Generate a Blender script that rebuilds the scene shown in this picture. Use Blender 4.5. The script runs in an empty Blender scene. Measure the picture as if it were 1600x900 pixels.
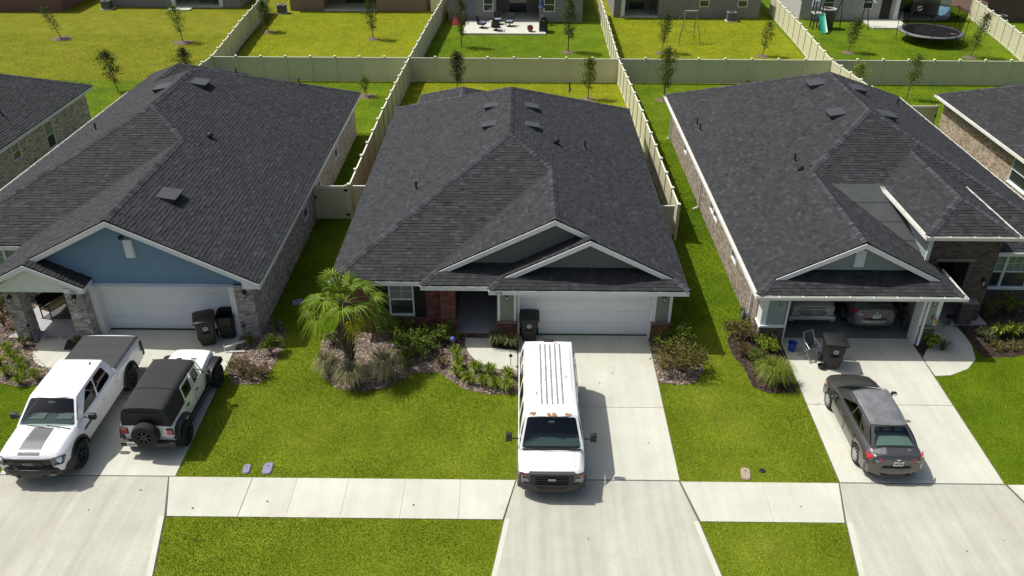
import bpy, bmesh, math, random
import numpy as np
from mathutils import Vector, Matrix
from mathutils.geometry import tessellate_polygon

SC = bpy.context.scene
COL = SC.collection
R = math.radians

# ------------------------------------------------------------------ camera
cam = bpy.data.cameras.new('camera')
cam.sensor_width = 36.0
cam.lens = 36.0 * 1300 / 1600
cam.clip_start = 0.1
cam.clip_end = 2000
cam_o = bpy.data.objects.new('camera', cam)
COL.objects.link(cam_o)
cam_o.matrix_world = (Matrix.Translation((0, 0, 18.0)) @ Matrix.Rotation(R(0.5), 4, 'Z')
                      @ Matrix.Rotation(R(90 - 31.05), 4, 'X') @ Matrix.Rotation(R(0.2), 4, 'Z'))
SC.camera = cam_o

# ------------------------------------------------------------------ sky, sun, exposure
TO_SUN = Vector((-0.607, 0.16, 1.0)).normalized()
world = bpy.data.worlds.new('World')
SC.world = world
world.use_nodes = True
wn = world.node_tree.nodes
bg = next(n for n in wn if n.type == 'BACKGROUND')
sky = wn.new('ShaderNodeTexSky')
sky.sky_type = 'NISHITA'
sky.sun_disc = False
sky.sun_elevation = math.asin(TO_SUN.z)
sky.sun_rotation = math.atan2(TO_SUN.x, TO_SUN.y)
sky.air_density = 1.0
sky.dust_density = 4.0
sky.ozone_density = 0.5
world.node_tree.links.new(sky.outputs[0], bg.inputs[0])
bg.inputs[1].default_value = 0.112
sun = bpy.data.lights.new('sun', 'SUN')
sun.energy = 4.5
sun.angle = R(0.5)
sun.color = (1.0, 0.98, 0.935)
sun_o = bpy.data.objects.new('sun', sun)
COL.objects.link(sun_o)
sun_o.location = TO_SUN * 60
sun_o.rotation_mode = 'QUATERNION'
sun_o.rotation_quaternion = TO_SUN.to_track_quat('Z', 'Y')
vs = SC.view_settings
vs.view_transform = 'Standard'
vs.look = 'None'
vs.exposure = 0.0
vs.gamma = 1.0
vs.use_curve_mapping = False
SC.cycles.max_bounces = 6
SC.cycles.transparent_max_bounces = 12
SC.cycles.sample_clamp_indirect = 6.0

# ------------------------------------------------------------------ materials
MATS = {}

def mat(name, col, rough=0.8, var=0.0, scale=3.0, col2=None, bump=0.0, bscale=40.0, metal=0.0,
        spec=0.5, coat=0.0, obj_var=0.0, tone=None, fine=0.0, fscale=60.0, emit=0.0, stretch=None, streak=0.0, blotch=None):
    """Principled material; two noise layers vary the colour, one noise layer gives relief."""
    if name in MATS:
        return MATS[name]
    m = bpy.data.materials.new(name)
    m.use_nodes = True
    nt = m.node_tree
    n, l = nt.nodes, nt.links
    b = n['Principled BSDF']
    b.inputs['Roughness'].default_value = rough
    b.inputs['Metallic'].default_value = metal
    b.inputs['Specular IOR Level'].default_value = spec
    b.inputs['Coat Weight'].default_value = coat
    b.inputs['Coat Roughness'].default_value = 0.06
    tc = n.new('ShaderNodeTexCoord')
    src = tc.outputs['Object']
    if stretch:
        mp = n.new('ShaderNodeMapping')
        mp.inputs['Scale'].default_value = stretch
        l.new(src, mp.inputs[0])
        src = mp.outputs[0]
    c = None

    def rgb(v):
        r = n.new('ShaderNodeRGB')
        r.outputs[0].default_value = (*v, 1)
        return r.outputs[0]

    def mix(f, a, bb, mode='MIX'):
        mx = n.new('ShaderNodeMix')
        mx.data_type = 'RGBA'
        mx.blend_type = mode
        if isinstance(f, float):
            mx.inputs[0].default_value = f
        else:
            l.new(f, mx.inputs[0])
        l.new(a, mx.inputs[6])
        l.new(bb, mx.inputs[7])
        return mx.outputs[2]

    def noise(s, d=5.0, rg=0.6):
        t = n.new('ShaderNodeTexNoise')
        t.inputs['Scale'].default_value = s
        t.inputs['Detail'].default_value = d
        t.inputs['Roughness'].default_value = rg
        l.new(src, t.inputs['Vector'])
        return t.outputs[0]

    def ramp(x, lo, hi):
        mr = n.new('ShaderNodeMapRange')
        mr.inputs[1].default_value = lo
        mr.inputs[2].default_value = hi
        l.new(x, mr.inputs[0])
        return mr.outputs[0]

    def scl(cin, x, amt):
        mr = n.new('ShaderNodeMapRange')
        mr.inputs[3].default_value = 1 - amt
        mr.inputs[4].default_value = 1 + amt
        l.new(x, mr.inputs[0])
        vm = n.new('ShaderNodeVectorMath')
        vm.operation = 'SCALE'
        l.new(cin, vm.inputs[0])
        l.new(mr.outputs[0], vm.inputs[3])
        return vm.outputs[0]
    c = rgb(col)
    if col2 is not None:
        c = mix(ramp(noise(scale), 0.36, 0.64), c, rgb(col2))
    if var:
        c = scl(c, ramp(noise(scale * 1.7 + 0.3), 0.25, 0.75), var)
    if fine:
        c = scl(c, ramp(noise(fscale, 3.0), 0.25, 0.75), fine)
    if streak:
        mp2 = n.new('ShaderNodeMapping')
        mp2.inputs['Scale'].default_value = (3.2, 0.22, 1)
        l.new(tc.outputs['Object'], mp2.inputs[0])
        t2 = n.new('ShaderNodeTexNoise')
        t2.inputs['Scale'].default_value = 1.0
        t2.inputs['Detail'].default_value = 6.0
        l.new(mp2.outputs[0], t2.inputs['Vector'])
        c = scl(c, ramp(t2.outputs[0], 0.3, 0.7), streak)
    if blotch is not None:
        c = mix(ramp(noise(0.9, 8.0, 0.7), 0.60, 0.80), c, rgb(blotch))
    if tone is not None:
        a = n.new('ShaderNodeAttribute')
        a.attribute_name = 'tone'
        c = scl(c, a.outputs['Fac'], tone)
    if obj_var:
        oi = n.new('ShaderNodeObjectInfo')
        c = scl(c, oi.outputs['Random'], obj_var)
    l.new(c, b.inputs['Base Color'])
    if bump:
        bp = n.new('ShaderNodeBump')
        bp.inputs['Strength'].default_value = bump
        bp.inputs['Distance'].default_value = 0.03
        l.new(noise(bscale, 4.0), bp.inputs['Height'])
        l.new(bp.outputs[0], b.inputs['Normal'])
    if emit:
        b.inputs['Emission Color'].default_value = (*col, 1)
        b.inputs['Emission Strength'].default_value = emit
    MATS[name] = m
    return m

def glass_mat(name, tint, refl=1.0):
    if name in MATS:
        return MATS[name]
    m = bpy.data.materials.new(name)
    m.use_nodes = True
    n, l = m.node_tree.nodes, m.node_tree.links
    n.remove(n['Principled BSDF'])
    tr = n.new('ShaderNodeBsdfTransparent')
    tr.inputs[0].default_value = (*tint, 1)
    gl = n.new('ShaderNodeBsdfGlossy')
    gl.inputs['Roughness'].default_value = 0.04
    gl.inputs[0].default_value = (0.95, 0.97, 1, 1)
    fr = n.new('ShaderNodeLayerWeight')
    pw = n.new('ShaderNodeMath')
    pw.operation = 'POWER'
    pw.inputs[1].default_value = 5.0
    l.new(fr.outputs['Facing'], pw.inputs[0])
    mul = n.new('ShaderNodeMath')
    mul.operation = 'MULTIPLY_ADD'
    mul.inputs[1].default_value = 0.9 * refl
    mul.inputs[2].default_value = 0.05 * refl
    l.new(pw.outputs[0], mul.inputs[0])
    mx = n.new('ShaderNodeMixShader')
    l.new(mul.outputs[0], mx.inputs[0])
    l.new(tr.outputs[0], mx.inputs[1])
    l.new(gl.outputs[0], mx.inputs[2])
    l.new(mx.outputs[0], n['Material Output'].inputs[0])
    MATS[name] = m
    return m

M_SHINGLE = mat('shingle', (0.0300, 0.0312, 0.0332), 0.9, tone=0.6, var=0.06, scale=0.25, fine=0.12, fscale=60, spec=0.35)
M_CAP = mat('ridge_shingle', (0.050, 0.050, 0.055), 0.9, tone=0.42, fine=0.25, fscale=90, spec=0.25)
M_DECK = mat('roof_edge', (0.012, 0.012, 0.014), 0.8)
M_MEMB = mat('roof_membrane', (0.050, 0.055, 0.055), 0.85, var=0.15, scale=1.2, fine=0.12, fscale=25)
M_WHITE = mat('white_trim', (0.72, 0.73, 0.72), 0.5, var=0.05, scale=2.0, fine=0.03)
M_GUTTER = mat('gutter_white', (0.74, 0.74, 0.71), 0.45, var=0.05, scale=0.8, col2=(0.70, 0.69, 0.60))
M_DOOR = mat('garage_door_white', (0.74, 0.76, 0.76), 0.5, var=0.04, scale=1.5)
M_BLUE = mat('blue_siding', (0.155, 0.262, 0.345), 0.65, var=0.06, scale=1.2, fine=0.05, fscale=18)
M_SAGE = mat('sage_siding', (0.225, 0.245, 0.190), 0.7, var=0.06, scale=1.5)
M_GREY = mat('grey_board', (0.150, 0.158, 0.142), 0.75, var=0.06, scale=1.5)
M_GREEN = mat('grey_green_siding', (0.250, 0.300, 0.290), 0.7, var=0.05, scale=1.5)
M_PALEG = mat('pale_porch_board', (0.66, 0.69, 0.62), 0.6, var=0.05)
M_BR_RED = mat('red_brick', (0.200, 0.075, 0.050), 0.9, tone=0.45, fine=0.25, fscale=35, col2=(0.15, 0.050, 0.042), scale=4)
M_BR_GREY = mat('grey_brick', (0.430, 0.390, 0.350), 0.9, tone=0.45, fine=0.2, fscale=35, col2=(0.310, 0.280, 0.262), scale=4)
M_BR_BOUNCE = mat('bounce_lit_grey_brick', (0.56, 0.52, 0.455), 0.9, tone=0.4, fine=0.2, fscale=35, col2=(0.44, 0.41, 0.365), scale=4)  # grey brick lightened: bounce light from the sunny lawn is put into its colour
M_BR_TAN = mat('tan_brick', (0.315, 0.265, 0.205), 0.9, tone=0.45, fine=0.25, fscale=35, col2=(0.225, 0.185, 0.145), scale=4)
M_BR_DARK = mat('brown_brick', (0.105, 0.075, 0.062), 0.9, tone=0.5, fine=0.25, fscale=35, col2=(0.075, 0.052, 0.045), scale=4)
M_BR_CREAM = mat('cream_brick', (0.420, 0.350, 0.255), 0.9, tone=0.4, fine=0.25, fscale=35, col2=(0.31, 0.24, 0.17), scale=4)
M_MORT = mat('mortar', (0.21, 0.20, 0.185), 0.95)
M_MORT_D = mat('mortar_dark', (0.11, 0.095, 0.085), 0.95)
M_CONC = mat('concrete', (0.530, 0.530, 0.445), 0.85, var=0.05, scale=0.45, fine=0.05, fscale=14, col2=(0.485, 0.478, 0.395), obj_var=0.03, bump=0.05, bscale=60, spec=0.3, streak=0.05, blotch=(0.45, 0.42, 0.33))
M_APRON = mat('weathered_concrete', (0.430, 0.430, 0.355), 0.85, var=0.07, scale=0.4, fine=0.06, fscale=14, col2=(0.405, 0.390, 0.320), bump=0.05, bscale=60, spec=0.3, streak=0.11, blotch=(0.37, 0.345, 0.275))
M_CONC_E = mat('concrete_edge', (0.52, 0.515, 0.43), 0.85, var=0.04, scale=1.0, fine=0.05, fscale=14, spec=0.3)
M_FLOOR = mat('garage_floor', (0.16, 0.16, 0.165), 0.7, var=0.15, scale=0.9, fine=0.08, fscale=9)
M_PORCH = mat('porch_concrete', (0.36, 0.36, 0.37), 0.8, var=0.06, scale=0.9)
M_JOINT = mat('joint_filler', (0.10, 0.10, 0.11), 0.9)
M_LAWN = mat('lawn', (0.135, 0.170, 0.010), 0.95, col2=(0.165, 0.205, 0.014), scale=0.35, var=0.22, fine=0.4, fscale=24, bump=0.6, bscale=26, spec=0.1)
M_SOIL = mat('soil', (0.10, 0.075, 0.05), 0.95, var=0.3, scale=2, bump=0.8, bscale=18, spec=0.1)
M_MULCH = mat('mulch', (0.165, 0.125, 0.098), 0.95, var=0.35, scale=3, fine=0.5, fscale=40, bump=1.0, bscale=35, spec=0.1)
M_MULCH_D = mat('dark_mulch', (0.060, 0.043, 0.034), 0.95, var=0.4, scale=3, fine=0.5, fscale=40, bump=1.0, bscale=35, spec=0.1)
M_CHIP = mat('mulch_chip', (0.285, 0.225, 0.180), 0.9, tone=0.7, spec=0.1)
M_CHIP_D = mat('dark_mulch_chip', (0.085, 0.060, 0.048), 0.9, tone=0.6, spec=0.1)
M_VINYL = mat('tan_vinyl', (0.580, 0.555, 0.385), 0.5, var=0.03, scale=0.8, obj_var=0.02)
M_VINYL_W = mat('pale_vinyl', (0.760, 0.740, 0.600), 0.5, obj_var=0.02)
M_BLACK = mat('black_plastic', (0.012, 0.012, 0.013), 0.5, var=0.1)
M_BIN = mat('bin_plastic', (0.011, 0.011, 0.012), 0.55, var=0.25, scale=5, fine=0.2, fscale=30)
M_DARKMETAL = mat('dark_metal', (0.02, 0.02, 0.022), 0.45, metal=0.3)
M_ALU = mat('aluminium', (0.55, 0.56, 0.58), 0.35, metal=0.85)
M_CHROME = mat('chrome', (0.75, 0.76, 0.78), 0.12, metal=1.0)
M_TYRE = mat('tyre', (0.013, 0.013, 0.013), 0.85, fine=0.2, fscale=30)
M_SHUTTER = mat('black_shutter', (0.011, 0.011, 0.012), 0.55)
M_WGLASS = mat('window_glass', (0.030, 0.042, 0.040), 0.06, spec=0.9)
M_BLIND = mat('window_blind', (0.20, 0.25, 0.225), 0.25, spec=0.6)
M_LILAC = mat('lilac_plastic', (0.215, 0.19, 0.30), 0.6, var=0.1, fine=0.1)
M_TRUNK = mat('bark', (0.145, 0.105, 0.075), 0.9, var=0.3, scale=9, bump=0.6, bscale=40)
M_SCREEN = mat('dark_recess', (0.010, 0.010, 0.011), 0.9)

# ------------------------------------------------------------------ object helpers
WM = {}

def tag(o, label=None, cat=None, group=None, kind=None):
    if label: o['label'] = label
    if cat: o['category'] = cat
    if group: o['group'] = group
    if kind: o['kind'] = kind
    return o

def thing(name, label, cat, loc=(0, 0, 0), rz=0.0, group=None, kind=None):
    o = bpy.data.objects.new(name, None)
    o.empty_display_size = 0.2
    COL.objects.link(o)
    o.location = loc
    o.rotation_euler = (0, 0, rz)
    WM[o.name] = Matrix.Translation(loc) @ Matrix.Rotation(rz, 4, 'Z')
    return tag(o, label, cat, group, kind)

def empty(name, parent, loc=(0, 0, 0), rot=(0, 0, 0)):
    o = bpy.data.objects.new(name, None)
    o.empty_display_size = 0.1
    COL.objects.link(o)
    o.parent = parent
    o.location = loc
    o.rotation_euler = rot
    return o

def link_mesh(name, me, parent=None, loc=None, rot=None, scale=None):
    o = bpy.data.objects.new(name, me)
    COL.objects.link(o)
    if parent is not None:
        o.parent = parent
    if loc is not None: o.location = loc
    if rot is not None: o.rotation_euler = rot
    if scale is not None: o.scale = scale
    return o

def copy_tree(o, parent=None):
    c = o.copy()
    COL.objects.link(c)
    c.parent = parent
    for ch in o.children:
        copy_tree(ch, c)
    return c

def dup(root, loc, rz=0.0, label=None, group=None, scale=None):
    c = copy_tree(root)
    c.location = loc
    c.rotation_euler = (0, 0, rz)
    if scale is not None:
        c.scale = (scale,) * 3 if isinstance(scale, (int, float)) else scale
    if label: c['label'] = label
    if group: c['group'] = group
    return c

class MB:
    """Collects faces; build() links them as one mesh object."""
    def __init__(self):
        self.v, self.f, self.t, self.mi = [], [], [], []
        self.cur_t, self.cur_m = 0.5, 0

    def add(self, vs, fs):
        o = len(self.v)
        self.v.extend([tuple(p) for p in vs])
        for f in fs:
            self.f.append([i + o for i in f])
            self.t.append(self.cur_t)
            self.mi.append(self.cur_m)
        return self

    def box(self, x0, x1, y0, y1, z0, z1):
        return self.add([(x0, y0, z0), (x1, y0, z0), (x1, y1, z0), (x0, y1, z0), (x0, y0, z1), (x1, y0, z1), (x1, y1, z1), (x0, y1, z1)],
                        [(0, 3, 2, 1), (4, 5, 6, 7), (0, 1, 5, 4), (1, 2, 6, 5), (2, 3, 7, 6), (3, 0, 4, 7)])

    def bbox(self, x0, x1, y0, y1, z0, z1, b=0.02):
        """box with chamfered edges"""
        b = min(b, (x1 - x0) / 2.01, (y1 - y0) / 2.01, (z1 - z0) / 2.01)
        bm = bmesh.new()
        bmesh.ops.create_cube(bm, size=1.0)
        for v in bm.verts:
            v.co = Vector(((x0 + x1) / 2 + v.co.x * (x1 - x0), (y0 + y1) / 2 + v.co.y * (y1 - y0), (z0 + z1) / 2 + v.co.z * (z1 - z0)))
        bmesh.ops.bevel(bm, geom=list(bm.edges), offset=b, segments=2, affect='EDGES', profile=0.7)
        return self.bm(bm)

    def bm(self, bm, M=None):
        bm.verts.ensure_lookup_table()
        bm.verts.index_update()
        vs = [(M @ v.co) if M else v.co.copy() for v in bm.verts]
        fs = [[v.index for v in f.verts] for f in bm.faces]
        bm.free()
        return self.add(vs, fs)

    def beam(self, p0, p1, w, h, up=(0, 0, 1)):
        p0, p1 = Vector(p0), Vector(p1)
        d = (p1 - p0).normalized()
        s = d.cross(Vector(up))
        if s.length < 1e-5:
            s = d.cross(Vector((0, 1, 0)))
        s.normalize()
        u = s.cross(d).normalized()
        vs = []
        for p in (p0, p1):
            for a, b in ((-1, -1), (1, -1), (1, 1), (-1, 1)):
                vs.append(p + s * (a * w / 2) + u * (b * h / 2))
        return self.add(vs, [(0, 1, 2, 3), (7, 6, 5, 4), (0, 4, 5, 1), (1, 5, 6, 2), (2, 6, 7, 3), (3, 7, 4, 0)])

    def tube(self, p0, p1, r0, r1=None, n=8, cap=True):
        r1 = r0 if r1 is None else r1
        p0, p1 = Vector(p0), Vector(p1)
        d = (p1 - p0)
        if d.length < 1e-6:
            return self
        d.normalize()
        s = d.orthogonal().normalized()
        u = d.cross(s)
        vs = []
        for p, r in ((p0, r0), (p1, r1)):
            for i in range(n):
                a = 2 * math.pi * i / n
                vs.append(p + (s * math.cos(a) + u * math.sin(a)) * r)
        fs = [(i, (i + 1) % n, n + (i + 1) % n, n + i) for i in range(n)]
        if cap:
            fs += [tuple(range(n - 1, -1, -1)), tuple(range(n, 2 * n))]
        return self.add(vs, fs)

    def path(self, pts, r, n=8):
        for a, b in zip(pts[:-1], pts[1:]):
            self.tube(a, b, r, r, n)
        return self

    def lathe(self, prof, n=24, axis='Z', at=(0, 0, 0), closed=False):
        """prof: (radius, height) pairs; axis Z or X"""
        vs, fs = [], []
        k = len(prof)
        for i in range(n):
            a = 2 * math.pi * i / n
            for r, h in prof:
                if axis == 'Z':
                    p = (r * math.cos(a), r * math.sin(a), h)
                else:
                    p = (h, r * math.cos(a), r * math.sin(a))
                vs.append((p[0] + at[0], p[1] + at[1], p[2] + at[2]))
        for i in range(n):
            j = (i + 1) % n
            for q in range(k - 1 if not closed else k):
                q2 = (q + 1) % k
                fs.append((i * k + q, j * k + q, j * k + q2, i * k + q2))
        return self.add(vs, fs)

    def prism(self, poly, z0, z1):
        """poly: (x, y) list, extruded in z"""
        n = len(poly)
        vs = [(x, y, z0) for x, y in poly] + [(x, y, z1) for x, y in poly]
        fs = [tuple(range(n - 1, -1, -1)), tuple(range(n, 2 * n))] + [(i, (i + 1) % n, n + (i + 1) % n, n + i) for i in range(n)]
        return self.add(vs, fs)

    def prism_xz(self, poly, y0, y1):
        n = len(poly)
        vs = [(x, y0, z) for x, z in poly] + [(x, y1, z) for x, z in poly]
        fs = [tuple(range(n)), tuple(range(2 * n - 1, n - 1, -1))] + [((i + 1) % n, i, n + i, n + (i + 1) % n) for i in range(n)]
        return self.add(vs, fs)

    def grid(self, fn, nu, nv, close=False):
        vs = [fn(i / nu, j / nv) for j in range(nv + 1) for i in range(nu + 1)]
        fs = [(j * (nu + 1) + i, j * (nu + 1) + i + 1, (j + 1) * (nu + 1) + i + 1, (j + 1) * (nu + 1) + i) for j in range(nv) for i in range(nu)]
        return self.add(vs, fs)

    def mirror_x(self):
        o = len(self.v)
        self.v += [(-x, y, z) for x, y, z in self.v]
        fs = [[i + o for i in f][::-1] for f in self.f]
        self.f += fs
        self.t += self.t
        self.mi += self.mi
        return self

    def build(self, name, material, parent=None, smooth=None, world=False, tone=False, weld=False):
        me = bpy.data.meshes.new(name)
        vs = self.v
        if world and parent is not None:
            root = parent
            while root.parent is not None:
                root = root.parent
            inv = WM[root.name].inverted()
            vs = [inv @ Vector(p) for p in vs]
        me.from_pydata([tuple(p) for p in vs], [], self.f)
        for m in (material if isinstance(material, (list, tuple)) else [material]):
            me.materials.append(m)
        if isinstance(material, (list, tuple)):
            me.polygons.foreach_set('material_index', self.mi)
        if tone:
            a = me.attributes.new('tone', 'FLOAT', 'FACE')
            a.data.foreach_set('value', self.t)
        if weld:
            bm = bmesh.new()
            bm.from_mesh(me)
            bmesh.ops.remove_doubles(bm, verts=bm.verts, dist=0.0008)
            bmesh.ops.recalc_face_normals(bm, faces=bm.faces)
            bm.to_mesh(me)
            bm.free()
        if smooth is not None:
            me.shade_smooth()
            me.set_sharp_from_angle(angle=R(smooth))
        me.update()
        return link_mesh(name, me, parent)

def np_mesh(name, V, F, material, parent=None, tone=None):
    """V (n,3), F (m,k) arrays of one face size"""
    me = bpy.data.meshes.new(name)
    k = F.shape[1]
    me.vertices.add(len(V))
    me.vertices.foreach_set('co', np.ascontiguousarray(V, dtype=np.float32).ravel())
    me.loops.add(F.size)
    me.loops.foreach_set('vertex_index', np.ascontiguousarray(F, dtype=np.int32).ravel())
    me.polygons.add(len(F))
    me.polygons.foreach_set('loop_start', np.arange(0, F.size, k, dtype=np.int32))
    me.polygons.foreach_set('loop_total', np.full(len(F), k, dtype=np.int32))
    me.materials.append(material)
    if tone is not None:
        a = me.attributes.new('tone', 'FLOAT', 'FACE')
        a.data.foreach_set('value', np.ascontiguousarray(tone, dtype=np.float32))
    me.update(calc_edges=True)
    return link_mesh(name, me, parent)

def text_mesh(body, size, material, name, parent, M, depth=0.004):
    cu = bpy.data.curves.new('lettering', 'FONT')
    cu.body = body
    cu.size = size
    cu.extrude = depth
    cu.align_x = 'CENTER'
    cu.align_y = 'CENTER'
    cu.resolution_u = 2
    o = bpy.data.objects.new('lettering', cu)
    COL.objects.link(o)
    dg = bpy.context.evaluated_depsgraph_get()
    me = bpy.data.meshes.new_from_object(o.evaluated_get(dg))
    bpy.data.objects.remove(o)
    me.transform(M)
    me.materials.clear()
    me.materials.append(material)
    return link_mesh(name, me, parent)
TEXT_FRONT = Matrix.Rotation(R(90), 4, 'X')      # lettering that faces -Y

def in_poly(P, poly):
    """P (n,2); even-odd test"""
    x, y = P[:, 0], P[:, 1]
    r = np.zeros(len(P), bool)
    n = len(poly)
    for i in range(n):
        x0, y0 = poly[i]
        x1, y1 = poly[(i + 1) % n]
        if y0 == y1:
            continue
        c = ((y0 > y) != (y1 > y)) & (x < (x1 - x0) * (y - y0) / (y1 - y0) + x0)
        r ^= c
    return r

def clip_convex(sub, clip):
    """Sutherland-Hodgman, clip counter-clockwise convex"""
    out = sub
    n = len(clip)
    for i in range(n):
        a, b = clip[i], clip[(i + 1) % n]
        ex, ey = b[0] - a[0], b[1] - a[1]
        inp, out = out, []
        if not inp:
            return []
        for j in range(len(inp)):
            p, q = inp[j - 1], inp[j]
            dp = ex * (p[1] - a[1]) - ey * (p[0] - a[0])
            dq = ex * (q[1] - a[1]) - ey * (q[0] - a[0])
            if (dp >= 0) != (dq >= 0):
                t = dp / (dp - dq)
                out.append((p[0] + t * (q[0] - p[0]), p[1] + t * (q[1] - p[1])))
            if dq >= 0:
                out.append(q)
    return out

def tri_poly(poly):
    vs = [Vector((x, y, 0)) for x, y in poly]
    r = []
    for t in tessellate_polygon([vs]):
        p = [poly[i] for i in t]
        a = (p[1][0] - p[0][0]) * (p[2][1] - p[0][1]) - (p[1][1] - p[0][1]) * (p[2][0] - p[0][0])
        if abs(a) < 1e-7:
            continue
        r.append(p if a > 0 else p[::-1])
    return r

# ------------------------------------------------------------------ ground, concrete, lawns
def gz(y):
    """height of the ground: level to the back of the houses, a shallow swale along the rear fence"""
    return float(np.interp(y, [-500, 47, 53, 59.8, 64, 70, 900], [0, 0, -0.18, -0.5, -0.42, -0.25, -0.25]))

def strip_sheet(name, poly, z, material, parent=None, step=2.0):
    """a sheet over poly that follows gz()"""
    ys = [p[1] for p in poly]
    y0, y1 = min(ys), max(ys)
    cuts = [y0] + [c for c in (47, 50, 53, 56, 59.8, 62, 64, 67, 70) if y0 < c < y1] + [y1]
    xs = [p[0] for p in poly]
    mb = MB()
    for a, b in zip(cuts[:-1], cuts[1:]):
        band = [(min(xs) - 1, a), (max(xs) + 1, a), (max(xs) + 1, b), (min(xs) - 1, b)]
        for t in tri_poly(poly):
            q = clip_convex(t, band)
            if len(q) > 2:
                mb.add([(x, y, gz(y) + z) for x, y in q], [list(range(len(q)))])
    return mb.build(name, material, parent)

g = MB()
ys = [-400, 0, 30, 47, 50, 53, 56, 59.8, 62, 64, 67, 70, 90, 200, 700]
for a, b in zip(ys[:-1], ys[1:]):
    for xa, xb in ((-600, -60), (-60, 0), (0, 60), (60, 600)):
        g.add([(xa, a, gz(a) - 0.03), (xb, a, gz(a) - 0.03), (xb, b, gz(b) - 0.03), (xa, b, gz(b) - 0.03)], [(0, 1, 2, 3)])
tag(g.build('ground', M_SOIL), kind='structure')

M_ASPH = mat('asphalt', (0.05, 0.05, 0.052), 0.9, var=0.2, scale=1.5, fine=0.3, fscale=40)
road = MB().add([(-150, 3.0, 0.0), (150, 3.0, 0.0), (150, 11.3, 0.0), (-150, 11.3, 0.0)], [(0, 1, 2, 3)]).build('road', M_ASPH)
tag(road, kind='structure')
tag(MB().box(-150, 150, 11.3, 11.75, -0.05, 0.14).build('kerb', M_CONC), kind='structure')

def slab_mesh(poly, z0=-0.1, z1=0.03, ch=0.008):
    """a cast slab with a chamfered rim"""
    cx = sum(p[0] for p in poly) / len(poly)
    cy = sum(p[1] for p in poly) / len(poly)
    def ins(d):
        r = []
        for x, y in poly:
            l = math.hypot(x - cx, y - cy)
            r.append((x - (x - cx) / l * d * 1.4, y - (y - cy) / l * d * 1.4))
        return r
    n = len(poly)
    i2 = ins(ch)
    vs = [(x, y, z0) for x, y in poly] + [(x, y, z1 - ch) for x, y in poly] + [(x, y, z1) for x, y in i2]
    fs = [tuple(range(2 * n, 3 * n))]
    for k in (0, 1):
        fs += [(k * n + i, k * n + (i + 1) % n, (k + 1) * n + (i + 1) % n, (k + 1) * n + i) for i in range(n)]
    return MB().add(vs, fs)

def slab(parent, poly, name='slab', material=None, z1=0.03, ch=0.008):
    return slab_mesh(poly, z1=z1, ch=ch).build(name, material or M_CONC, parent)

CONCRETE = []       # polygons that carry no grass

def driveway(name, tops, slabs, base, bands=()):
    d = MB().add([(x, y, 0.012) for x, y in base], [list(range(len(base)))]).build(name, M_JOINT)
    tag(d, kind='structure')
    CONCRETE.append(base)
    for i, s in enumerate(slabs):
        slab(d, s, material=M_APRON if i == len(slabs) - 1 else None)
    for b in bands:
        MB().add([(x, y, 0.034) for x, y in b], [list(range(len(b)))]).build('trowelled_edge', M_CONC_E, d)
    return d

driveway('driveway', None,
         [[(0.03, 18.64), (4.94, 18.64), (4.95, 22.07), (0.03, 22.07)], [(0.03, 22.085), (4.95, 22.085), (4.97, 26.38), (0.03, 26.38)],
          [(-0.33, 17.03), (0.0, 18.6), (4.9, 18.6), (5.21, 17.0), (5.5, 14.9), (5.9, 11.75), (-1.1, 11.75), (-0.65, 15.0)]],
         [(0.0, 26.4), (0.0, 18.62), (-0.36, 17.03), (-0.65, 15.0), (-1.12, 11.75), (5.92, 11.75), (5.53, 14.9), (5.24, 17.0), (4.93, 18.62), (4.97, 26.4)],
         [[(-0.33, 17.03), (-0.65, 15.0), (-1.1, 11.75), (-0.95, 11.75), (-0.5, 15.0), (-0.18, 17.03)], [(5.21, 17.0), (5.06, 17.0), (5.35, 14.9), (5.75, 11.75), (5.9, 11.75), (5.5, 14.9)]])
driveway('driveway', None,
         [[(-15.75, 18.62), (-10.38, 18.62), (-10.47, 22.3), (-15.8, 22.3)], [(-15.8, 22.315), (-10.47, 22.315), (-10.58, 26.5), (-15.88, 26.5)],
          [(-16.1, 17.0), (-15.75, 18.585), (-10.58, 18.585), (-10.12, 17.0), (-9.66, 14.9), (-9.1, 11.75), (-16.9, 11.75)]],
         [(-15.9, 26.6), (-15.78, 18.6), (-16.13, 17.0), (-16.93, 11.75), (-9.07, 11.75), (-9.63, 14.9), (-10.09, 17.0), (-10.38, 18.6), (-10.57, 26.5)],
         [[(-10.12, 17.0), (-9.66, 14.9), (-9.1, 11.75), (-9.25, 11.75), (-9.82, 14.9), (-10.28, 17.0)]])
driveway('driveway', None,
         [[(9.78, 18.62), (14.72, 18.62), (14.82, 22.33), (9.87, 22.33)], [(9.87, 22.345), (14.82, 22.345), (14.93, 26.35), (9.98, 26.35)],
          [(9.44, 17.0), (9.76, 18.58), (14.72, 18.58), (15.1, 17.0), (15.45, 15.0), (16.0, 11.75), (8.6, 11.75), (9.14, 15.1)]],
         [(9.95, 26.4), (9.75, 18.6), (9.41, 17.0), (9.11, 15.1), (8.57, 11.75), (16.03, 11.75), (15.48, 15.0), (15.13, 17.0), (14.75, 18.6), (14.95, 26.4)],
         [[(9.44, 17.0), (9.14, 15.1), (8.6, 11.75), (8.75, 11.75), (9.3, 15.1), (9.6, 17.0)]])

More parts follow.
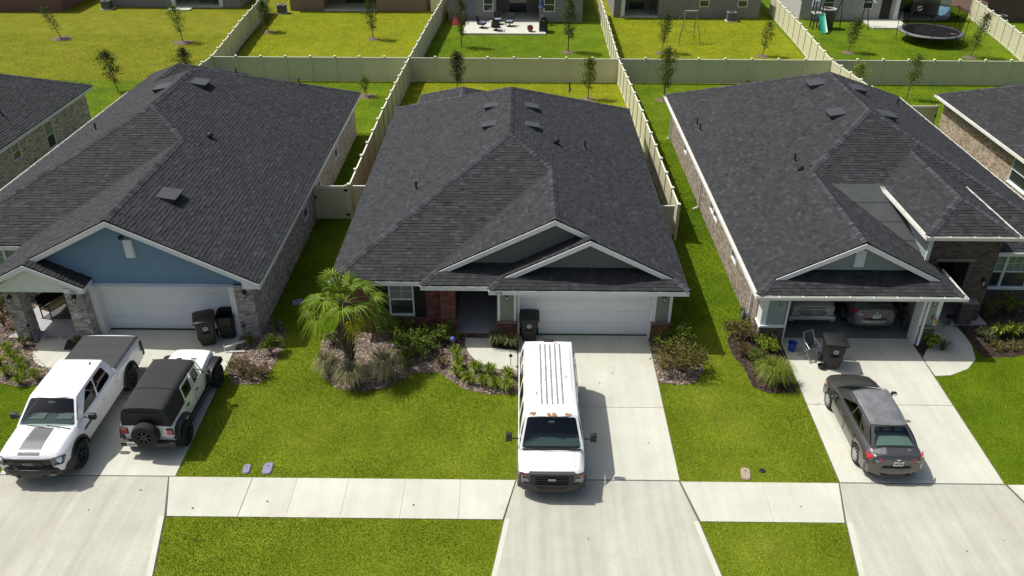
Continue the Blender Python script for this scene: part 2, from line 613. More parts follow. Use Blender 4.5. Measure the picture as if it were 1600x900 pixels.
sw = thing('sidewalk', None, None, kind='structure')
def walk_run(xt, xb):
    for i in range(len(xt) - 1):
        big = 0.013 if (i == 0 or (i == 1 and xt[0] < 0)) else 0.0025
        slab(sw, [(xb[i] + big, 17.0), (xb[i + 1] - 0.0025, 17.0), (xt[i + 1] - 0.0025, 18.585), (xt[i] + big, 18.585)], ch=0.004)
    base = [(xb[0], 17.0), (xb[-1], 17.0), (xt[-1], 18.6), (xt[0], 18.6)]
    MB().add([(x, y, 0.012) for x, y in base], [(0, 1, 2, 3)]).build('joint_bed', M_JOINT, sw)
    CONCRETE.append(base)
walk_run([-10.56, -8.02, -6.65, -5.09, -3.37, -1.69, -0.03], [-10.06, -8.02, -6.63, -5.07, -3.35, -1.67, -0.39])
walk_run([4.95, 7.43, 9.72], [5.27, 7.37, 9.38])
walk_run([14.79, 16.6, 18.3, 20.0, 21.7, 23.4], [15.16, 16.6, 18.3, 20.0, 21.7, 23.4])
walk_run([-24.5, -22.8, -21.1, -19.4, -17.7, -15.82], [-24.5, -22.8, -21.1, -19.4, -17.7, -16.16])

def arc(cx, cy, rx, ry, a0, a1, n=10):
    return [(cx + rx * math.cos(R(a0 + (a1 - a0) * i / n)), cy + ry * math.sin(R(a0 + (a1 - a0) * i / n))) for i in range(n + 1)]

# curved entrance walks
walk_c = [(-0.01, 24.1), (-0.01, 25.35), (-0.95, 25.5), (-1.05, 26.16), (-2.0, 26.16)] + arc(-0.2, 26.0, 1.8, 1.9, 185, 268, 10)
walk_l = [(-15.95, 24.0), (-15.95, 25.0), (-16.9, 25.15), (-17.05, 25.86), (-18.05, 25.86)] + arc(-16.7, 25.6, 1.35, 1.6, 180, 262, 10)
walk_r = [(14.93, 24.0), (15.5, 24.05), (16.3, 24.45), (16.85, 25.05), (17.1, 25.9), (17.15, 26.6), (17.08, 27.3), (15.85, 27.3), (15.75, 26.2), (15.2, 25.5), (14.93, 25.1)]
for w_, nm in ((walk_c, 'entrance_path'), (walk_l, 'entrance_path'), (walk_r, 'entrance_path')):
    o = slab_mesh(w_).build(nm, M_CONC)
    tag(o, kind='structure')
    CONCRETE.append(w_)
# troweled lighter rim of the left walk
rim = MB()
for i in range(10):
    a0, a1 = 180 + 82 * i / 10, 180 + 82 * (i + 1) / 10
    p = [(-16.7 + rr * math.cos(R(a)), 25.6 + ry * math.sin(R(a))) for rr, ry, a in ((1.34, 1.59, a0), (1.34, 1.59, a1), (1.2, 1.45, a1), (1.2, 1.45, a0))]
    rim.add([(x, y, 0.034) for x, y in p], [(0, 1, 2, 3)])
o = rim.build('path_rim', M_CONC_E)
tag(o, kind='structure')

# mulch beds
BEDS = []
def bed(poly, material, chip_mat, n_per=170, seed=1):
    o = strip_sheet('mulch_bed', poly, 0.012, material)
    tag(o, kind='structure')
    BEDS.append(poly)
    rng = np.random.default_rng(seed)
    xs, ys_ = [p[0] for p in poly], [p[1] for p in poly]
    A = (max(xs) - min(xs)) * (max(ys_) - min(ys_))
    n = int(A * n_per)
    P = np.stack([rng.uniform(min(xs), max(xs), n), rng.uniform(min(ys_), max(ys_), n)], 1)
    P = P[in_poly(P, poly)]
    n = len(P)
    a = rng.uniform(0, 2 * np.pi, n)
    L = rng.uniform(0.02, 0.075, n)
    W = rng.uniform(0.006, 0.018, n)
    d = np.stack([np.cos(a), np.sin(a)], 1)
    q = np.stack([-d[:, 1], d[:, 0]], 1)
    z = rng.uniform(0.018, 0.04, n)
    tl = rng.uniform(-0.012, 0.012, (n, 2))
    V = np.zeros((n, 4, 3))
    for k, (s, t) in enumerate(((-1, -1), (1, -1), (1, 1), (-1, 1))):
        V[:, k, :2] = P + d * (s * L)[:, None] + q * (t * W)[:, None]
        V[:, k, 2] = z + s * tl[:, 0] + t * tl[:, 1]
    np_mesh('bark_chips', V.reshape(-1, 3), np.arange(4 * n).reshape(n, 4), chip_mat, o, rng.uniform(0, 1, n))['kind'] = 'stuff'

bed([(-6.9, 26.6), (-7.4, 26.3), (-7.35, 25.2), (-7.1, 24.2), (-6.9, 23.6), (-6.3, 23.0), (-5.5, 22.82), (-4.6, 23.0), (-4.1, 23.5), (-3.7, 23.9), (-2.8, 23.95),
     (-2.35, 23.5), (-1.9, 23.05), (-1.1, 22.75), (-0.02, 22.78), (-0.02, 24.08), (-0.6, 24.15), (-1.2, 24.4), (-1.7, 24.9), (-1.98, 25.6), (-2.02, 26.2), (-2.4, 26.5)], M_MULCH, M_CHIP, 330, 1)
bed([(-0.95, 26.2), (-0.9, 25.5), (-0.02, 25.37), (-0.02, 26.2)], M_MULCH_D, M_CHIP_D, 300, 2)
bed([(-17.05, 25.84), (-16.88, 25.17), (-15.97, 25.02), (-15.97, 25.84)], M_MULCH_D, M_CHIP_D, 300, 9)
bed([(4.98, 26.2), (4.97, 23.5), (5.7, 23.35), (6.3, 23.5), (6.7, 24.2), (6.75, 25.0), (6.4, 26.4)], M_MULCH, M_CHIP, 330, 3)
bed([(-10.55, 26.2), (-10.4, 23.9), (-10.0, 23.15), (-9.1, 23.2), (-8.9, 23.9), (-8.75, 25.2), (-8.95, 26.6), (-9.35, 27.3), (-9.75, 27.3)], M_MULCH, M_CHIP, 330, 4)
bed([(-22.0, 29.05), (-21.0, 23.6), (-18.2, 23.1), (-17.2, 22.9), (-16.7, 23.1), (-16.0, 23.5), (-15.95, 24.0), (-17.0, 24.1), (-17.7, 24.7), (-18.0, 25.5), (-18.08, 25.8), (-19.32, 25.9), (-19.32, 29.05)], M_MULCH, M_CHIP, 300, 5)
bed([(9.0, 27.6), (8.45, 27.2), (7.95, 26.1), (7.95, 25.2), (8.2, 24.4), (8.25, 23.3), (8.7, 22.95), (9.7, 23.0), (9.88, 24.5), (9.95, 26.3)], M_MULCH_D, M_CHIP_D, 330, 6)
bed([(14.95, 26.3), (14.95, 25.13), (15.2, 25.53), (15.72, 26.2), (15.8, 26.9), (15.0, 26.6)], M_MULCH_D, M_CHIP_D, 330, 7)
bed([(17.2, 28.9), (17.2, 26.6), (17.15, 25.7), (17.2, 25.2), (18.2, 25.2), (19.4, 25.5), (21.5, 25.7), (21.5, 28.9)], M_MULCH_D, M_CHIP_D, 260, 8)

# lawns: one sheet per plot, plus the blades
def grass_mat(name, stops):
    m = bpy.data.materials.new(name)
    m.use_nodes = True
    n, l = m.node_tree.nodes, m.node_tree.links
    b = n['Principled BSDF']
    b.inputs['Roughness'].default_value = 0.75
    b.inputs['Specular IOR Level'].default_value = 0.06
    a = n.new('ShaderNodeAttribute')
    a.attribute_name = 'tone'
    r = n.new('ShaderNodeValToRGB')
    e = r.color_ramp.elements
    e[0].position, e[0].color = stops[0][0], (*stops[0][1], 1)
    e[1].position, e[1].color = stops[-1][0], (*stops[-1][1], 1)
    for p, c in stops[1:-1]:
        x = e.new(p)
        x.color = (*c, 1)
    l.new(a.outputs['Fac'], r.inputs[0])
    l.new(r.outputs[0], b.inputs['Base Color'])
    tr = n.new('ShaderNodeBsdfTranslucent')
    l.new(r.outputs[0], tr.inputs[0])
    mx = n.new('ShaderNodeMixShader')
    mx.inputs[0].default_value = 0.35
    l.new(b.outputs[0], mx.inputs[1])
    l.new(tr.outputs[0], mx.inputs[2])
    l.new(mx.outputs[0], n['Material Output'].inputs[0])
    return m
M_BLADE = grass_mat('grass_blade', [(0.0, (0.075, 0.160, 0.005)), (0.4, (0.192, 0.292, 0.012)), (0.75, (0.320, 0.405, 0.026)), (1.0, (0.60, 0.55, 0.16))])
M_LAWN_Y = mat('lawn_yellow', (0.205, 0.218, 0.008), 0.95, col2=(0.165, 0.190, 0.007), scale=0.5, var=0.16, fine=0.32, fscale=16, bump=0.8, bscale=20, spec=0.1)
M_LAWN_B = mat('lawn_dry', (0.140, 0.158, 0.007), 0.95, col2=(0.170, 0.170, 0.012), scale=0.5, var=0.2, fine=0.34, fscale=14, bump=0.8, bscale=18, spec=0.1)
M_LAWN_G = mat('lawn_lush', (0.072, 0.128, 0.004), 0.95, col2=(0.115, 0.165, 0.005), scale=0.4, var=0.22, fine=0.34, fscale=18, bump=0.8, bscale=22, spec=0.1)

def lawn(poly, material):
    o = strip_sheet('lawn', poly, 0.0, material)
    tag(o, kind='structure')
    return o
lawn([(-30, 11.75), (30, 11.75), (30, 47), (-30, 47)], M_LAWN)
lawn([(-60, 47), (-22.6, 47), (-22.6, 59.7), (-60, 59.7)], M_LAWN_G)
lawn([(-60, 59.7), (-22.6, 59.7), (-23.6, 100), (-60, 100)], M_LAWN_B)
lawn([(-22.6, 47), (-8.08, 47), (-8.08, 59.8), (-22.6, 59.8)], M_LAWN_G)
lawn([(-8.08, 47), (7.2, 47), (7.2, 59.8), (-8.08, 59.8)], M_LAWN_Y)
lawn([(7.2, 47), (22.4, 47), (22.4, 59.8), (7.2, 59.8)], M_LAWN_G)
lawn([(22.4, 47), (60, 47), (60, 59.8), (22.4, 59.8)], M_LAWN_G)
lawn([(-22.4, 59.8), (-7.9, 59.8), (-7.0, 100), (-23.6, 100)], M_LAWN_Y)
lawn([(-7.9, 59.8), (7.1, 59.8), (7.3, 100), (-7.0, 100)], M_LAWN_G)
lawn([(7.1, 59.8), (22.4, 59.8), (23.4, 100), (7.3, 100)], M_LAWN_Y)
lawn([(22.4, 59.8), (38.2, 59.8), (41.5, 100), (23.4, 100)], M_LAWN_G)
lawn([(38.2, 59.8), (80, 59.8), (80, 100), (41.5, 100)], M_LAWN_G)

for pg in ([(5.6, 27), (9.1, 27), (9.1, 47), (5.6, 47)], [(14.7, 18.6), (24, 18.6), (24, 29), (14.7, 29)], [(-24, 18.6), (-15.7, 18.6), (-15.7, 29), (-24, 29)], [(-10, 26.5), (-6.4, 26.5), (-6.4, 47), (-10, 47)]):
    o = strip_sheet('lawn', pg, 0.004, M_LAWN_G)
    tag(o, kind='structure')
FOOT = [[(-6.6, 26.5), (5.8, 26.5), (5.8, 45), (-6.6, 45)], [(-22.7, 26.2), (-9.8, 26.2), (-9.8, 47.6), (-22.7, 47.6)], [(9.05, 26.3), (21.8, 26.3), (21.8, 47.6), (9.05, 47.6)]]

def vnoise(P, s, seed):
    """cheap smooth value noise in 0..1"""
    rng = np.random.default_rng(seed)
    T = rng.uniform(0, 1, (64, 64))
    q = P / s + 1000
    i = np.floor(q).astype(int)
    f = q - i
    f = f * f * (3 - 2 * f)
    x0, y0 = i[:, 0] % 64, i[:, 1] % 64
    x1, y1 = (x0 + 1) % 64, (y0 + 1) % 64
    return (T[x0, y0] * (1 - f[:, 0]) * (1 - f[:, 1]) + T[x1, y0] * f[:, 0] * (1 - f[:, 1]) + T[x0, y1] * (1 - f[:, 0]) * f[:, 1] + T[x1, y1] * f[:, 0] * f[:, 1])

def blades(polys, dens, w, h, seed, bias=0.0, holes=()):
    rng = np.random.default_rng(seed)
    Vs, Ts = [], []
    for poly in polys:
        xs, ys_ = [p[0] for p in poly], [p[1] for p in poly]
        A = (max(xs) - min(xs)) * (max(ys_) - min(ys_))
        n = int(A * dens)
        P = np.stack([rng.uniform(min(xs), max(xs), n), rng.uniform(min(ys_), max(ys_), n)], 1)
        keep = in_poly(P, poly)
        wob = np.stack([vnoise(P, 0.11, 21) - 0.5, vnoise(P, 0.11, 22) - 0.5], 1) * 0.11
        for e in holes:
            keep &= ~in_poly(P + wob, e)
        P = P[keep]
        n = len(P)
        a = rng.uniform(0, 2 * np.pi, n)
        d = np.stack([np.cos(a), np.sin(a)], 1)
        lean = rng.uniform(0.15, 1.0, n) * h
        b = rng.uniform(0, 2 * np.pi, n)
        ww = w * rng.uniform(0.6, 1.3, n)
        hh = h * rng.uniform(0.5, 1.2, n)
        z = np.interp(P[:, 1], [47, 53, 59.8, 64, 70], [0, -0.18, -0.5, -0.42, -0.25])
        V = np.zeros((n, 3, 3))
        V[:, 0, :2] = P - d * ww[:, None] / 2
        V[:, 1, :2] = P + d * ww[:, None] / 2
        V[:, 2, :2] = P + np.stack([np.cos(b), np.sin(b)], 1) * lean[:, None]
        V[:, 0, 2] = z
        V[:, 1, 2] = z
        V[:, 2, 2] = z + hh
        big = vnoise(P, 2.3, 5) * 0.5 + vnoise(P, 0.8, 6) * 0.3 + vnoise(P, 6.0, 7) * 0.2
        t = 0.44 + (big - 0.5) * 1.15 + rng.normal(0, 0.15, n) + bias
        t = np.where(rng.uniform(0, 1, n) < 0.035, 0.95, t)
        Vs.append(V)
        Ts.append(np.clip(t, 0, 1))
    V = np.concatenate(Vs)
    n = len(V)
    return V.reshape(-1, 3), np.arange(3 * n).reshape(n, 3), np.concatenate(Ts)

near = [[(-10.15, 17.02), (-0.38, 17.02), (-0.8, 14.2), (-9.45, 14.2)], [(5.22, 17.02), (9.42, 17.02), (9.0, 14.4), (5.6, 14.4)],
        [(-10.5, 18.58), (0.02, 18.58), (0.02, 27), (-10.5, 27)], [(4.93, 18.58), (9.98, 18.58), (9.98, 27), (4.93, 27)],
        [(14.72, 18.58), (20.5, 18.58), (20.5, 25.8), (14.72, 25.8)], [(-21, 18.58), (-15.75, 18.58), (-15.75, 23.6), (-21, 23.6)]]
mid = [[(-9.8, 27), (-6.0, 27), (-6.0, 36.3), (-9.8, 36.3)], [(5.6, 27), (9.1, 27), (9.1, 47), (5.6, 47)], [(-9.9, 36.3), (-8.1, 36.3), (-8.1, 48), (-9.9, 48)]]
back = [[(-60, 47), (-23, 47), (-23, 72), (-60, 72)], [(-22.6, 47.8), (-8.2, 47.8), (-8.2, 59.7), (-22.6, 59.7)], [(-8, 45.5), (7.1, 45.5), (7.1, 59.7), (-8, 59.7)], [(7.3, 48), (22.3, 48), (22.3, 59.7), (7.3, 59.7)],
        [(22.5, 48.5), (45, 48.5), (45, 59.7), (22.5, 59.7)], [(-22, 60), (-8, 60), (-7.4, 80), (-23, 80)], [(-7.8, 60), (7, 60), (7.1, 72), (-7.3, 72)], [(7.2, 60), (22.3, 60), (23, 79), (7.3, 79)], [(22.5, 60), (38, 60), (39, 72), (23, 72)]]
parts_ = [blades([pg], 2000, 0.015, 0.045, 11 + i, bs_, CONCRETE + BEDS + FOOT) for i, (pg, bs_) in enumerate(zip(near, (0.0, -0.02, 0.03, 0.03, -0.16, -0.12)))]
A1 = (np.concatenate([p[0] for p in parts_]), None, np.concatenate([p[2] for p in parts_]))
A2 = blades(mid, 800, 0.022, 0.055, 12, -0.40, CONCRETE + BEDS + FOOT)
A3 = blades(back, 90, 0.04, 0.05, 13, -0.05, FOOT)
V = np.concatenate([A1[0], A2[0], A3[0]])
T = np.concatenate([A1[2], A2[2], A3[2]])
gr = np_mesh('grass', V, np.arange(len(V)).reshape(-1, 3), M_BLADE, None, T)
tag(gr, 'short mown grass blades of the front and side lawns', 'grass', kind='stuff')

# ------------------------------------------------------------------ houses: building blocks
def shingle_plane(mb, poly, z0, gx, gy, rng, expo=0.145):
    """tabs laid in courses over the plane z = z0 + gx*x + gy*y above poly"""
    g = math.hypot(gx, gy)
    up = (gx / g, gy / g)
    ua = (-up[1], up[0])
    k = math.sqrt(1 + g * g)
    step = expo / k
    P = np.array(poly)
    U = P @ np.array(ua)
    Vv = P @ np.array(up)
    u0, u1, v0, v1 = U.min(), U.max(), Vv.min(), Vv.max()
    luv = [(float(a), float(b)) for a, b in zip(U, Vv)]
    tris = tri_poly(luv)
    edges = list(zip(luv, luv[1:] + luv[:1]))
    nrm = Vector((-gx, -gy, 1)).normalized()

    def to3(u, v, lift):
        x, y = u * ua[0] + v * up[0], u * ua[1] + v * up[1]
        p = Vector((x, y, z0 + gx * x + gy * y)) + nrm * lift
        return p
    rects = []
    v = v0
    row = 0
    while v < v1:
        u = u0 - rng.uniform(0, 0.4)
        while u < u1:
            w = rng.choice((0.13, 0.17, 0.2, 0.24, 0.3))
            rects.append((u, u + w, v, v + step, row))
            u += w
        v += step
        row += 1
    C = np.array([(a, c) for a, b, c, d, e in rects] + [(b - 1e-4, c) for a, b, c, d, e in rects] + [(a, d - 1e-4) for a, b, c, d, e in rects] + [(b - 1e-4, d - 1e-4) for a, b, c, d, e in rects])
    ins = in_poly(C, luv).reshape(4, -1)
    cnt = ins.sum(0)
    convex_skip = len(luv) <= 4
    for i, (a, b, c, d, row) in enumerate(rects):
        full = cnt[i] == 4
        if cnt[i] == 0:
            # may still touch a thin corner
            if not any(in_box(p, a, b, c, d) for p in luv):
                continue
        lift = rng.uniform(0.017, 0.024) if rng.random() < 0.6 else rng.uniform(0.008, 0.013)
        mb.cur_t = min(1.0, max(0.0, rng.gauss(0.46, 0.13) if rng.random() > 0.07 else rng.uniform(0.75, 1.0)))
        if full:
            pts = [(a, c), (b, c), (b, d), (a, d)]
            q = [to3(x, y, lift if y == c else 0.004) for x, y in pts]
            q += [to3(a, c, 0.0), to3(b, c, 0.0)]
            mb.add(q, [(0, 1, 2, 3), (4, 5, 1, 0)])
        else:
            for t in tris:
                r = clip_convex([(a, c), (b, c), (b, d), (a, d)], t)
                if len(r) > 2:
                    q = [to3(x, y, lift * (1 - (y - c) / (d - c)) + 0.004) for x, y in r]
                    mb.add(q, [list(range(len(q)))])

def in_box(p, a, b, c, d):
    return a <= p[0] <= b and c <= p[1] <= d

def roof(house, planes, seed, caps=(), thick=0.05, shingles=True):
    """planes: (poly, z0, gx, gy).  roof > shingles, ridge_caps"""
    deck = MB()
    rng = random.Random(seed)
    for poly, z0, gx, gy in planes:
        a = sum(poly[i][0] * poly[(i + 1) % len(poly)][1] - poly[(i + 1) % len(poly)][0] * poly[i][1] for i in range(len(poly)))
        if a < 0:
            poly = poly[::-1]
        f = lambda x, y: z0 + gx * x + gy * y
        n = len(poly)
        top = [(x, y, f(x, y) - 0.003) for x, y in poly]
        bot = [(x, y, f(x, y) - thick) for x, y in poly]
        tv = [Vector((x, y, 0)) for x, y in poly]
        deck.add(top, [t if True else t for t in [tuple(t) for t in tessellate_polygon([tv])]])
        deck.add(bot, [tuple(t) for t in tessellate_polygon([tv])])
        deck.add(top + bot, [(i, (i + 1) % n, n + (i + 1) % n, n + i) for i in range(n)])
    ro = deck.build('roof', M_DECK, house, world=True)
    if shingles:
        sh = MB()
        for poly, z0, gx, gy in planes:
            shingle_plane(sh, poly, z0, gx, gy, rng)
        sh.build('shingles', M_SHINGLE, ro, world=True, tone=True)['kind'] = 'stuff'
    if caps:
        cm = MB()
        for p, q in caps:
            p, q = Vector(p), Vector(q)
            d = q - p
            L = d.length
            d.normalize()
            n = max(1, int(L / 0.2))
            s = d.cross(Vector((0, 0, 1))).normalized()
            for i in range(n):
                a, b = p + d * (L * i / n), p + d * (L * (i + 1) / n + 0.03)
                cm.cur_t = min(1, max(0, rng.gauss(0.5, 0.28)))
                vs = []
                for pt, lf in ((a, 0.034), (b, 0.014)):
                    w = 0.15 + rng.uniform(-0.008, 0.008)
                    drop = 0.070 if abs(d.z) < 0.05 else 0.052
                    vs += [pt + s * w + Vector((0, 0, lf - drop)), pt + Vector((0, 0, lf + 0.012)), pt - s * w + Vector((0, 0, lf - drop))]
                vs += [vs[0] - Vector((0, 0, 0.02)), vs[1] - Vector((0, 0, 0.02)), vs[2] - Vector((0, 0, 0.02))]
                cm.add(vs, [(0, 1, 4, 3), (1, 2, 5, 4), (6, 7, 1, 0), (7, 8, 2, 1)])
        cm.build('ridge_caps', M_CAP, ro, world=True, tone=True)['kind'] = 'stuff'
    return ro

def plane_x(xe, z, s, west):
    """slope rising from the eave x = xe; west eave rises to +x"""
    return (z - s * xe, s, 0.0) if west else (z + s * xe, -s, 0.0)

def plane_y(ye, z, s, south=True):
    return (z - s * ye, 0.0, s) if south else (z + s * ye, 0.0, -s)

def bricks(parent, p0, p1, z0, z1, bm, mm, holes=(), seed=0, thick=0.12, name='brick_wall', L=0.203, H=0.067, J=0.011, split=True, band=None):
    """brick wall from p0 to p1 (plan); outer face to the right of the direction p0->p1.  holes: (s0, s1, z0, z1).
    Returns the wall: mortar core with its bricks as a joined child."""
    p0, p1 = Vector((*p0, 0)), Vector((*p1, 0))
    d = p1 - p0
    W = d.length
    d.normalize()
    nrm = Vector((d.y, -d.x, 0))
    rng = random.Random(seed)
    core = MB()
    # core pieces around the holes
    cuts_s = sorted({0.0, W, *[h[0] for h in holes], *[h[1] for h in holes]})
    cuts_z = sorted({z0, z1, *[h[2] for h in holes], *[h[3] for h in holes]})
    for sa, sb in zip(cuts_s[:-1], cuts_s[1:]):
        for za, zb in zip(cuts_z[:-1], cuts_z[1:]):
            ms, mz = (sa + sb) / 2, (za + zb) / 2
            if any(h[0] < ms < h[1] and h[2] < mz < h[3] for h in holes):
                continue
            if mz < z0 or mz > z1 or ms < 0 or ms > W:
                continue
            a, b = p0 + d * sa, p0 + d * sb
            q = [a, b, b - nrm * thick, a - nrm * thick]
            core.add([(v.x, v.y, za) for v in q] + [(v.x, v.y, zb) for v in q],
                     [(0, 1, 5, 4), (2, 3, 7, 6), (1, 2, 6, 5), (3, 0, 4, 7), (4, 5, 6, 7), (3, 2, 1, 0)])
    wall = core.build(name, mm, parent, world=True)
    br = MB()
    z = z0 + 0.004
    row = 0
    while z + H * 0.6 < z1:
        ze = min(z + H, z1)
        segs = [(0.0, W)]
        for h in holes:
            if ze > h[2] and z < h[3]:
                ns = []
                for a, b in segs:
                    if h[1] <= a or h[0] >= b:
                        ns.append((a, b))
                    else:
                        if h[0] > a: ns.append((a, h[0]))
                        if h[1] < b: ns.append((h[1], b))
                segs = ns
        for a, b in segs:
            s = a - (row % 2) * (L + J) / 2
            while s < b:
                sa, sb = max(s, a) + J / 2 * (s >= a), min(s + L, b)
                if sb - sa > 0.03:
                    pr = 0.007 + rng.uniform(0, 0.005)
                    br.cur_t = min(1, max(0, rng.gauss(0.5, 0.27)))
                    A, B = p0 + d * sa, p0 + d * sb
                    A2, B2 = A + nrm * pr, B + nrm * pr
                    br.add([(A2.x, A2.y, z), (B2.x, B2.y, z), (B2.x, B2.y, ze), (A2.x, A2.y, ze), (A.x, A.y, z), (B.x, B.y, z), (B.x, B.y, ze), (A.x, A.y, ze)],
                           [(0, 1, 2, 3), (3, 2, 6, 7), (4, 0, 3, 7), (1, 5, 6, 2), (5, 1, 0, 4)])
                s += L + J
        z += H + J
        row += 1
    br.build('bricks', bm, wall, world=True, tone=True)['kind'] = 'stuff'
    return wall

def brick_pier(house, x0, x1, y0, y1, z0, z1, bm, mm, seed, cap=None):
    """free-standing pier: four brick faces"""
    p = bricks(house, (x0, y0), (x1, y0), z0, z1, bm, mm, seed=seed, name='pier', thick=0.05)
    bricks(house, (x1, y0 + 0.02), (x1, y1), z0, z1, bm, mm, seed=seed + 1, name='pier', thick=0.05)
    bricks(house, (x0, y1), (x0, y0 + 0.02), z0, z1, bm, mm, seed=seed + 2, name='pier', thick=0.05)
    return p

def wall_box(house, x0, x1, y0, y1, z0, z1, m, name='wall'):
    return MB().box(x0, x1, y0, y1, z0, z1).build(name, m, house, world=True)

def fascia(house, pts, h=0.17, t=0.028, top=-0.045, m=None, name='fascia'):
    """boards along a 3D polyline of eave/rake edge points; hung `top` below the edge"""
    for a, b in zip(pts[:-1], pts[1:]):
        a, b = Vector(a), Vector(b)
        o = Vector((0, 0, top - h / 2))
        d = (b - a).normalized()
        mb = MB()
        s = Vector((d.y, -d.x, 0)).normalized() * (t / 2)
        vs = []
        for p in (a, b):
            for q, w in ((-1, -1), (1, -1), (1, 1), (-1, 1)):
                vs.append(p + o + s * q + Vector((0, 0, h / 2 * w)))
        mb.add(vs, [(0, 1, 2, 3), (7, 6, 5, 4), (0, 4, 5, 1), (1, 5, 6, 2), (2, 6, 7, 3), (3, 7, 4, 0)])
        mb.build(name, m or M_WHITE, house, world=True)

def gutter(house, a, b, inward, h=0.12, w=0.12, name='gutter', straps=True):
    """open white box gutter from a to b, `inward` points to the roof"""
    a, b, n = Vector(a), Vector(b), Vector(inward)
    mb = MB()
    d = (b - a).normalized()
    prof = [(0.0, 0.0), (0.0, -h), (w, -h), (w, 0.0), (w - 0.012, 0.0), (w - 0.012, -h + 0.012), (0.012, -h + 0.012), (0.012, 0.0)]
    vs = []
    for p in (a, b):
        for o, z in prof:
            vs.append(p - n * o + Vector((0, 0, z)))
    k = len(prof)
    fs = [(i, (i + 1) % k, k + (i + 1) % k, k + i) for i in range(k)] + [tuple(range(k - 1, -1, -1)), tuple(range(k, 2 * k))]
    mb.add(vs, fs)
    gu = mb.build(name, M_GUTTER, house, world=True)
    if straps:
        L = (b - a).length
        n_ = int(L / 0.9)
        sm = MB()
        for i in range(1, n_ + 1):
            p = a + d * (L * i / (n_ + 1))
            sm.beam(p - n * 0.0 + Vector((0, 0, 0.006)), p - n * w + Vector((0, 0, 0.006)), 0.03, 0.006)
        sm.build('gutter_straps', M_WHITE, gu, world=True)
    return gu

def window(house, p0, d, s0, s1, z0, z1, blinds=0.5, grid=(2, 2), two=False, sill=True, depth=0.05):
    """double-hung window in the wall plane through p0 along d; outer normal right of d"""
    p0, d = Vector((*p0, 0)), Vector((*d, 0)).normalized()
    n = Vector((d.y, -d.x, 0))
    def P(s, z, o):
        q = p0 + d * s + n * o
        return (q.x, q.y, z)
    def bar(mb, sa, sb, za, zb, o0, o1):
        mb.add([P(sa, za, o0), P(sb, za, o0), P(sb, zb, o0), P(sa, zb, o0), P(sa, za, o1), P(sb, za, o1), P(sb, zb, o1), P(sa, zb, o1)],
               [(4, 5, 6, 7), (0, 3, 2, 1), (0, 1, 5, 4), (1, 2, 6, 5), (2, 3, 7, 6), (3, 0, 4, 7)])
    fr = MB()
    f = 0.055
    bar(fr, s0, s0 + f, z0, z1, -0.08, 0.012)
    bar(fr, s1 - f, s1, z0, z1, -0.08, 0.012)
    bar(fr, s0 + f, s1 - f, z0, z0 + f, -0.08, 0.012)
    bar(fr, s0 + f, s1 - f, z1 - f, z1, -0.08, 0.012)
    zm = (z0 + z1) / 2
    bar(fr, s0 + f, s1 - f, zm - 0.025, zm + 0.025, -0.07, 0.004)
    panes = [(s0 + f, s1 - f)]
    if two:
        sm = (s0 + s1) / 2
        bar(fr, sm - 0.05, sm + 0.05, z0 + f, z1 - f, -0.075, 0.01)
        panes = [(s0 + f, sm - 0.05), (sm + 0.05, s1 - f)]
    w = fr.build('window', M_WHITE, house, world=True)
    for a, b in panes:
        for q, (za, zb) in enumerate(((zm + 0.025, z1 - f), (z0 + f, zm - 0.025))):
            g = MB()
            o = -0.045 if q == 0 else -0.055
            g.add([P(a, za, o), P(b, za, o), P(b, zb, o), P(a, zb, o)], [(0, 1, 2, 3)])
            g.build('pane', M_BLIND if (q == 0 and blinds > 0) else M_WGLASS, w, world=True)
            if q == 0 and grid:
                mb = MB()
                for i in range(1, grid[0]):
                    x = a + (b - a) * i / grid[0]
                    bar(mb, x - 0.008, x + 0.008, za, zb, -0.044, -0.036)
                for i in range(1, grid[1]):
                    zz = za + (zb - za) * i / grid[1]
                    bar(mb, a, b, zz - 0.008, zz + 0.008, -0.044, -0.0362)
                mb.build('glazing_bars', M_WHITE, w, world=True)
    if sill:
        sl = MB()
        bar(sl, s0 - 0.05, s1 + 0.05, z0 - 0.06, z0 - 0.002, -0.05, 0.06)
        sl.build('sill', M_BR_TAN if sill == 'brick' else M_WHITE, w, world=True)
    return w

def garage_door(house, x0, x1, y, z0, z1, rows=4, cols=4, flat=False, mt=None):
    """sectional door; every section a part"""
    h = (z1 - z0) / rows
    door = MB().box(x0, x1, y + 0.02, y + 0.05, z0, z1).build('garage_door', M_DARKMETAL, house, world=True)
    for r in range(rows):
        za, zb = z0 + r * h + 0.004, z0 + (r + 1) * h - 0.004
        mb = MB()
        mb.box(x0, x1, y, y + 0.03, za, zb)
        if not flat:
            w = (x1 - x0) / cols
            for c in range(cols):
                a, b = x0 + c * w + 0.09, x0 + (c + 1) * w - 0.09
                mb.box(a, b, y - 0.010, y, za + 0.08, zb - 0.08)
                mb.box(a + 0.03, b - 0.03, y - 0.018, y - 0.010, za + 0.11, zb - 0.11)
        else:
            for q in range(1, 3):
                zz = za + (zb - za) * q / 3
                mb.box(x0, x1, y - 0.006, y, zz - 0.06, zz + 0.05)
        mb.build('door_section', mt or M_DOOR, door, world=True)
    MB().box(x0, x1, y - 0.01, y + 0.05, z0 - 0.03, z0 - 0.002).build('bottom_seal', M_BLACK, door, world=True)
    return door

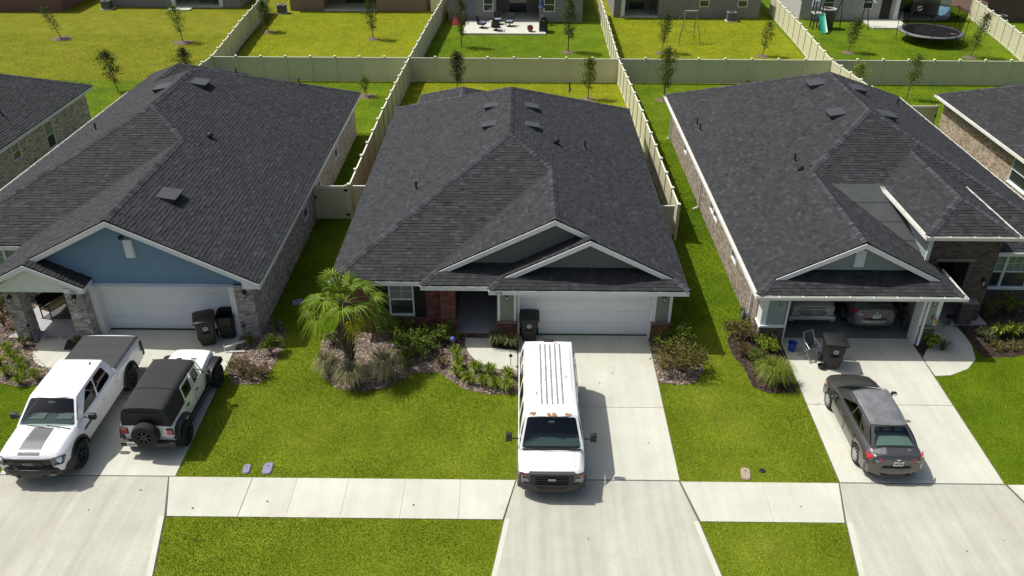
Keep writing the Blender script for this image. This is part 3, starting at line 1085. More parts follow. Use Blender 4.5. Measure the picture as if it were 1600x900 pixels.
def lantern(house, x, y, z, s=1.0):
    """wall lantern facing -Y; wall_lantern > lamp_glass"""
    mb = MB()
    mb.box(x - 0.05 * s, x + 0.05 * s, y - 0.02, y, z - 0.02, z + 0.16 * s)
    mb.tube((x, y - 0.02, z + 0.13 * s), (x, y - 0.12 * s, z + 0.16 * s), 0.012, 0.012, 6)
    mb.lathe([(0.0, 0.10), (0.03, 0.09), (0.075, 0.02), (0.08, 0.0)], 8, at=(x, y - 0.13 * s, z + 0.06))
    for i in range(4):
        a = R(45 + 90 * i)
        mb.tube((x + 0.06 * math.cos(a), y - 0.13 * s + 0.06 * math.sin(a), z + 0.06), (x + 0.045 * math.cos(a), y - 0.13 * s + 0.045 * math.sin(a), z - 0.14), 0.007, 0.007, 4)
    mb.lathe([(0.0, -0.17), (0.05, -0.16), (0.055, -0.14), (0.0, -0.14)], 8, at=(x, y - 0.13 * s, z))
    o = mb.build('wall_lantern', M_BLACK, house, world=True)
    MB().lathe([(0.0, 0.06), (0.045, 0.06), (0.035, -0.14), (0.0, -0.14)], 8, at=(x, y - 0.13 * s, z)).build('lamp_glass', mat('lamp_glass', (0.5, 0.5, 0.47), 0.15), o, world=True)
    return o

def siding_gable(house, x0, x1, xm, zb, za, y, m, expo=0.17, name='siding_board', z_floor=None):
    """lap boards filling the gable triangle (x0,zb) (x1,zb) (xm,za) and, below zb, the rectangle to z_floor"""
    z = z_floor if z_floor is not None else zb
    while z < za - 0.02:
        z2 = min(z + expo, za - 0.01)
        def span(zz):
            if zz <= zb: return x0, x1
            t = (zz - zb) / (za - zb)
            return x0 + (xm - x0) * t, x1 + (xm - x1) * t
        a0, b0 = span(z)
        a1, b1 = span(z2)
        vs = [(a0, y - 0.024, z), (b0, y - 0.024, z), (b1, y - 0.006, z2), (a1, y - 0.006, z2), (a0, y, z), (b0, y, z)]
        MB().add(vs, [(0, 1, 2, 3), (4, 5, 1, 0)]).build(name, m, house, world=True)
        z += expo

def batten_gable(house, x0, x1, xm, zb, za, y, m, step=0.3):
    """board and batten gable: sheet plus one batten per seam"""
    sh = MB().prism_xz([(x0, zb), (x1, zb), (xm, za)], y, y + 0.03).build('gable_wall', m, house, world=True)
    x = x0 + 0.25
    while x < x1 - 0.1:
        t = (x - x0) / (xm - x0) if x < xm else (x1 - x) / (x1 - xm)
        zt = zb + (za - zb) * t - 0.02
        if zt > zb + 0.05:
            MB().box(x - 0.018, x + 0.018, y - 0.014, y, zb, zt).build('batten', m, sh, world=True)
        x += step
    return sh

def roof_vent(house, x, y, z, s, dx, w=0.60, l=0.60, h=0.2):
    """slant-back metal vent on a slope that falls towards dx (+1 east, -1 west): sheet metal hood, open at the low side"""
    # local frame: along = horizontal eave dir (Y), down = dx
    k = 1 / math.sqrt(1 + s * s)
    dn = Vector((dx * k, 0, -s * k))
    nn = Vector((dx * s * k, 0, k))
    al = Vector((0, 1, 0))
    o = Vector((x, y, z))
    def P(a, d, n):
        return o + al * a + dn * d + nn * n
    mb = MB()
    mb.add([P(-w / 2, -l / 2, 0.01), P(w / 2, -l / 2, 0.01), P(w / 2, l / 2, h), P(-w / 2, l / 2, h)], [(0, 1, 2, 3)])
    mb.add([P(-w / 2, -l / 2, 0.0), P(-w / 2, l / 2 - 0.06, 0.0), P(-w / 2, l / 2, h)], [(0, 1, 2)])
    mb.add([P(w / 2, -l / 2, 0.0), P(w / 2, l / 2 - 0.06, 0.0), P(w / 2, l / 2, h)], [(0, 1, 2)])
    mb.add([P(-w / 2, l / 2, h), P(w / 2, l / 2, h), P(w / 2, l / 2 + 0.02, h - 0.05), P(-w / 2, l / 2 + 0.02, h - 0.05)], [(0, 1, 2, 3)])
    ob = mb.build('roof_vent', mat('vent_metal', (0.052, 0.055, 0.060), 0.6, spec=0.3), house, world=True)
    sc = MB().add([P(-w / 2, l / 2 - 0.03, 0.0), P(w / 2, l / 2 - 0.03, 0.0), P(w / 2, l / 2 - 0.03, h - 0.02), P(-w / 2, l / 2 - 0.03, h - 0.02)], [(0, 1, 2, 3)])
    sc.build('vent_screen', M_SCREEN, ob, world=True)
    return ob

def pipe_vent(house, x, y, z, h=0.38, r=0.04):
    mb = MB().tube((x, y, z - 0.15), (x, y, z + h), r, r, 10)
    mb.lathe([(0.12, 0.0), (0.06, 0.06), (r, 0.1)], 10, at=(x, y, z + 0.0))
    return mb.build('vent_pipe', M_BLACK, house, world=True)

def dome_vent(house, x, y, z):
    mb = MB().tube((x, y, z - 0.15), (x, y, z + 0.12), 0.09, 0.09, 12)
    mb.lathe([(0.15, 0.10), (0.15, 0.14), (0.11, 0.22), (0.0, 0.26)], 12, at=(x, y, z))
    return mb.build('vent_cap', M_BLACK, house, world=True)

def downspout(house, pts, w=0.075, name='downspout'):
    mb = MB()
    for a, b in zip(pts[:-1], pts[1:]):
        mb.beam(a, b, w, w * 0.8, up=(0, 1, 0.01))
    return mb.build(name, M_WHITE, house, world=True)

def soffit(house, poly, z, m=None, name='soffit'):
    mb = MB()
    tv = [Vector((x, y, 0)) for x, y in poly]
    mb.add([(x, y, z) for x, y in poly], [tuple(t) for t in tessellate_polygon([tv])])
    return mb.build(name, m or M_WHITE, house, world=True)

def valleys(house, lines):
    mb = MB()
    for a, b in lines:
        a, b = Vector(a) + Vector((0, 0, 0.012)), Vector(b) + Vector((0, 0, 0.012))
        mb.beam(a, b, 0.07, 0.03)
    return mb.build('roof_valley', M_DECK, house, world=True)

# ------------------------------------------------------------------ centre house
E = 2.5
S = 0.5
hc = thing('brick_house', 'single storey red brick house with two grey gables behind the white van', 'house', (-0.4, 26.2, 0))
pr = plane_x(6.15, E, S, False)
pl = plane_x(-6.95, E, S, True)
pf = plane_y(26.2, E, S)
pb = plane_y(45.35, E, S, False)
zR = 4.925
zrid = 5.775
planes = [
    ([(6.15, 25.62), (6.15, 45.35), (-0.4, 38.8), (-0.4, 32.75), (1.3, 31.05), (1.3, 26.45), (2.55, 26.45), (2.55, 26.1), (5.67, 26.1)], *pr),
    ([(-6.95, 26.2), (-3.55, 26.2), (1.3, 31.05), (-0.4, 32.75)], *pf),
    ([(-6.95, 26.2), (-0.4, 32.75), (-0.4, 38.8), (-6.95, 45.35)], *pl),
    ([(-6.95, 45.35), (-0.4, 38.8), (6.15, 45.35)], *pb),
    ([(-3.55, 25.9), (-3.0, 26.45), (1.3, 26.45), (1.3, 31.05), (-3.55, 26.2)], *plane_x(-3.55, E, S, True)),
    ([(-1.05, 25.62), (-0.57, 26.1), (2.55, 26.1), (2.55, 26.8), (-0.15, 26.8), (-1.05, 25.9)], *plane_x(-1.05, E, S, True)),
    ([(-3.55, 25.9), (-1.05, 25.9), (-0.15, 26.8), (-2.65, 26.8)], *plane_y(25.9, E, S)),
    ([(-1.05, 25.62), (6.15, 25.62), (5.27, 26.5), (-0.17, 26.5)], *plane_y(25.62, E, S)),
    # rear porch roof
    ([(-5.8, 44.0), (-5.8, 47.6), (-3.1, 44.9), (-3.1, 42.65)], *plane_x(-5.8, E, S, True)),
    ([(-0.4, 44.0), (-3.1, 42.65), (-3.1, 44.9), (-0.4, 47.6)], *plane_x(-0.4, E, S, False)),
    ([(-5.8, 47.6), (-3.1, 44.9), (-0.4, 47.6)], *plane_y(47.6, E, S, False)),
]
caps = [((-6.95, 26.2, E), (-0.4, 32.75, zrid)), ((-0.4, 32.75, zrid), (-0.4, 38.8, zrid)), ((1.3, 31.05, zR), (-0.4, 32.75, zrid)), ((1.3, 26.45, zR), (1.3, 31.05, zR)),
        ((-6.95, 45.35, E), (-0.4, 38.8, zrid)), ((6.15, 45.35, E), (-0.4, 38.8, zrid)), ((-3.55, 25.9, E), (-3.0, 26.45, 2.775)), ((-1.05, 25.62, E), (-0.57, 26.1, 2.74)),
        ((6.15, 25.62, E), (5.67, 26.1, 2.74)), ((2.55, 26.1, 4.3), (2.55, 26.45, 4.3)), ((-3.1, 44.9, 3.85), (-3.1, 42.65, 3.85)), ((-5.8, 47.6, E), (-3.1, 44.9, 3.85))]
roof(hc, planes, 21, caps)
valleys(hc, [((1.25, 31.0, 4.9), (-3.5, 26.25, 2.525))])
soffit(hc, [(-6.93, 26.22), (-3.55, 26.22), (-3.55, 25.92), (-1.05, 25.92), (-1.05, 25.64), (6.13, 25.64), (6.13, 45.33), (-6.93, 45.33)], 2.285)
fascia(hc, [(-6.95, 26.19, E), (-3.57, 26.19, E)])
fascia(hc, [(-3.57, 25.89, E), (-1.07, 25.89, E)])
fascia(hc, [(-1.07, 25.61, E), (6.16, 25.61, E)])
fascia(hc, [(6.155, 25.62, E), (6.155, 45.35, E)])
fascia(hc, [(-6.955, 26.2, E), (-6.955, 45.35, E)])
fascia(hc, [(-3.56, 25.9, E), (-3.56, 26.18, E)])
fascia(hc, [(-1.06, 25.63, E), (-1.06, 25.88, E)])
fascia(hc, [(-2.95, 26.43, 2.80), (1.3, 26.43, zR)], h=0.19, name='rake_board')
fascia(hc, [(1.3, 26.43, zR), (2.5, 26.43, 4.325)], h=0.19, name='rake_board')
fascia(hc, [(-0.5, 26.08, 2.775), (2.55, 26.08, 4.3)], h=0.19, name='rake_board')
fascia(hc, [(2.55, 26.08, 4.3), (5.6, 26.08, 2.775)], h=0.19, name='rake_board')
batten_gable(hc, -2.65, 5.25, 1.3, 2.9, zR - 0.06, 26.8, M_GREY)
batten_gable(hc, -0.17, 5.27, 2.55, 2.9, 4.24, 26.5, M_GREY)
# walls
bricks(hc, (-6.55, 26.62), (-2.9, 26.62), 0.0, 2.3, M_BR_RED, M_MORT_D, holes=[(1.68, 2.62, 0.72, 2.15)], seed=3)
window(hc, (-6.55, 26.62), (1, 0), 1.68, 2.62, 0.72, 2.15, sill='brick')
MB().box(-5.32, -4.9, 26.585, 26.612, 0.68, 2.16).build('shutter', M_SHUTTER, hc, world=True)
MB().box(-3.9, -3.48, 26.585, 26.612, 0.68, 2.16).build('shutter', M_SHUTTER, hc, world=True)
for sx in (-5.32, -3.9):
    for i in range(16):
        zz = 0.76 + i * 0.085
        MB().add([(sx + 0.05, 26.585, zz), (sx + 0.37, 26.585, zz), (sx + 0.37, 26.572, zz + 0.02), (sx + 0.05, 26.572, zz + 0.02)], [(0, 1, 2, 3)]).build('louvre', M_SHUTTER, hc, world=True)
brick_pier(hc, -2.9, -2.37, 26.3, 26.8, 0.0, 2.29, M_BR_RED, M_MORT_D, 31)
for x0, x1 in ((-0.78, -0.05), (5.02, 5.72)):
    brick_pier(hc, x0, x1, 26.12, 26.7, 0.0, 0.74, M_BR_RED, M_MORT_D, 41)
    MB().prism_xz([(x0 - 0.04, 0.74), (x1 + 0.04, 0.74), (x1, 0.83), (x0, 0.83)], 26.06, 26.7).build('pier_cap', mat('brick_cap', (0.20, 0.14, 0.11), 0.9, fine=0.4, fscale=12), hc, world=True)
    MB().box(x0 + 0.06, x1 - 0.06, 26.16, 26.66, 0.83, 2.29).build('pier_siding', M_SAGE, hc, world=True)
    for xa in (x0 + 0.01, x1 - 0.11):
        MB().box(xa, xa + 0.1, 26.13, 26.67, 0.83, 2.29).build('corner_trim', M_WHITE, hc, world=True)
    lantern(hc, (x0 + x1) / 2, 26.16, 1.92)
MB().box(-0.03, 0.06, 26.2, 26.55, 0.03, 2.29).build('door_jamb', M_WHITE, hc, world=True)
MB().box(4.94, 5.03, 26.2, 26.55, 0.03, 2.29).build('door_jamb', M_WHITE, hc, world=True)
MB().box(0.06, 4.94, 26.45, 26.55, 2.14, 2.29).build('door_header', M_WHITE, hc, world=True)
garage_door(hc, 0.06, 4.94, 26.45, 0.04, 2.14)
wall_box(hc, 5.6, 5.75, 26.7, 45.0, 0, 2.29, M_BR_RED)
wall_box(hc, -6.55, -6.4, 26.75, 45.0, 0, 2.29, M_BR_RED)
wall_box(hc, -6.55, 5.75, 44.85, 45.0, 0, 2.29, M_BR_RED)
wall_box(hc, -2.6, -0.1, 29.6, 29.7, 0, 2.29, M_BR_RED)
wall_box(hc, -2.5, -2.4, 26.8, 29.6, 0, 2.29, M_BR_RED)
wall_box(hc, -0.15, -0.05, 26.7, 29.6, 0, 2.29, M_SAGE)
MB().box(-1.8, -0.9, 29.55, 29.6, 0.12, 2.15).build('front_door', mat('door_dark', (0.02, 0.022, 0.03), 0.5), hc, world=True)
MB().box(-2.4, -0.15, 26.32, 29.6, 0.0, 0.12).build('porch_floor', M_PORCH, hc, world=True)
rb = MB()
for i in range(10):
    rb.cur_t = random.Random(i).random()
    rb.box(-2.38 + i * 0.155, -2.24 + i * 0.155, 26.17, 26.32, 0.03, 0.125)
rb.build('step_bricks', M_BR_DARK, hc, world=True, tone=True)['kind'] = 'stuff'
text_mesh('1218', 0.15, M_BLACK, 'house_number', hc, Matrix.Translation((-0.72 + 0.4, 25.59 - 26.2, 2.37)) @ TEXT_FRONT)
for x in (-1.3, 0.5):
    for y in (34.8, 37.3):
        roof_vent(hc, x, y, (pl if x < -0.4 else pr)[0] + (S if x < -0.4 else -S) * x, S, 1 if x > -0.4 else -1)
pipe_vent(hc, 2.64, 43.3, 2.5 + S * (6.15 - 2.64))
pipe_vent(hc, 2.95, 35.3, 2.5 + S * (6.15 - 2.95))
pipe_vent(hc, -4.2, 31.2, 2.5 + S * (-4.2 + 6.95))
dome_vent(hc, 1.6, 34.1, 2.5 + S * (6.15 - 1.6))

# ------------------------------------------------------------------ left house (blue gable)
hl = thing('brick_house', 'grey brick house with blue gable behind the white pickup', 'house', (-16.2, 26.2, 0))
zr2 = 5.92
zg = 5.02
planes = [
    ([(-9.42, 25.9), (-9.42, 48), (-16.26, 41.16), (-16.26, 35.54), (-14.46, 33.74), (-14.46, 25.9)], *plane_x(-9.42, E, S, False)),
    ([(-23.1, 28.7), (-19.5, 28.7), (-14.46, 33.74), (-16.26, 35.54)], *plane_y(28.7, E, S)),
    ([(-19.5, 25.9), (-14.46, 25.9), (-14.46, 33.74), (-19.5, 28.7)], *plane_x(-19.5, E, S, True)),
    ([(-23.1, 28.7), (-16.26, 35.54), (-16.26, 41.16), (-23.1, 48)], *plane_x(-23.1, E, S, True)),
    ([(-23.1, 48), (-16.26, 41.16), (-9.42, 48)], *plane_y(48, E, S, False)),
    ([(-15.7, 25.5), (-15.7, 26.25), (-17.6, 26.25), (-17.6, 25.5)], *plane_x(-15.7, E, S, False)),
    ([(-19.5, 25.5), (-17.6, 25.5), (-17.6, 25.9), (-19.5, 25.9)], *plane_x(-19.5, E, S, True)),
    # rear porch roof
    ([(-17.1, 47.6), (-17.1, 51.6), (-20.1, 48.6), (-20.1, 45.0)], *plane_x(-17.1, E, S, False)),
    ([(-23.1, 47.6), (-20.1, 45.0), (-20.1, 48.6), (-23.1, 51.6)], *plane_x(-23.1, E, S, True)),
    ([(-23.1, 51.6), (-20.1, 48.6), (-17.1, 51.6)], *plane_y(51.6, E, S, False)),
]
caps = [((-23.1, 28.7, E), (-16.26, 35.54, zr2)), ((-16.26, 35.54, zr2), (-16.26, 41.16, zr2)), ((-14.46, 33.74, zg), (-16.26, 35.54, zr2)), ((-14.46, 25.9, zg), (-14.46, 33.74, zg)),
        ((-9.42, 48, E), (-16.26, 41.16, zr2)), ((-20.1, 45.0, 4.0), (-20.1, 48.6, 4.0)), ((-17.1, 51.6, E), (-20.1, 48.6, 4.0))]
roof(hl, planes, 22, caps)
valleys(hl, [((-14.5, 33.7, 5.0), (-19.45, 28.75, 2.525))])
soffit(hl, [(-23.08, 28.72), (-19.48, 28.72), (-19.48, 26.0), (-9.44, 26.0), (-9.44, 47.98), (-23.08, 47.98)], 2.28)
fascia(hl, [(-9.41, 25.9, E), (-9.41, 48, E)])
fascia(hl, [(-23.1, 28.69, E), (-19.5, 28.69, E)])
fascia(hl, [(-23.11, 28.7, E), (-23.11, 48, E)])
gutter(hl, (-23.12, 28.7, E - 0.02), (-23.12, 48, E - 0.02), (1, 0, 0))
fascia(hl, [(-14.46, 25.88, zg), (-9.42, 25.88, E)], h=0.2, name='rake_board')
fascia(hl, [(-17.6, 25.88, 3.45), (-14.46, 25.88, zg)], h=0.2, name='rake_board')
fascia(hl, [(-19.5, 25.48, E), (-17.6, 25.48, 3.45)], h=0.2, name='rake_board')
fascia(hl, [(-17.6, 25.48, 3.45), (-15.7, 25.48, E)], h=0.17, name='rake_board')
fascia(hl, [(-15.69, 25.49, E), (-15.69, 26.2, E)])
MB().prism_xz([(-10.05, 2.28), (-9.40, 2.28), (-9.40, 2.46), (-10.05, 2.72)], 25.87, 26.2).build('rake_return', M_WHITE, hl, world=True)
MB().prism_xz([(-19.2, 2.25), (-15.85, 2.25), (-17.6, 3.28)], 25.6, 25.66).build('porch_gable', M_PALEG, hl, world=True)
MB().prism_xz([(-16.45, 2.24), (-15.70, 2.24), (-15.70, 2.42), (-16.45, 2.42)], 25.53, 25.6).build('number_board', M_WHITE, hl, world=True)
text_mesh('1222', 0.15, M_BLACK, 'house_number', hl, Matrix.Translation((-16.1 + 16.2, 25.52 - 26.2, 2.33)) @ TEXT_FRONT)
siding_gable(hl, -18.9, -9.92, -14.46, 2.62, zg - 0.12, 26.25, M_BLUE, z_floor=2.2)
MB().prism_xz([(-19.1, 2.2), (-9.85, 2.2), (-9.85, 2.6), (-14.46, 4.9), (-19.1, 2.6)], 26.25, 26.3).build('gable_wall', M_BLUE, hl, world=True)
gv = MB()
gv.box(-14.17, -13.83, 26.18, 26.23, 3.38, 4.12)
gvo = gv.build('gable_vent', M_WHITE, hl, world=True)
for i in range(9):
    zz = 3.4 + i * 0.08
    MB().add([(-14.14, 26.155, zz), (-13.86, 26.155, zz), (-13.86, 26.13, zz + 0.0), (-14.14, 26.13, zz)], [(0, 1, 2, 3)]).build('louvre', M_WHITE, gvo, world=True)
    MB().add([(-14.14, 26.13, zz), (-13.86, 26.13, zz), (-13.86, 26.155, zz + 0.07), (-14.14, 26.155, zz + 0.07)], [(0, 1, 2, 3)]).build('louvre', M_WHITE, gvo, world=True)
MB().bbox(-14.24, -14.10, 26.08, 26.2, 4.15, 4.28, 0.03).build('security_light', M_BLACK, hl, world=True)
bricks(hl, (-10.5, 26.15), (-9.8, 26.15), 0.0, 2.28, M_BR_GREY, M_MORT, seed=7)
bricks(hl, (-9.8, 26.17), (-9.8, 47.6), 0.0, 2.28, M_BR_GREY, M_MORT, seed=8,
       holes=[(7.9, 8.8, 0.85, 2.1), (10.7, 11.6, 0.85, 2.1), (15.2, 16.1, 0.85, 2.1)])
for s in (7.9, 10.7, 15.2):
    window(hl, (-9.8, 26.17), (0, 1), s, s + 0.9, 0.85, 2.1, sill=None)
brick_pier(hl, -18.85, -18.3, 25.75, 26.3, 0.1, 2.26, M_BR_GREY, M_MORT, 51)
brick_pier(hl, -16.62, -15.95, 25.8, 26.5, 0.1, 2.24, M_BR_GREY, M_MORT, 55)
lantern(hl, -18.6, 25.75, 1.9)
lantern(hl, -16.25, 25.8, 1.9)
lantern(hl, -10.1, 26.15, 1.95)
MB().box(-15.93, -15.72, 26.2, 26.65, 0.03, 2.24).build('door_jamb', M_WHITE, hl, world=True)
MB().box(-10.72, -10.5, 26.17, 26.65, 0.03, 2.24).build('door_jamb', M_WHITE, hl, world=True)
garage_door(hl, -15.72, -10.72, 26.6, 0.04, 2.22, flat=True)
MB().box(-15.72, -10.72, 26.3, 26.6, 2.18, 2.23).build('door_header', M_WHITE, hl, world=True)
wall_box(hl, -19.1, -15.9, 29.3, 29.4, 0, 2.28, M_BR_GREY)
wall_box(hl, -16.0, -15.9, 26.5, 29.3, 0, 2.28, M_BR_GREY)
wall_box(hl, -17.2, -16.3, 29.25, 29.3, 0.1, 2.1, mat('door_red', (0.06, 0.02, 0.02), 0.5), 'front_door')
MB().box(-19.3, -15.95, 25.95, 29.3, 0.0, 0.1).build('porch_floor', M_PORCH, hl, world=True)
rb = MB()
for i in range(21):
    rb.cur_t = random.Random(i + 50).random()
    rb.box(-19.28 + i * 0.155, -19.14 + i * 0.155, 25.8, 25.95, 0.02, 0.105)
rb.build('step_bricks', M_BR_GREY, hl, world=True, tone=True)['kind'] = 'stuff'
bricks(hl, (-22.7, 29.1), (-19.1, 29.1), 0.0, 2.28, M_BR_GREY, M_MORT, holes=[(1.2, 2.9, 0.7, 2.1)], seed=9)
window(hl, (-22.7, 29.1), (1, 0), 1.2, 2.9, 0.7, 2.1, two=True)
wall_box(hl, -22.7, -22.55, 29.1, 47.6, 0, 2.28, M_BR_GREY)
wall_box(hl, -22.55, -9.95, 47.45, 47.6, 0, 2.28, M_BR_GREY)
for x, y in ((-13.45, 29.05), (-15.6, 39.7), (-17.3, 39.5)):
    if x > -16.26:
        roof_vent(hl, x, y, 2.5 + S * (-9.42 - x), S, 1, 0.92, 0.72, 0.24)
    else:
        roof_vent(hl, x, y, 2.5 + S * (x + 23.1), S, -1, 0.92, 0.72, 0.24)
pipe_vent(hl, -20.0, 37.3, 2.5 + S * 3.1)
pipe_vent(hl, -12.2, 45.1, 2.5 + S * 2.8, 0.3)
pipe_vent(hl, -15.0, 43.4, 2.5 + S * (48 - 43.4), 0.45)
dome_vent(hl, -13.7, 34.9, 2.5 + S * (-9.42 + 13.7))

# ------------------------------------------------------------------ right house (open garage, brick entry tower)
hr = thing('brick_house', 'brown brick house with open double garage and tall brick entry', 'house', (12.3, 26.2, 0))
zr3 = 5.9
zt = 4.325
planes = [
    ([(8.6, 25.4), (9.2, 26.0), (12.25, 26.0), (12.25, 32.45), (15.4, 35.6), (15.4, 41.15), (8.6, 47.95)], *plane_x(8.6, E, S, True)),
    ([(12.25, 32.45), (12.9, 31.8), (15.0, 31.8), (16.65, 33.45), (18.3, 31.8), (18.0, 31.8), (18.0, 28.8), (22.2, 28.8), (15.4, 35.6)], *plane_y(28.8, E, S)),
    ([(22.2, 28.8), (22.2, 47.95), (15.4, 41.15), (15.4, 35.6)], *plane_x(22.2, E, S, False)),
    ([(8.6, 47.95), (15.4, 41.15), (22.2, 47.95)], *plane_y(47.95, E, S, False)),
    ([(12.25, 26.0), (15.3, 26.0), (15.9, 25.4), (15.9, 27.55), (15.4, 27.9), (12.9, 31.8), (12.25, 32.45)], *plane_x(15.9, E, S, False)),
    ([(8.6, 25.4), (15.9, 25.4), (14.9, 26.4), (9.6, 26.4)], *plane_y(25.4, E, S)),
]
tower = [
    ([(15.0, 27.2), (16.65, 28.85), (16.65, 33.45), (15.0, 31.8)], *plane_x(15.0, 4.0, S, True)),
    ([(15.0, 27.2), (18.3, 27.2), (16.65, 28.85)], *plane_y(27.2, 4.0, S)),
    ([(18.3, 27.2), (18.3, 31.8), (16.65, 33.45), (16.65, 28.85)], *plane_x(18.3, 4.0, S, False)),
]
caps = [((12.25, 32.45, zt), (15.4, 35.6, zr3)), ((22.2, 28.8, E), (15.4, 35.6, zr3)), ((15.4, 35.6, zr3), (15.4, 41.15, zr3)), ((12.25, 26.0, zt), (12.25, 32.45, zt)), ((8.6, 47.95, E), (15.4, 41.15, zr3)),
        ((22.2, 47.95, E), (15.4, 41.15, zr3)), ((8.6, 25.4, E), (9.2, 26.0, 2.8)), ((15.9, 25.4, E), (15.3, 26.0, 2.8)), ((15.0, 27.2, 4.0), (16.65, 28.85, 4.825)), ((18.3, 27.2, 4.0), (16.65, 28.85, 4.825)), ((16.65, 28.85, 4.825), (16.65, 33.45, 4.825))]
roof(hr, planes + tower, 23, caps)
valleys(hr, [((12.3, 32.4, 4.3), (12.9, 31.8, 4.0)), ((15.0, 31.8, 4.0), (16.6, 33.4, 4.8)), ((18.25, 31.85, 4.025), (16.7, 33.4, 4.8))])
soffit(hr, [(8.62, 25.42), (15.88, 25.42), (15.88, 27.5), (15.4, 27.5), (15.4, 30.0), (18.1, 30.0), (18.1, 28.82), (22.18, 28.82), (22.18, 47.93), (8.62, 47.93)], 2.3)
soffit(hr, [(15.02, 27.22), (18.28, 27.22), (18.28, 31.7), (15.02, 31.7)], 3.84)
ms = 0.32
MB().add([(12.85, 31.85, 4.03), (15.4, 31.85, 4.03), (15.4, 27.85, 2.79)], [(0, 1, 2)]).build('flat_roof', M_MEMB, hr, world=True)
sm = MB()
for q in (0.28, 0.55, 0.8):
    yy = 31.85 - 4.0 * q
    sm.beam((12.85 + 2.55 * q, yy, 4.03 - 1.24 * q + 0.006), (15.36, yy, 4.03 - 1.24 * q + 0.006), 0.06, 0.006)
sm.build('roof_seams', mat('membrane_seam', (0.035, 0.038, 0.038), 0.8), hr, world=True)
fascia(hr, [(8.61, 25.4, E), (8.61, 47.95, E)])
fascia(hr, [(8.6, 25.41, E), (15.9, 25.41, E)])
fascia(hr, [(15.89, 25.4, E), (15.89, 27.5, E)])
fascia(hr, [(18.05, 28.81, E), (22.2, 28.81, E)])
fascia(hr, [(22.19, 28.8, E), (22.19, 47.95, E)])
for a, b in (((15.01, 27.21, 4.0), (18.29, 27.21, 4.0)), ((15.01, 27.22, 4.0), (15.01, 31.75, 4.0)), ((18.29, 27.22, 4.0), (18.29, 31.75, 4.0))):
    fascia(hr, [a, b])
g1 = E - 0.025
gutter(hr, (8.59, 25.28, g1), (8.59, 47.95, g1), (1, 0, 0))
gutter(hr, (8.47, 25.39, g1), (16.02, 25.39, g1), (0, 1, 0))
gutter(hr, (15.91, 25.28, g1), (15.91, 27.45, g1), (-1, 0, 0))
gutter(hr, (18.45, 28.79, g1), (22.32, 28.79, g1), (0, 1, 0))
gutter(hr, (22.21, 28.68, g1), (22.21, 47.95, g1), (-1, 0, 0))
gutter(hr, (14.99, 27.08, 3.975), (14.99, 31.75, 3.975), (1, 0, 0))
gutter(hr, (14.87, 27.19, 3.975), (18.43, 27.19, 3.975), (0, 1, 0))
gutter(hr, (18.31, 27.08, 3.975), (18.31, 31.7, 3.975), (-1, 0, 0))
fascia(hr, [(9.25, 25.98, 2.825), (12.25, 25.98, zt)], h=0.19, name='rake_board')
fascia(hr, [(12.25, 25.98, zt), (15.25, 25.98, 2.825)], h=0.19, name='rake_board')
MB().prism_xz([(9.6, 2.85), (14.9, 2.85), (12.25, 4.2)], 26.4, 26.44).build('gable_wall', M_GREEN, hr, world=True)
siding_gable(hr, 9.6, 14.9, 12.25, 2.9, 4.2, 26.4, M_GREEN, expo=0.28)
gvo = MB().box(12.12, 12.48, 26.31, 26.39, 3.15, 3.85).build('gable_vent', M_WHITE, hr, world=True)
for i in range(8):
    zz = 3.19 + i * 0.08
    MB().add([(12.16, 26.28, zz), (12.44, 26.28, zz), (12.44, 26.305, zz + 0.07), (12.16, 26.305, zz + 0.07)], [(0, 1, 2, 3)]).build('louvre', M_WHITE, gvo, world=True)
# garage front piers and room
for x0, x1 in ((9.02, 9.93), (14.98, 15.55)):
    brick_pier(hr, x0, x1, 25.95, 26.5, 0.0, 0.78, M_BR_DARK, M_MORT, 61)
    MB().prism_xz([(x0 - 0.05, 0.78), (x1 + 0.03, 0.78), (x1, 0.86), (x0, 0.86)], 25.89, 26.5).build('pier_cap', M_WHITE if x0 < 10 else mat('brick_cap_grey', (0.2, 0.18, 0.17), 0.9), hr, world=True)
    MB().box(x0 + 0.05, x1 - 0.03, 26.0, 26.45, 0.86, 2.3).build('pier_siding', M_GREEN, hr, world=True)
    lantern(hr, (x0 + x1) / 2 + (0.15 if x0 < 10 else -0.05), 26.0, 1.95)
MB().box(9.02, 9.22, 25.97, 26.47, 0.86, 2.3).build('corner_trim', M_WHITE, hr, world=True)
MB().box(15.42, 15.57, 25.97, 26.47, 0.86, 2.3).build('corner_trim', M_WHITE, hr, world=True)
MB().box(9.93, 10.0, 25.97, 26.5, 0.03, 2.3).build('door_jamb', M_WHITE, hr, world=True)
MB().box(14.88, 14.99, 25.97, 26.5, 0.03, 2.3).build('door_jamb', M_WHITE, hr, world=True)
downspout(hr, [(15.05, 25.55, 2.36), (15.02, 25.88, 2.1), (15.02, 25.88, 0.9), (14.98, 25.8, 0.7), (14.98, 25.8, 0.1)])
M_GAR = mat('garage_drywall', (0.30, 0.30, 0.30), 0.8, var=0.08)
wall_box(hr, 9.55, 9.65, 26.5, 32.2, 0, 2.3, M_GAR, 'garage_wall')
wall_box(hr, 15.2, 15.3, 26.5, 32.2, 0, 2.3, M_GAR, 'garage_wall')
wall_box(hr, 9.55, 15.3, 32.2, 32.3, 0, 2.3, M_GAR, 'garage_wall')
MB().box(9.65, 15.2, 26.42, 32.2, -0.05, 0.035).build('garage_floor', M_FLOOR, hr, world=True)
hd = MB()
for i in range(4):
    hd.box(10.02, 14.86, 26.75 + i * 0.56, 27.29 + i * 0.56, 2.17, 2.21)
hd.build('raised_garage_door', M_DOOR, hr, world=True)
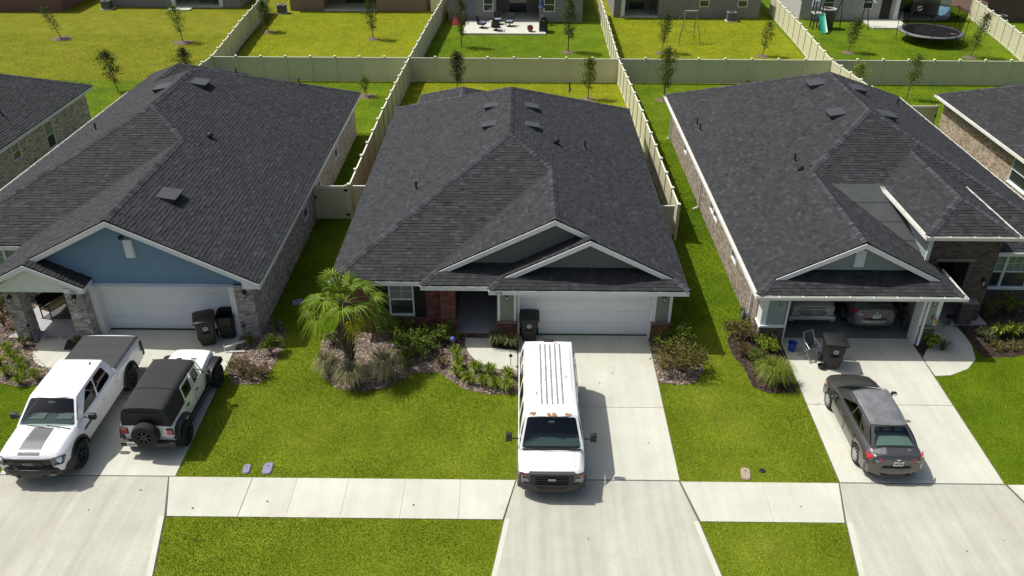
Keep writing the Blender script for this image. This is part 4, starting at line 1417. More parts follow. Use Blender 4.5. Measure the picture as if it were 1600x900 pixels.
# walls
bricks(hr, (9.02, 47.6), (9.02, 25.97), 0.0, 0.84, M_BR_TAN, M_MORT, seed=12)
bricks(hr, (9.02, 47.6), (9.02, 26.55), 0.84, 2.3, M_BR_TAN, M_MORT, seed=13, holes=[(4.5, 5.3, 0.95, 2.1), (11.8, 13.5, 0.95, 2.1), (16.5, 17.4, 0.95, 2.1)])
window(hr, (9.02, 47.6), (0, -1), 4.5, 5.3, 0.95, 2.1, sill=None)
window(hr, (9.02, 47.6), (0, -1), 11.8, 13.5, 0.95, 2.1, two=True, sill=None)
window(hr, (9.02, 47.6), (0, -1), 16.5, 17.4, 0.95, 2.1, sill=None)
downspout(hr, [(8.55, 47.3, 2.36), (8.92, 47.1, 2.1), (8.92, 47.1, 0.15), (8.75, 47.1, 0.08)])
downspout(hr, [(8.55, 37.8, 2.36), (8.92, 37.6, 2.1), (8.92, 37.6, 0.15), (8.65, 37.5, 0.08)])
downspout(hr, [(8.55, 27.4, 2.36), (8.94, 27.2, 2.1), (8.94, 27.2, 0.1)])
wall_box(hr, 21.65, 21.8, 29.2, 47.6, 0, 2.3, M_BR_DARK)
wall_box(hr, 9.1, 21.8, 47.45, 47.6, 0, 2.3, M_BR_DARK)
# entry tower
bricks(hr, (15.35, 27.55), (18.0, 27.55), 0.0, 3.85, M_BR_DARK, M_MORT, seed=14, holes=[(0.45, 1.75, -0.01, 2.75)])
MB().box(15.72, 17.2, 27.49, 27.54, 2.75, 2.87).build('lintel', mat('lintel', (0.17, 0.14, 0.12), 0.9, fine=0.3, fscale=15), hr, world=True)
bricks(hr, (18.0, 27.57), (18.0, 31.6), 0.0, 3.85, M_BR_DARK, M_MORT, seed=15)
MB().box(15.36, 15.42, 27.6, 31.8, 2.4, 3.85).build('tower_side', M_GREEN, hr, world=True)
for i in range(7):
    zz = 2.6 + i * 0.18
    MB().add([(15.335, 27.62, zz), (15.335, 31.75, zz), (15.352, 31.75, zz + 0.18), (15.352, 27.62, zz + 0.18)], [(0, 1, 2, 3)]).build('siding_board', M_GREEN, hr, world=True)
MB().box(15.32, 15.42, 27.5, 27.62, 2.5, 3.85).build('corner_trim', M_WHITE, hr, world=True)
wall_box(hr, 15.35, 18.0, 29.9, 30.0, 0, 3.85, M_BR_DARK)
wall_box(hr, 15.45, 15.55, 27.65, 29.9, 0, 3.0, M_BR_DARK)
MB().box(16.0, 16.95, 29.84, 29.9, 0.1, 2.3).build('front_door', mat('door_dark', (0.02, 0.022, 0.03), 0.5), hr, world=True)
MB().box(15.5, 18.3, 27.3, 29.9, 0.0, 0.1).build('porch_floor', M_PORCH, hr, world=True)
lantern(hr, 17.72, 27.55, 1.9)
brick_pier(hr, 17.1, 17.62, 27.25, 27.6, 0.1, 1.05, M_BR_DARK, M_MORT, 71)
MB().box(17.05, 17.67, 27.2, 27.62, 1.05, 1.13).build('pier_cap', mat('brick_cap_grey', (0.2, 0.18, 0.17), 0.9), hr, world=True)
downspout(hr, [(14.95, 27.3, 3.86), (15.28, 27.46, 3.6), (15.28, 27.46, 2.75)])
bricks(hr, (18.1, 29.2), (21.8, 29.2), 0.0, 2.3, M_BR_DARK, M_MORT, seed=16, holes=[(0.35, 2.45, 0.62, 2.12)])
window(hr, (18.1, 29.2), (1, 0), 0.35, 2.45, 0.62, 2.12, two=True, grid=(3, 2))
for x, y in ((14.35, 36.5), (14.6, 40.5)):
    roof_vent(hr, x, y, 2.5 + S * (x - 8.6), S, -1, 0.92, 0.72, 0.24)
for x, y in ((16.45, 36.3), (16.4, 40.0)):
    roof_vent(hr, x, y, 2.5 + S * (22.2 - x), S, 1, 0.92, 0.72, 0.24)
pipe_vent(hr, 9.3, 41.9, 2.85)
pipe_vent(hr, 9.3, 41.0, 2.85)
pipe_vent(hr, 11.9, 33.8, 4.15)
dome_vent(hr, 11.9, 32.9, 4.1)
pipe_vent(hr, 20.0, 43.0, 3.6)

# ------------------------------------------------------------------ neighbouring houses left and right, houses of the rear row
def hip_house(name, label, x0, x1, y0, y1, zb=0.0, e=2.5, ov=0.42, brick=None, seed=5, shingle=True):
    h = thing(name, label, 'house', ((x0 + x1) / 2, (y0 + y1) / 2, zb))
    hw = (x1 - x0) / 2
    xm = (x0 + x1) / 2
    zr = zb + e + S * hw
    ez = zb + e
    pls = [([(x0, y0), (xm, y0 + hw), (xm, y1 - hw), (x0, y1)], *plane_x(x0, ez, S, True)),
           ([(x1, y0), (x1, y1), (xm, y1 - hw), (xm, y0 + hw)], *plane_x(x1, ez, S, False)),
           ([(x0, y0), (x1, y0), (xm, y0 + hw)], *plane_y(y0, ez, S)),
           ([(x0, y1), (xm, y1 - hw), (x1, y1)], *plane_y(y1, ez, S, False))]
    cp = [((x0, y0, ez), (xm, y0 + hw, zr)), ((x1, y0, ez), (xm, y0 + hw, zr)), ((xm, y0 + hw, zr), (xm, y1 - hw, zr)), ((x0, y1, ez), (xm, y1 - hw, zr)), ((x1, y1, ez), (xm, y1 - hw, zr))]
    roof(h, pls, seed, cp, shingles=shingle)
    soffit(h, [(x0 + 0.02, y0 + 0.02), (x1 - 0.02, y0 + 0.02), (x1 - 0.02, y1 - 0.02), (x0 + 0.02, y1 - 0.02)], ez - 0.2)
    fascia(h, [(x0, y0, ez), (x1, y0, ez), (x1, y1, ez), (x0, y1, ez), (x0, y0, ez)])
    return h

nl = hip_house('brick_house', 'grey brick house at the far left edge with dark hip roof', -39.4, -25.83, 28.0, 49.1, seed=31)
bricks(nl, (-26.2, 28.4), (-26.2, 48.7), 0, 2.3, M_BR_BOUNCE, M_MORT, seed=17, holes=[(11.7, 12.5, 1.25, 2.1), (15.1, 16.0, 0.55, 2.05)])
window(nl, (-26.2, 28.4), (0, 1), 11.7, 12.5, 1.25, 2.1, grid=None, sill=None)
window(nl, (-26.2, 28.4), (0, 1), 15.1, 16.0, 0.55, 2.05, grid=None, sill=None)
wall_box(nl, -39.0, -26.35, 48.55, 48.7, 0, 2.3, M_BR_GREY)
wall_box(nl, -39.0, -26.35, 28.4, 28.55, 0, 2.3, M_BR_GREY)
wall_box(nl, -39.0, -38.85, 28.55, 48.55, 0, 2.3, M_BR_GREY)
pipe_vent(nl, -27.2, 40.6, 2.5 + S * 1.37)
pipe_vent(nl, -27.2, 41.8, 2.5 + S * 1.37)
nr = hip_house('brick_house', 'cream brick house cut off by the right edge of the picture', 24.7, 38.3, 28.6, 48.4, seed=32)
bricks(nr, (25.12, 48.0), (25.12, 29.0), 0, 2.3, M_BR_CREAM, M_MORT_D, seed=18, holes=[(8.2, 9.9, 0.75, 2.1)])
window(nr, (25.12, 48.0), (0, -1), 8.2, 9.9, 0.75, 2.1, two=False, grid=None)
wall_box(nr, 25.27, 37.9, 47.85, 48.0, 0, 2.3, M_BR_CREAM)
wall_box(nr, 25.27, 37.9, 29.0, 29.15, 0, 2.3, M_BR_CREAM)
wall_box(nr, 37.75, 37.9, 29.15, 47.85, 0, 2.3, M_BR_CREAM)
gutter(nr, (24.69, 28.6, E - 0.025), (24.69, 48.4, E - 0.025), (1, 0, 0))

def far_brick(name, c1, c2, cm):
    """brick too far off to tell the pieces apart"""
    m = bpy.data.materials.new(name)
    m.use_nodes = True
    n, l = m.node_tree.nodes, m.node_tree.links
    b = n['Principled BSDF']
    b.inputs['Roughness'].default_value = 0.9
    tc = n.new('ShaderNodeTexCoord')
    sx = n.new('ShaderNodeSeparateXYZ')
    l.new(tc.outputs['Object'], sx.inputs[0])
    ad = n.new('ShaderNodeMath')
    l.new(sx.outputs[0], ad.inputs[0])
    l.new(sx.outputs[1], ad.inputs[1])
    cb = n.new('ShaderNodeCombineXYZ')
    l.new(ad.outputs[0], cb.inputs[0])
    l.new(sx.outputs[2], cb.inputs[1])
    t = n.new('ShaderNodeTexBrick')
    t.inputs['Scale'].default_value = 1.0
    t.inputs['Brick Width'].default_value = 0.214
    t.inputs['Row Height'].default_value = 0.078
    t.inputs['Mortar Size'].default_value = 0.009
    t.inputs['Color1'].default_value = (*c1, 1)
    t.inputs['Color2'].default_value = (*c2, 1)
    t.inputs['Mortar'].default_value = (*cm, 1)
    l.new(cb.outputs[0], t.inputs[0])
    l.new(t.outputs[0], b.inputs[0])
    return m
FB_RED = far_brick('far_red_brick', (0.20, 0.085, 0.062), (0.15, 0.06, 0.05), (0.22, 0.17, 0.15))
FB_GREY = far_brick('far_grey_brick', (0.26, 0.24, 0.225), (0.16, 0.15, 0.145), (0.32, 0.30, 0.28))
FB_TAN = far_brick('far_tan_brick', (0.27, 0.17, 0.12), (0.19, 0.125, 0.09), (0.27, 0.23, 0.19))
FB_WHITE = far_brick('far_white_brick', (0.46, 0.44, 0.41), (0.36, 0.35, 0.33), (0.45, 0.43, 0.40))

ZB = gz(80) + 0.05
def rear_house(label, x0, x1, y, fb, seed, lanai=None, wins=(), doors=()):
    """house of the rear row; its back wall faces us at depth y.  lanai = (xa, xb, depth)"""
    h = hip_house('brick_house', label, x0 - 0.42, x1 + 0.42, y - 0.42, y + 15.5, zb=ZB, seed=seed, shingle=False)
    segs = [(x0, x1)]
    if lanai:
        xa, xb, dp = lanai
        segs = [(x0, xa), (xb, x1)]
        wall_box(h, xa, xb, y + dp, y + dp + 0.15, ZB, ZB + 2.3, fb)
        wall_box(h, xa - 0.15, xa, y + 0.15, y + dp, ZB, ZB + 2.3, fb)
        wall_box(h, xb, xb + 0.15, y + 0.15, y + dp, ZB, ZB + 2.3, fb)
        MB().box(xa, xb, y - 0.1, y + dp, ZB - 0.1, ZB + 0.08).build('patio_floor', M_CONC, h, world=True)
        MB().box(xa + (xb - xa) * 0.3, xa + (xb - xa) * 0.7, y + dp - 0.05, y + dp, ZB + 0.08, ZB + 2.1).build('patio_door', M_WGLASS, h, world=True)
    for a, b in segs:
        if b - a > 0.05:
            wall_box(h, a, b, y, y + 0.15, ZB - 0.3, ZB + 2.3, fb)
    wall_box(h, x0, x0 + 0.15, y + 0.15, y + 15, ZB - 0.3, ZB + 2.3, fb)
    wall_box(h, x1 - 0.15, x1, y + 0.15, y + 15, ZB - 0.3, ZB + 2.3, fb)
    for a, b, z0, z1 in wins:
        wdw = MB()
        wdw.box(a, b, y - 0.05, y - 0.003, ZB + z0, ZB + z1)
        wo = wdw.build('window', M_WHITE, h, world=True)
        zm = (z0 + z1) / 2
        MB().box(a + 0.07, b - 0.07, y - 0.06, y - 0.051, ZB + z0 + 0.07, ZB + zm - 0.03).build('pane', M_WGLASS, wo, world=True)
        MB().box(a + 0.07, b - 0.07, y - 0.06, y - 0.051, ZB + zm + 0.03, ZB + z1 - 0.07).build('pane', M_WGLASS, wo, world=True)
    for a, b, m in doors:
        do = MB().box(a, b, y - 0.04, y - 0.003, ZB + 0.05, ZB + 2.05).build('back_door', m, h, world=True)
        MB().tube((b - 0.12, y - 0.1, ZB + 1.0), (b - 0.12, y - 0.04, ZB + 1.0), 0.03, 0.03, 6).build('handle', M_DARKMETAL, do, world=True)
    return h

r1 = rear_house('red brick house in the rear row at the far left', -58, -43.2, 80.2, FB_RED, 41)
r2 = rear_house('grey brick house in the rear row with white patio posts', -40.4, -26.9, 82.2, FB_GREY, 42, lanai=(-33.6, -28.6, 3.0))
for x in (-33.5, -28.9):
    MB().box(x, x + 0.35, 82.15, 82.5, ZB, ZB + 2.3).build('post', M_WHITE, r2, world=True)
r3 = rear_house('brown brick house in the rear row beside the air conditioner', -21.8, -8.9, 81.0, FB_TAN, 43, lanai=(-18.6, -13.6, 3.0))
r4 = rear_house('grey brick house in the rear row with furnished patio slab', -6.5, 5.6, 77.2, FB_GREY, 44, lanai=(-2.2, 1.7, 3.2), wins=[(2.1, 3.1, 0.85, 2.1), (-3.35, -2.45, 0.85, 2.1)], doors=[(-4.9, -4.0, mat('door_grey', (0.16, 0.17, 0.19), 0.5))])
r5 = rear_house('grey brick house in the rear row behind the metal swing frame', 8.6, 22.0, 79.0, FB_GREY, 45, lanai=(9.4, 12.7, 3.0), wins=[(16.4, 17.3, 0.95, 2.1), (19.9, 20.8, 0.95, 2.1)])
MB().box(9.25, 9.6, 78.9, 79.3, ZB, ZB + 2.3).build('post', M_WHITE, r5, world=True)
r6 = rear_house('white brick house in the rear row behind the trampoline', 25.6, 39.2, 78.6, FB_WHITE, 46, lanai=(34.3, 38.2, 3.0), wins=[(27.6, 28.6, 0.9, 2.1), (31.2, 32.1, 0.95, 2.1)], doors=[(32.9, 33.8, M_SHUTTER)])
MB().box(34.1, 34.45, 78.3, 78.6, ZB, ZB + 2.3).build('post', M_WHITE, r6, world=True)
r7 = rear_house('dark red brick house in the rear row at the far right', 42.4, 56, 78.4, far_brick('far_dark_brick', (0.17, 0.075, 0.06), (0.11, 0.05, 0.042), (0.22, 0.18, 0.16)), 47, wins=[(46.5, 47.5, 0.9, 2.1)])
def flat_patio(poly, z):
    o = slab_mesh(poly, z0=z - 0.2, z1=z).build('patio', M_CONC_E)
    return tag(o, kind='structure')
flat_patio([(-4.9, 72.4), (2.2, 72.4), (2.2, 77.05), (-4.9, 77.05)], ZB + 0.1)
flat_patio([(31.2, 75.2), (34.6, 75.2), (34.6, 78.5), (31.2, 78.5)], ZB + 0.08)
flat_patio([(-33.4, 80.6), (-31.3, 80.6), (-31.3, 82.05), (-33.4, 82.05)], ZB + 0.08)

# ------------------------------------------------------------------ vinyl fences
def fence_panel_mesh(w, h=1.75):
    mb = MB()
    n = int(round(w / 0.15))
    mb.box(-w / 2, w / 2, -0.03, 0.03, 0.04, 0.17)
    mb.box(-w / 2, w / 2, -0.03, 0.03, h - 0.13, h)
    for i in range(n):
        a, b = -w / 2 + w * i / n, -w / 2 + w * (i + 1) / n
        mb.box(a + 0.004, b - 0.004, -0.012, 0.012, 0.17, h - 0.13)
    mb.box(-w / 2, w / 2, -0.004, 0.004, 0.17, h - 0.13)
    me = mb.build('fence_panel', M_VINYL)
    d = me.data
    bpy.data.objects.remove(me)
    return d
PANEL = fence_panel_mesh(1.71)
o_ = MB().box(-0.065, 0.065, -0.065, 0.065, -0.35, 1.84).build('post', M_VINYL)
POST = o_.data
bpy.data.objects.remove(o_)
o_ = MB().box(-0.08, 0.08, -0.08, 0.08, 1.84, 1.875).add([(-0.08, -0.08, 1.875), (0.08, -0.08, 1.875), (0.08, 0.08, 1.875), (-0.08, 0.08, 1.875), (0, 0, 1.93)], [(0, 1, 4), (1, 2, 4), (2, 3, 4), (3, 0, 4)]).build('cap', M_VINYL_W)
CAP = o_.data
bpy.data.objects.remove(o_)
o_ = MB().box(-0.855, 0.855, -0.034, 0.034, 1.751, 1.775).build('rail', M_VINYL_W)
RAIL = o_.data
bpy.data.objects.remove(o_)

def fence(a, b, label, zfun=gz, n=None, last=True, first=True):
    a, b = Vector((*a, 0)), Vector((*b, 0))
    L = (b - a).length
    n = n or max(1, round(L / 1.84))
    d = (b - a) / n
    rz = math.atan2(d.y, d.x)
    f = thing('vinyl_fence', label, 'fence', (a.x, a.y, zfun(a.y)), rz)
    st = d.length
    for i in range(n + 1):
        y = a.y + d.y * i
        z = zfun(y) - zfun(a.y)
        if (i < n or last) and (i > 0 or first):
            p = link_mesh('post', POST, f, (st * i, 0, z))
            link_mesh('cap', CAP, p)
        if i < n:
            z2 = zfun(a.y + d.y * (i + 1)) - zfun(a.y)
            pn = link_mesh('panel', PANEL, f, (st * (i + 0.5), 0, (z + z2) / 2), (0, -math.atan2(z2 - z, st), 0), ((st - 0.125) / 1.71, 1, 1))
            link_mesh('rail', RAIL, pn)
    return f
fence((-8.08, 36.25), (-8.0, 59.8), 'tan vinyl fence between the blue gable yard and the centre yard', last=False)
fence((7.25, 34.3), (7.1, 59.75), 'tan vinyl fence between the centre yard and the open garage yard', last=False)
fence((-22.3, 59.85), (-8.0, 59.85), 'tan vinyl rear fence behind the house with blue gable')
fence((-8.0, 59.85), (7.1, 59.85), 'tan vinyl rear fence behind the centre house', first=False)
fence((7.1, 59.85), (22.4, 59.85), 'tan vinyl rear fence behind the house with open garage', first=False)
fence((22.4, 59.85), (46.2, 59.85), 'tan vinyl rear fence behind the cream brick house', first=False)
fence((-8.0, 59.95), (-6.9, 80.8), 'tan vinyl fence left of the furnished patio yard', first=False)
fence((7.1, 59.95), (7.3, 80.0), 'tan vinyl fence right of the furnished patio yard', first=False)
fence((-22.3, 59.95), (-23.7, 80.0), 'tan vinyl fence at the far left of the rear yards', first=False)
fence((22.4, 59.95), (23.4, 80.6), 'tan vinyl fence left of the trampoline yard', first=False)
fence((38.4, 59.95), (41.6, 79.5), 'tan vinyl fence right of the trampoline yard', first=False)
fence((22.5, 48.6), (22.4, 59.75), 'sunlit tan vinyl fence right of the open garage yard', last=False)
fence((5.8, 34.3), (7.13, 34.3), 'short tan vinyl fence panel beside the centre roof', n=1, last=False, first=False)
fence((-7.95, 36.25), (-6.6, 36.25), 'short tan vinyl fence panel left of the centre roof', n=1, first=False)
fence((-22.2, 50.3), (-22.3, 59.75), 'tan vinyl fence at the left of the blue gable back yard', last=False)
fence((-8.5, 80.6), (-6.95, 80.6), 'short tan vinyl fence stub beside the grey brick patio house', n=1, first=False)

def gate(x0, x1, y, label, hinge_right=True):
    g = thing('vinyl_gate', label, 'gate', ((x0 + x1) / 2, y, gz(y)))
    w = x1 - x0
    n = int(w / 0.15)
    for i in range(n):
        a = -w / 2 + 0.06 + (w - 0.12) * i / n
        MB().box(a + 0.003, a + (w - 0.12) / n - 0.003, -0.014, 0.014, 0.17, 1.62).build('board', M_VINYL, g)
    MB().box(-w / 2 + 0.06, w / 2 - 0.06, -0.03, 0.03, 0.05, 0.17).build('rail', M_VINYL, g)
    MB().box(-w / 2 + 0.06, w / 2 - 0.06, -0.03, 0.03, 1.62, 1.76).build('rail', M_VINYL_W, g)
    for s in (-1, 1):
        MB().box(s * (w / 2 - 0.06) - 0.06, s * (w / 2 - 0.06) + 0.06, -0.04, 0.04, 0.0, 1.8).build('stile', M_VINYL, g)
    hx = w / 2 - 0.06 if hinge_right else -w / 2 + 0.06
    for z in (0.28, 1.56):
        MB().box(hx - 0.09, hx + 0.09, -0.07, -0.041, z - 0.05, z + 0.05).build('hinge', M_BLACK, g)
    MB().box(-hx - 0.03, -hx + 0.05, -0.08, -0.041, 1.1, 1.25).build('latch', M_BLACK, g)
    return g
gate(-9.78, -8.18, 36.25, 'tan vinyl gate between the grey brick wall and the fence corner')
gate(22.62, 25.1, 48.6, 'tan vinyl gate beside the cream brick wall', hinge_right=False)

# ------------------------------------------------------------------ vehicles (local frame: +y forward, origin on the ground at the middle)
def paint(name, c, rough=0.35, metal=0.0, dirt=0.0, coat=1.0):
    return mat(name, c, rough, var=0.03 + dirt, scale=2.2, metal=metal, coat=coat, fine=dirt, fscale=9)
P_WHITE = paint('white_paint', (0.80, 0.81, 0.82))
P_VAN = paint('van_white_paint', (0.80, 0.80, 0.79), rough=0.5, coat=0.5)
P_JEEP = paint('offroad_white_paint', (0.78, 0.78, 0.75))
P_GREY = paint('grey_metallic', (0.095, 0.091, 0.087), 0.32, metal=0.55)
P_ROOF = mat('weathered_clear_coat', (0.135, 0.14, 0.14), 0.55, metal=0.2, col2=(0.20, 0.205, 0.205), scale=2.4, fine=0.25, fscale=14, coat=0.4)
P_SILVER = paint('silver_paint', (0.36, 0.365, 0.37), 0.35, metal=0.4)
P_SOFT = mat('soft_top_fabric', (0.020, 0.020, 0.021), 0.85, fine=0.2, fscale=25, bump=0.1, bscale=20)
P_TONNEAU = mat('tonneau_vinyl', (0.028, 0.028, 0.030), 0.7, fine=0.15, fscale=10, bump=0.06, bscale=6)
P_TRIM = mat('black_trim', (0.016, 0.016, 0.017), 0.5)
P_GRILLE = mat('grille_black', (0.010, 0.010, 0.011), 0.4)
P_STRIPE = mat('hood_stripe', (0.10, 0.10, 0.105), 0.45, metal=0.3, coat=0.3)
P_LAMP = mat('headlamp_glass', (0.25, 0.26, 0.27), 0.08, metal=0.5, coat=1.0)
P_RED = mat('tail_lamp', (0.42, 0.012, 0.018), 0.12, coat=1.0)
P_AMBER = mat('amber_lamp', (0.55, 0.16, 0.02), 0.15, coat=1.0)
P_RUST = mat('rust', (0.33, 0.155, 0.075), 0.95, var=0.4, scale=14, fine=0.4, fscale=60)
P_STAIN = mat('roof_grime', (0.33, 0.33, 0.32), 0.9, var=0.5, scale=7, fine=0.5, fscale=40)
P_SEAT = mat('seat_cloth', (0.035, 0.036, 0.038), 0.9)
P_SEAT_L = mat('seat_light', (0.19, 0.21, 0.20), 0.85)
P_DASH = mat('dash', (0.075, 0.108, 0.100), 0.85)
P_PLATE = mat('licence_plate', (0.62, 0.63, 0.60), 0.5)
P_INK = mat('plate_ink', (0.05, 0.10, 0.07), 0.6)
P_GLASS = glass_mat('car_glass', (0.60, 0.68, 0.65), 1.0)
P_GLASS_D = glass_mat('privacy_glass', (0.06, 0.065, 0.065), 1.0)
P_RIM = mat('alloy_rim', (0.50, 0.51, 0.52), 0.3, metal=0.8)
P_RIM_D = mat('dark_rim', (0.03, 0.03, 0.032), 0.4, metal=0.5)

def patch(c00, c10, c11, c01, bu=0.0, bv=0.0, n=None):
    c00, c10, c11, c01 = map(Vector, (c00, c10, c11, c01))
    if n is None:
        n = (c10 - c00).cross(c01 - c00).normalized()
    n = Vector(n)
    def P(u, v, off=0.0):
        p = c00 * (1 - u) * (1 - v) + c10 * u * (1 - v) + c11 * u * v + c01 * (1 - u) * v
        return p + n * (bu * 4 * u * (1 - u) + bv * 4 * v * (1 - v) + off)
    return P

def round_quad(q, r=0.18, k=4):
    """rounded loop inside a uv quad"""
    out = []
    n = len(q)
    for i in range(n):
        a, b, c = Vector(q[i - 1]), Vector(q[i]), Vector(q[(i + 1) % n])
        p0, p1 = b + (a - b) * r, b + (c - b) * r
        for j in range(k + 1):
            t = j / k
            out.append(tuple(p0 * (1 - t) ** 2 + b * 2 * t * (1 - t) + p1 * t * t))
    return out

def framed(P, holes, m=10):
    """sheet over the unit square with holes, following P"""
    outer = [(i / m, 0) for i in range(m)] + [(1, i / m) for i in range(m)] + [(1 - i / m, 1) for i in range(m)] + [(0, 1 - i / m) for i in range(m)]
    loops = [outer] + holes
    tv = [[Vector((*p, 0)) for p in l] for l in loops]
    flat = [p for l in loops for p in l]
    mb = MB()
    mb.add([P(*p) for p in flat], [tuple(t) for t in tessellate_polygon(tv)])
    return mb

def pane(P, q, off=-0.012, n=6):
    q = [Vector(p) for p in q]
    mb = MB()
    def f(u, v):
        p = q[0] * (1 - u) * (1 - v) + q[1] * u * (1 - v) + q[2] * u * v + q[3] * (1 - u) * v
        return P(p.x, p.y, off)
    return mb.grid(f, n, n)

def shell(car, keys, wheels, mt, ra, name='body', zax=None, crown=0.03, arch_lift=0.03):
    """lower body: keys rows (y, half width, bottom z, shoulder z, top z, top half width)"""
    K = np.array(keys)
    ys = sorted(set(np.round(np.arange(K[0, 0], K[-1, 0] + 1e-6, 0.06), 3)) | set(K[:, 0]) | {w + d for w in wheels for d in np.linspace(-ra, ra, 15)})
    mb = MB()
    rows = []
    for y in ys:
        w, zb, zs, zt, wt = [float(np.interp(y, K[:, 0], K[:, i])) for i in range(1, 6)]
        for yw in wheels:
            if abs(y - yw) < ra:
                zb = max(zb, zax + math.sqrt(ra * ra - (y - yw) ** 2) + arch_lift)
        zb = min(zb, zs - 0.06)
        pr = [(w * 0.975, zb), (w, zb + (zs - zb) * 0.4), (w * 0.995, zs - 0.03), (w * 0.975, zs), (wt + (w - wt) * 0.28, zs + (zt - zs) * 0.8), (wt, zt), (wt * 0.66, zt + crown * 0.7), (wt * 0.33, zt + crown * 0.95), (0, zt + crown)]
        rows.append([(x, y, z) for x, z in pr] + [(-x, y, z) for x, z in pr[-2::-1]])
    k = len(rows[0])
    vs = [p for r in rows for p in r]
    fs = [(i * k + j, i * k + j + 1, (i + 1) * k + j + 1, (i + 1) * k + j) for i in range(len(rows) - 1) for j in range(k - 1)]
    fs += [tuple(range(k)), tuple((len(rows) - 1) * k + j for j in range(k - 1, -1, -1))]
    mb.add(vs, fs)
    return mb.build(name, mt, car, smooth=32)

def underbody(car, y0, y1, w, z0=0.2, z1=0.5):
    return MB().bbox(-w, w, y0, y1, z0, z1, 0.05).build('underbody', P_TRIM, car)

WHEELS = {}
def wheel(car, x, y, r, w, rim, spokes=5, rr=0.62):
    """wheel > tyre, rim"""
    e = empty('wheel', car, (x, y, r), (0, 0, 0 if x > 0 else math.pi))
    key = (r, w, rim.name, spokes)
    if key not in WHEELS:
        t = MB().lathe([(r * rr, -w / 2), (r * 0.9, -w / 2), (r * 0.985, -w / 2 + 0.03), (r, -w / 4), (r, w / 4), (r * 0.985, w / 2 - 0.03), (r * 0.9, w / 2), (r * rr, w / 2), (r * rr, -w / 2)], 28, 'X')
        to = t.build('tyre', M_TYRE, None, smooth=40)
        m = MB().lathe([(r * rr, w / 2 - 0.005), (r * rr * 0.93, w / 2 - 0.02), (r * rr * 0.9, w / 2 - 0.06), (r * 0.2, w / 2 - 0.075), (0, w / 2 - 0.075)], 28, 'X')
        for i in range(spokes):
            a = 2 * math.pi * i / spokes
            m.beam((w / 2 - 0.035, r * 0.1 * math.cos(a), r * 0.1 * math.sin(a)), (w / 2 - 0.025, r * rr * 0.95 * math.cos(a), r * rr * 0.95 * math.sin(a)), 0.055, 0.05, up=(1, 0, 0))
        m.tube((w / 2 - 0.07, 0, 0), (w / 2 - 0.015, 0, 0), r * 0.13, r * 0.12, 12)
        ro = m.build('rim', rim, None, smooth=35)
        WHEELS[key] = (to.data, ro.data)
        bpy.data.objects.remove(to)
        bpy.data.objects.remove(ro)
    link_mesh('tyre', WHEELS[key][0], e)
    link_mesh('rim', WHEELS[key][1], e)
    return e

def cabin(car, bf, br, tf, tr, side_holes, wind, rear, body_m, roof_m, side_glass, front_glass, rear_glass, crown=0.05, bulge=0.03, wb=0.06, edge=0.06, zr=None, rearb=0.02):
    """greenhouse from four (y, z, half width) rows: bottom front/rear and top front/rear"""
    for s in (1, -1):
        P = patch((s * bf[2], bf[0], bf[1]), (s * br[2], br[0], br[1]), (s * tr[2], tr[0], tr[1]), (s * tf[2], tf[0], tf[1]), bulge * 0.3, bulge, n=(s, 0, 0.15))
        framed(P, [round_quad(q) for q in side_holes]).build('cabin_side', body_m, car, smooth=40)
        for q in side_holes:
            pane(P, q).build('side_window', side_glass, car, smooth=60)
    P = patch((-bf[2], bf[0], bf[1]), (bf[2], bf[0], bf[1]), (tf[2], tf[0], tf[1]), (-tf[2], tf[0], tf[1]), wb, 0.01, n=(0, 1, 0.3))
    framed(P, [round_quad(wind, 0.08)]).build('windscreen_frame', body_m, car, smooth=40)
    pane(P, wind, n=10).build('windscreen', front_glass, car, smooth=60)
    PF = P
    P = patch((-br[2], br[0], br[1]), (br[2], br[0], br[1]), (tr[2], tr[0], tr[1]), (-tr[2], tr[0], tr[1]), rearb, 0.01, n=(0, -1, 0.2))
    framed(P, [round_quad(rear, 0.1)] if rear else []).build('cabin_rear', body_m, car, smooth=40)
    if rear:
        pane(P, rear, n=10).build('rear_window', rear_glass, car, smooth=60)
    def rf(u, v):
        a, b = 2 * u - 1, v
        y = tf[0] + (tr[0] - tf[0]) * b
        w = tf[2] + (tr[2] - tf[2]) * b
        z = tf[1] + (tr[1] - tf[1]) * b
        e = max(abs(a), abs(2 * b - 1))
        ys = wb * (1 - a * a) * (1 - b) * 1.0 - rearb * (1 - a * a) * b
        return (a * w, y + ys, z + crown * (1 - a ** 4) * (1 - (2 * b - 1) ** 6) + edge * 0.0)
    ro = MB().grid(rf, 24, 32).build('roof', roof_m, car, smooth=50)
    return PF, ro, rf

def seats(car, rows, w, m, zc):
    for y in rows:
        for x in (-w, w):
            so = MB().bbox(x - 0.24, x + 0.24, y - 0.25, y + 0.25, zc - 0.45, zc - 0.28, 0.05).build('seat', m, car)
            MB().bbox(x - 0.23, x + 0.23, y - 0.36, y - 0.22, zc - 0.3, zc + 0.25, 0.05).build('seat_back', m, so)
            MB().bbox(x - 0.13, x + 0.13, y - 0.36, y - 0.26, zc + 0.28, zc + 0.45, 0.04).build('headrest', m, so)

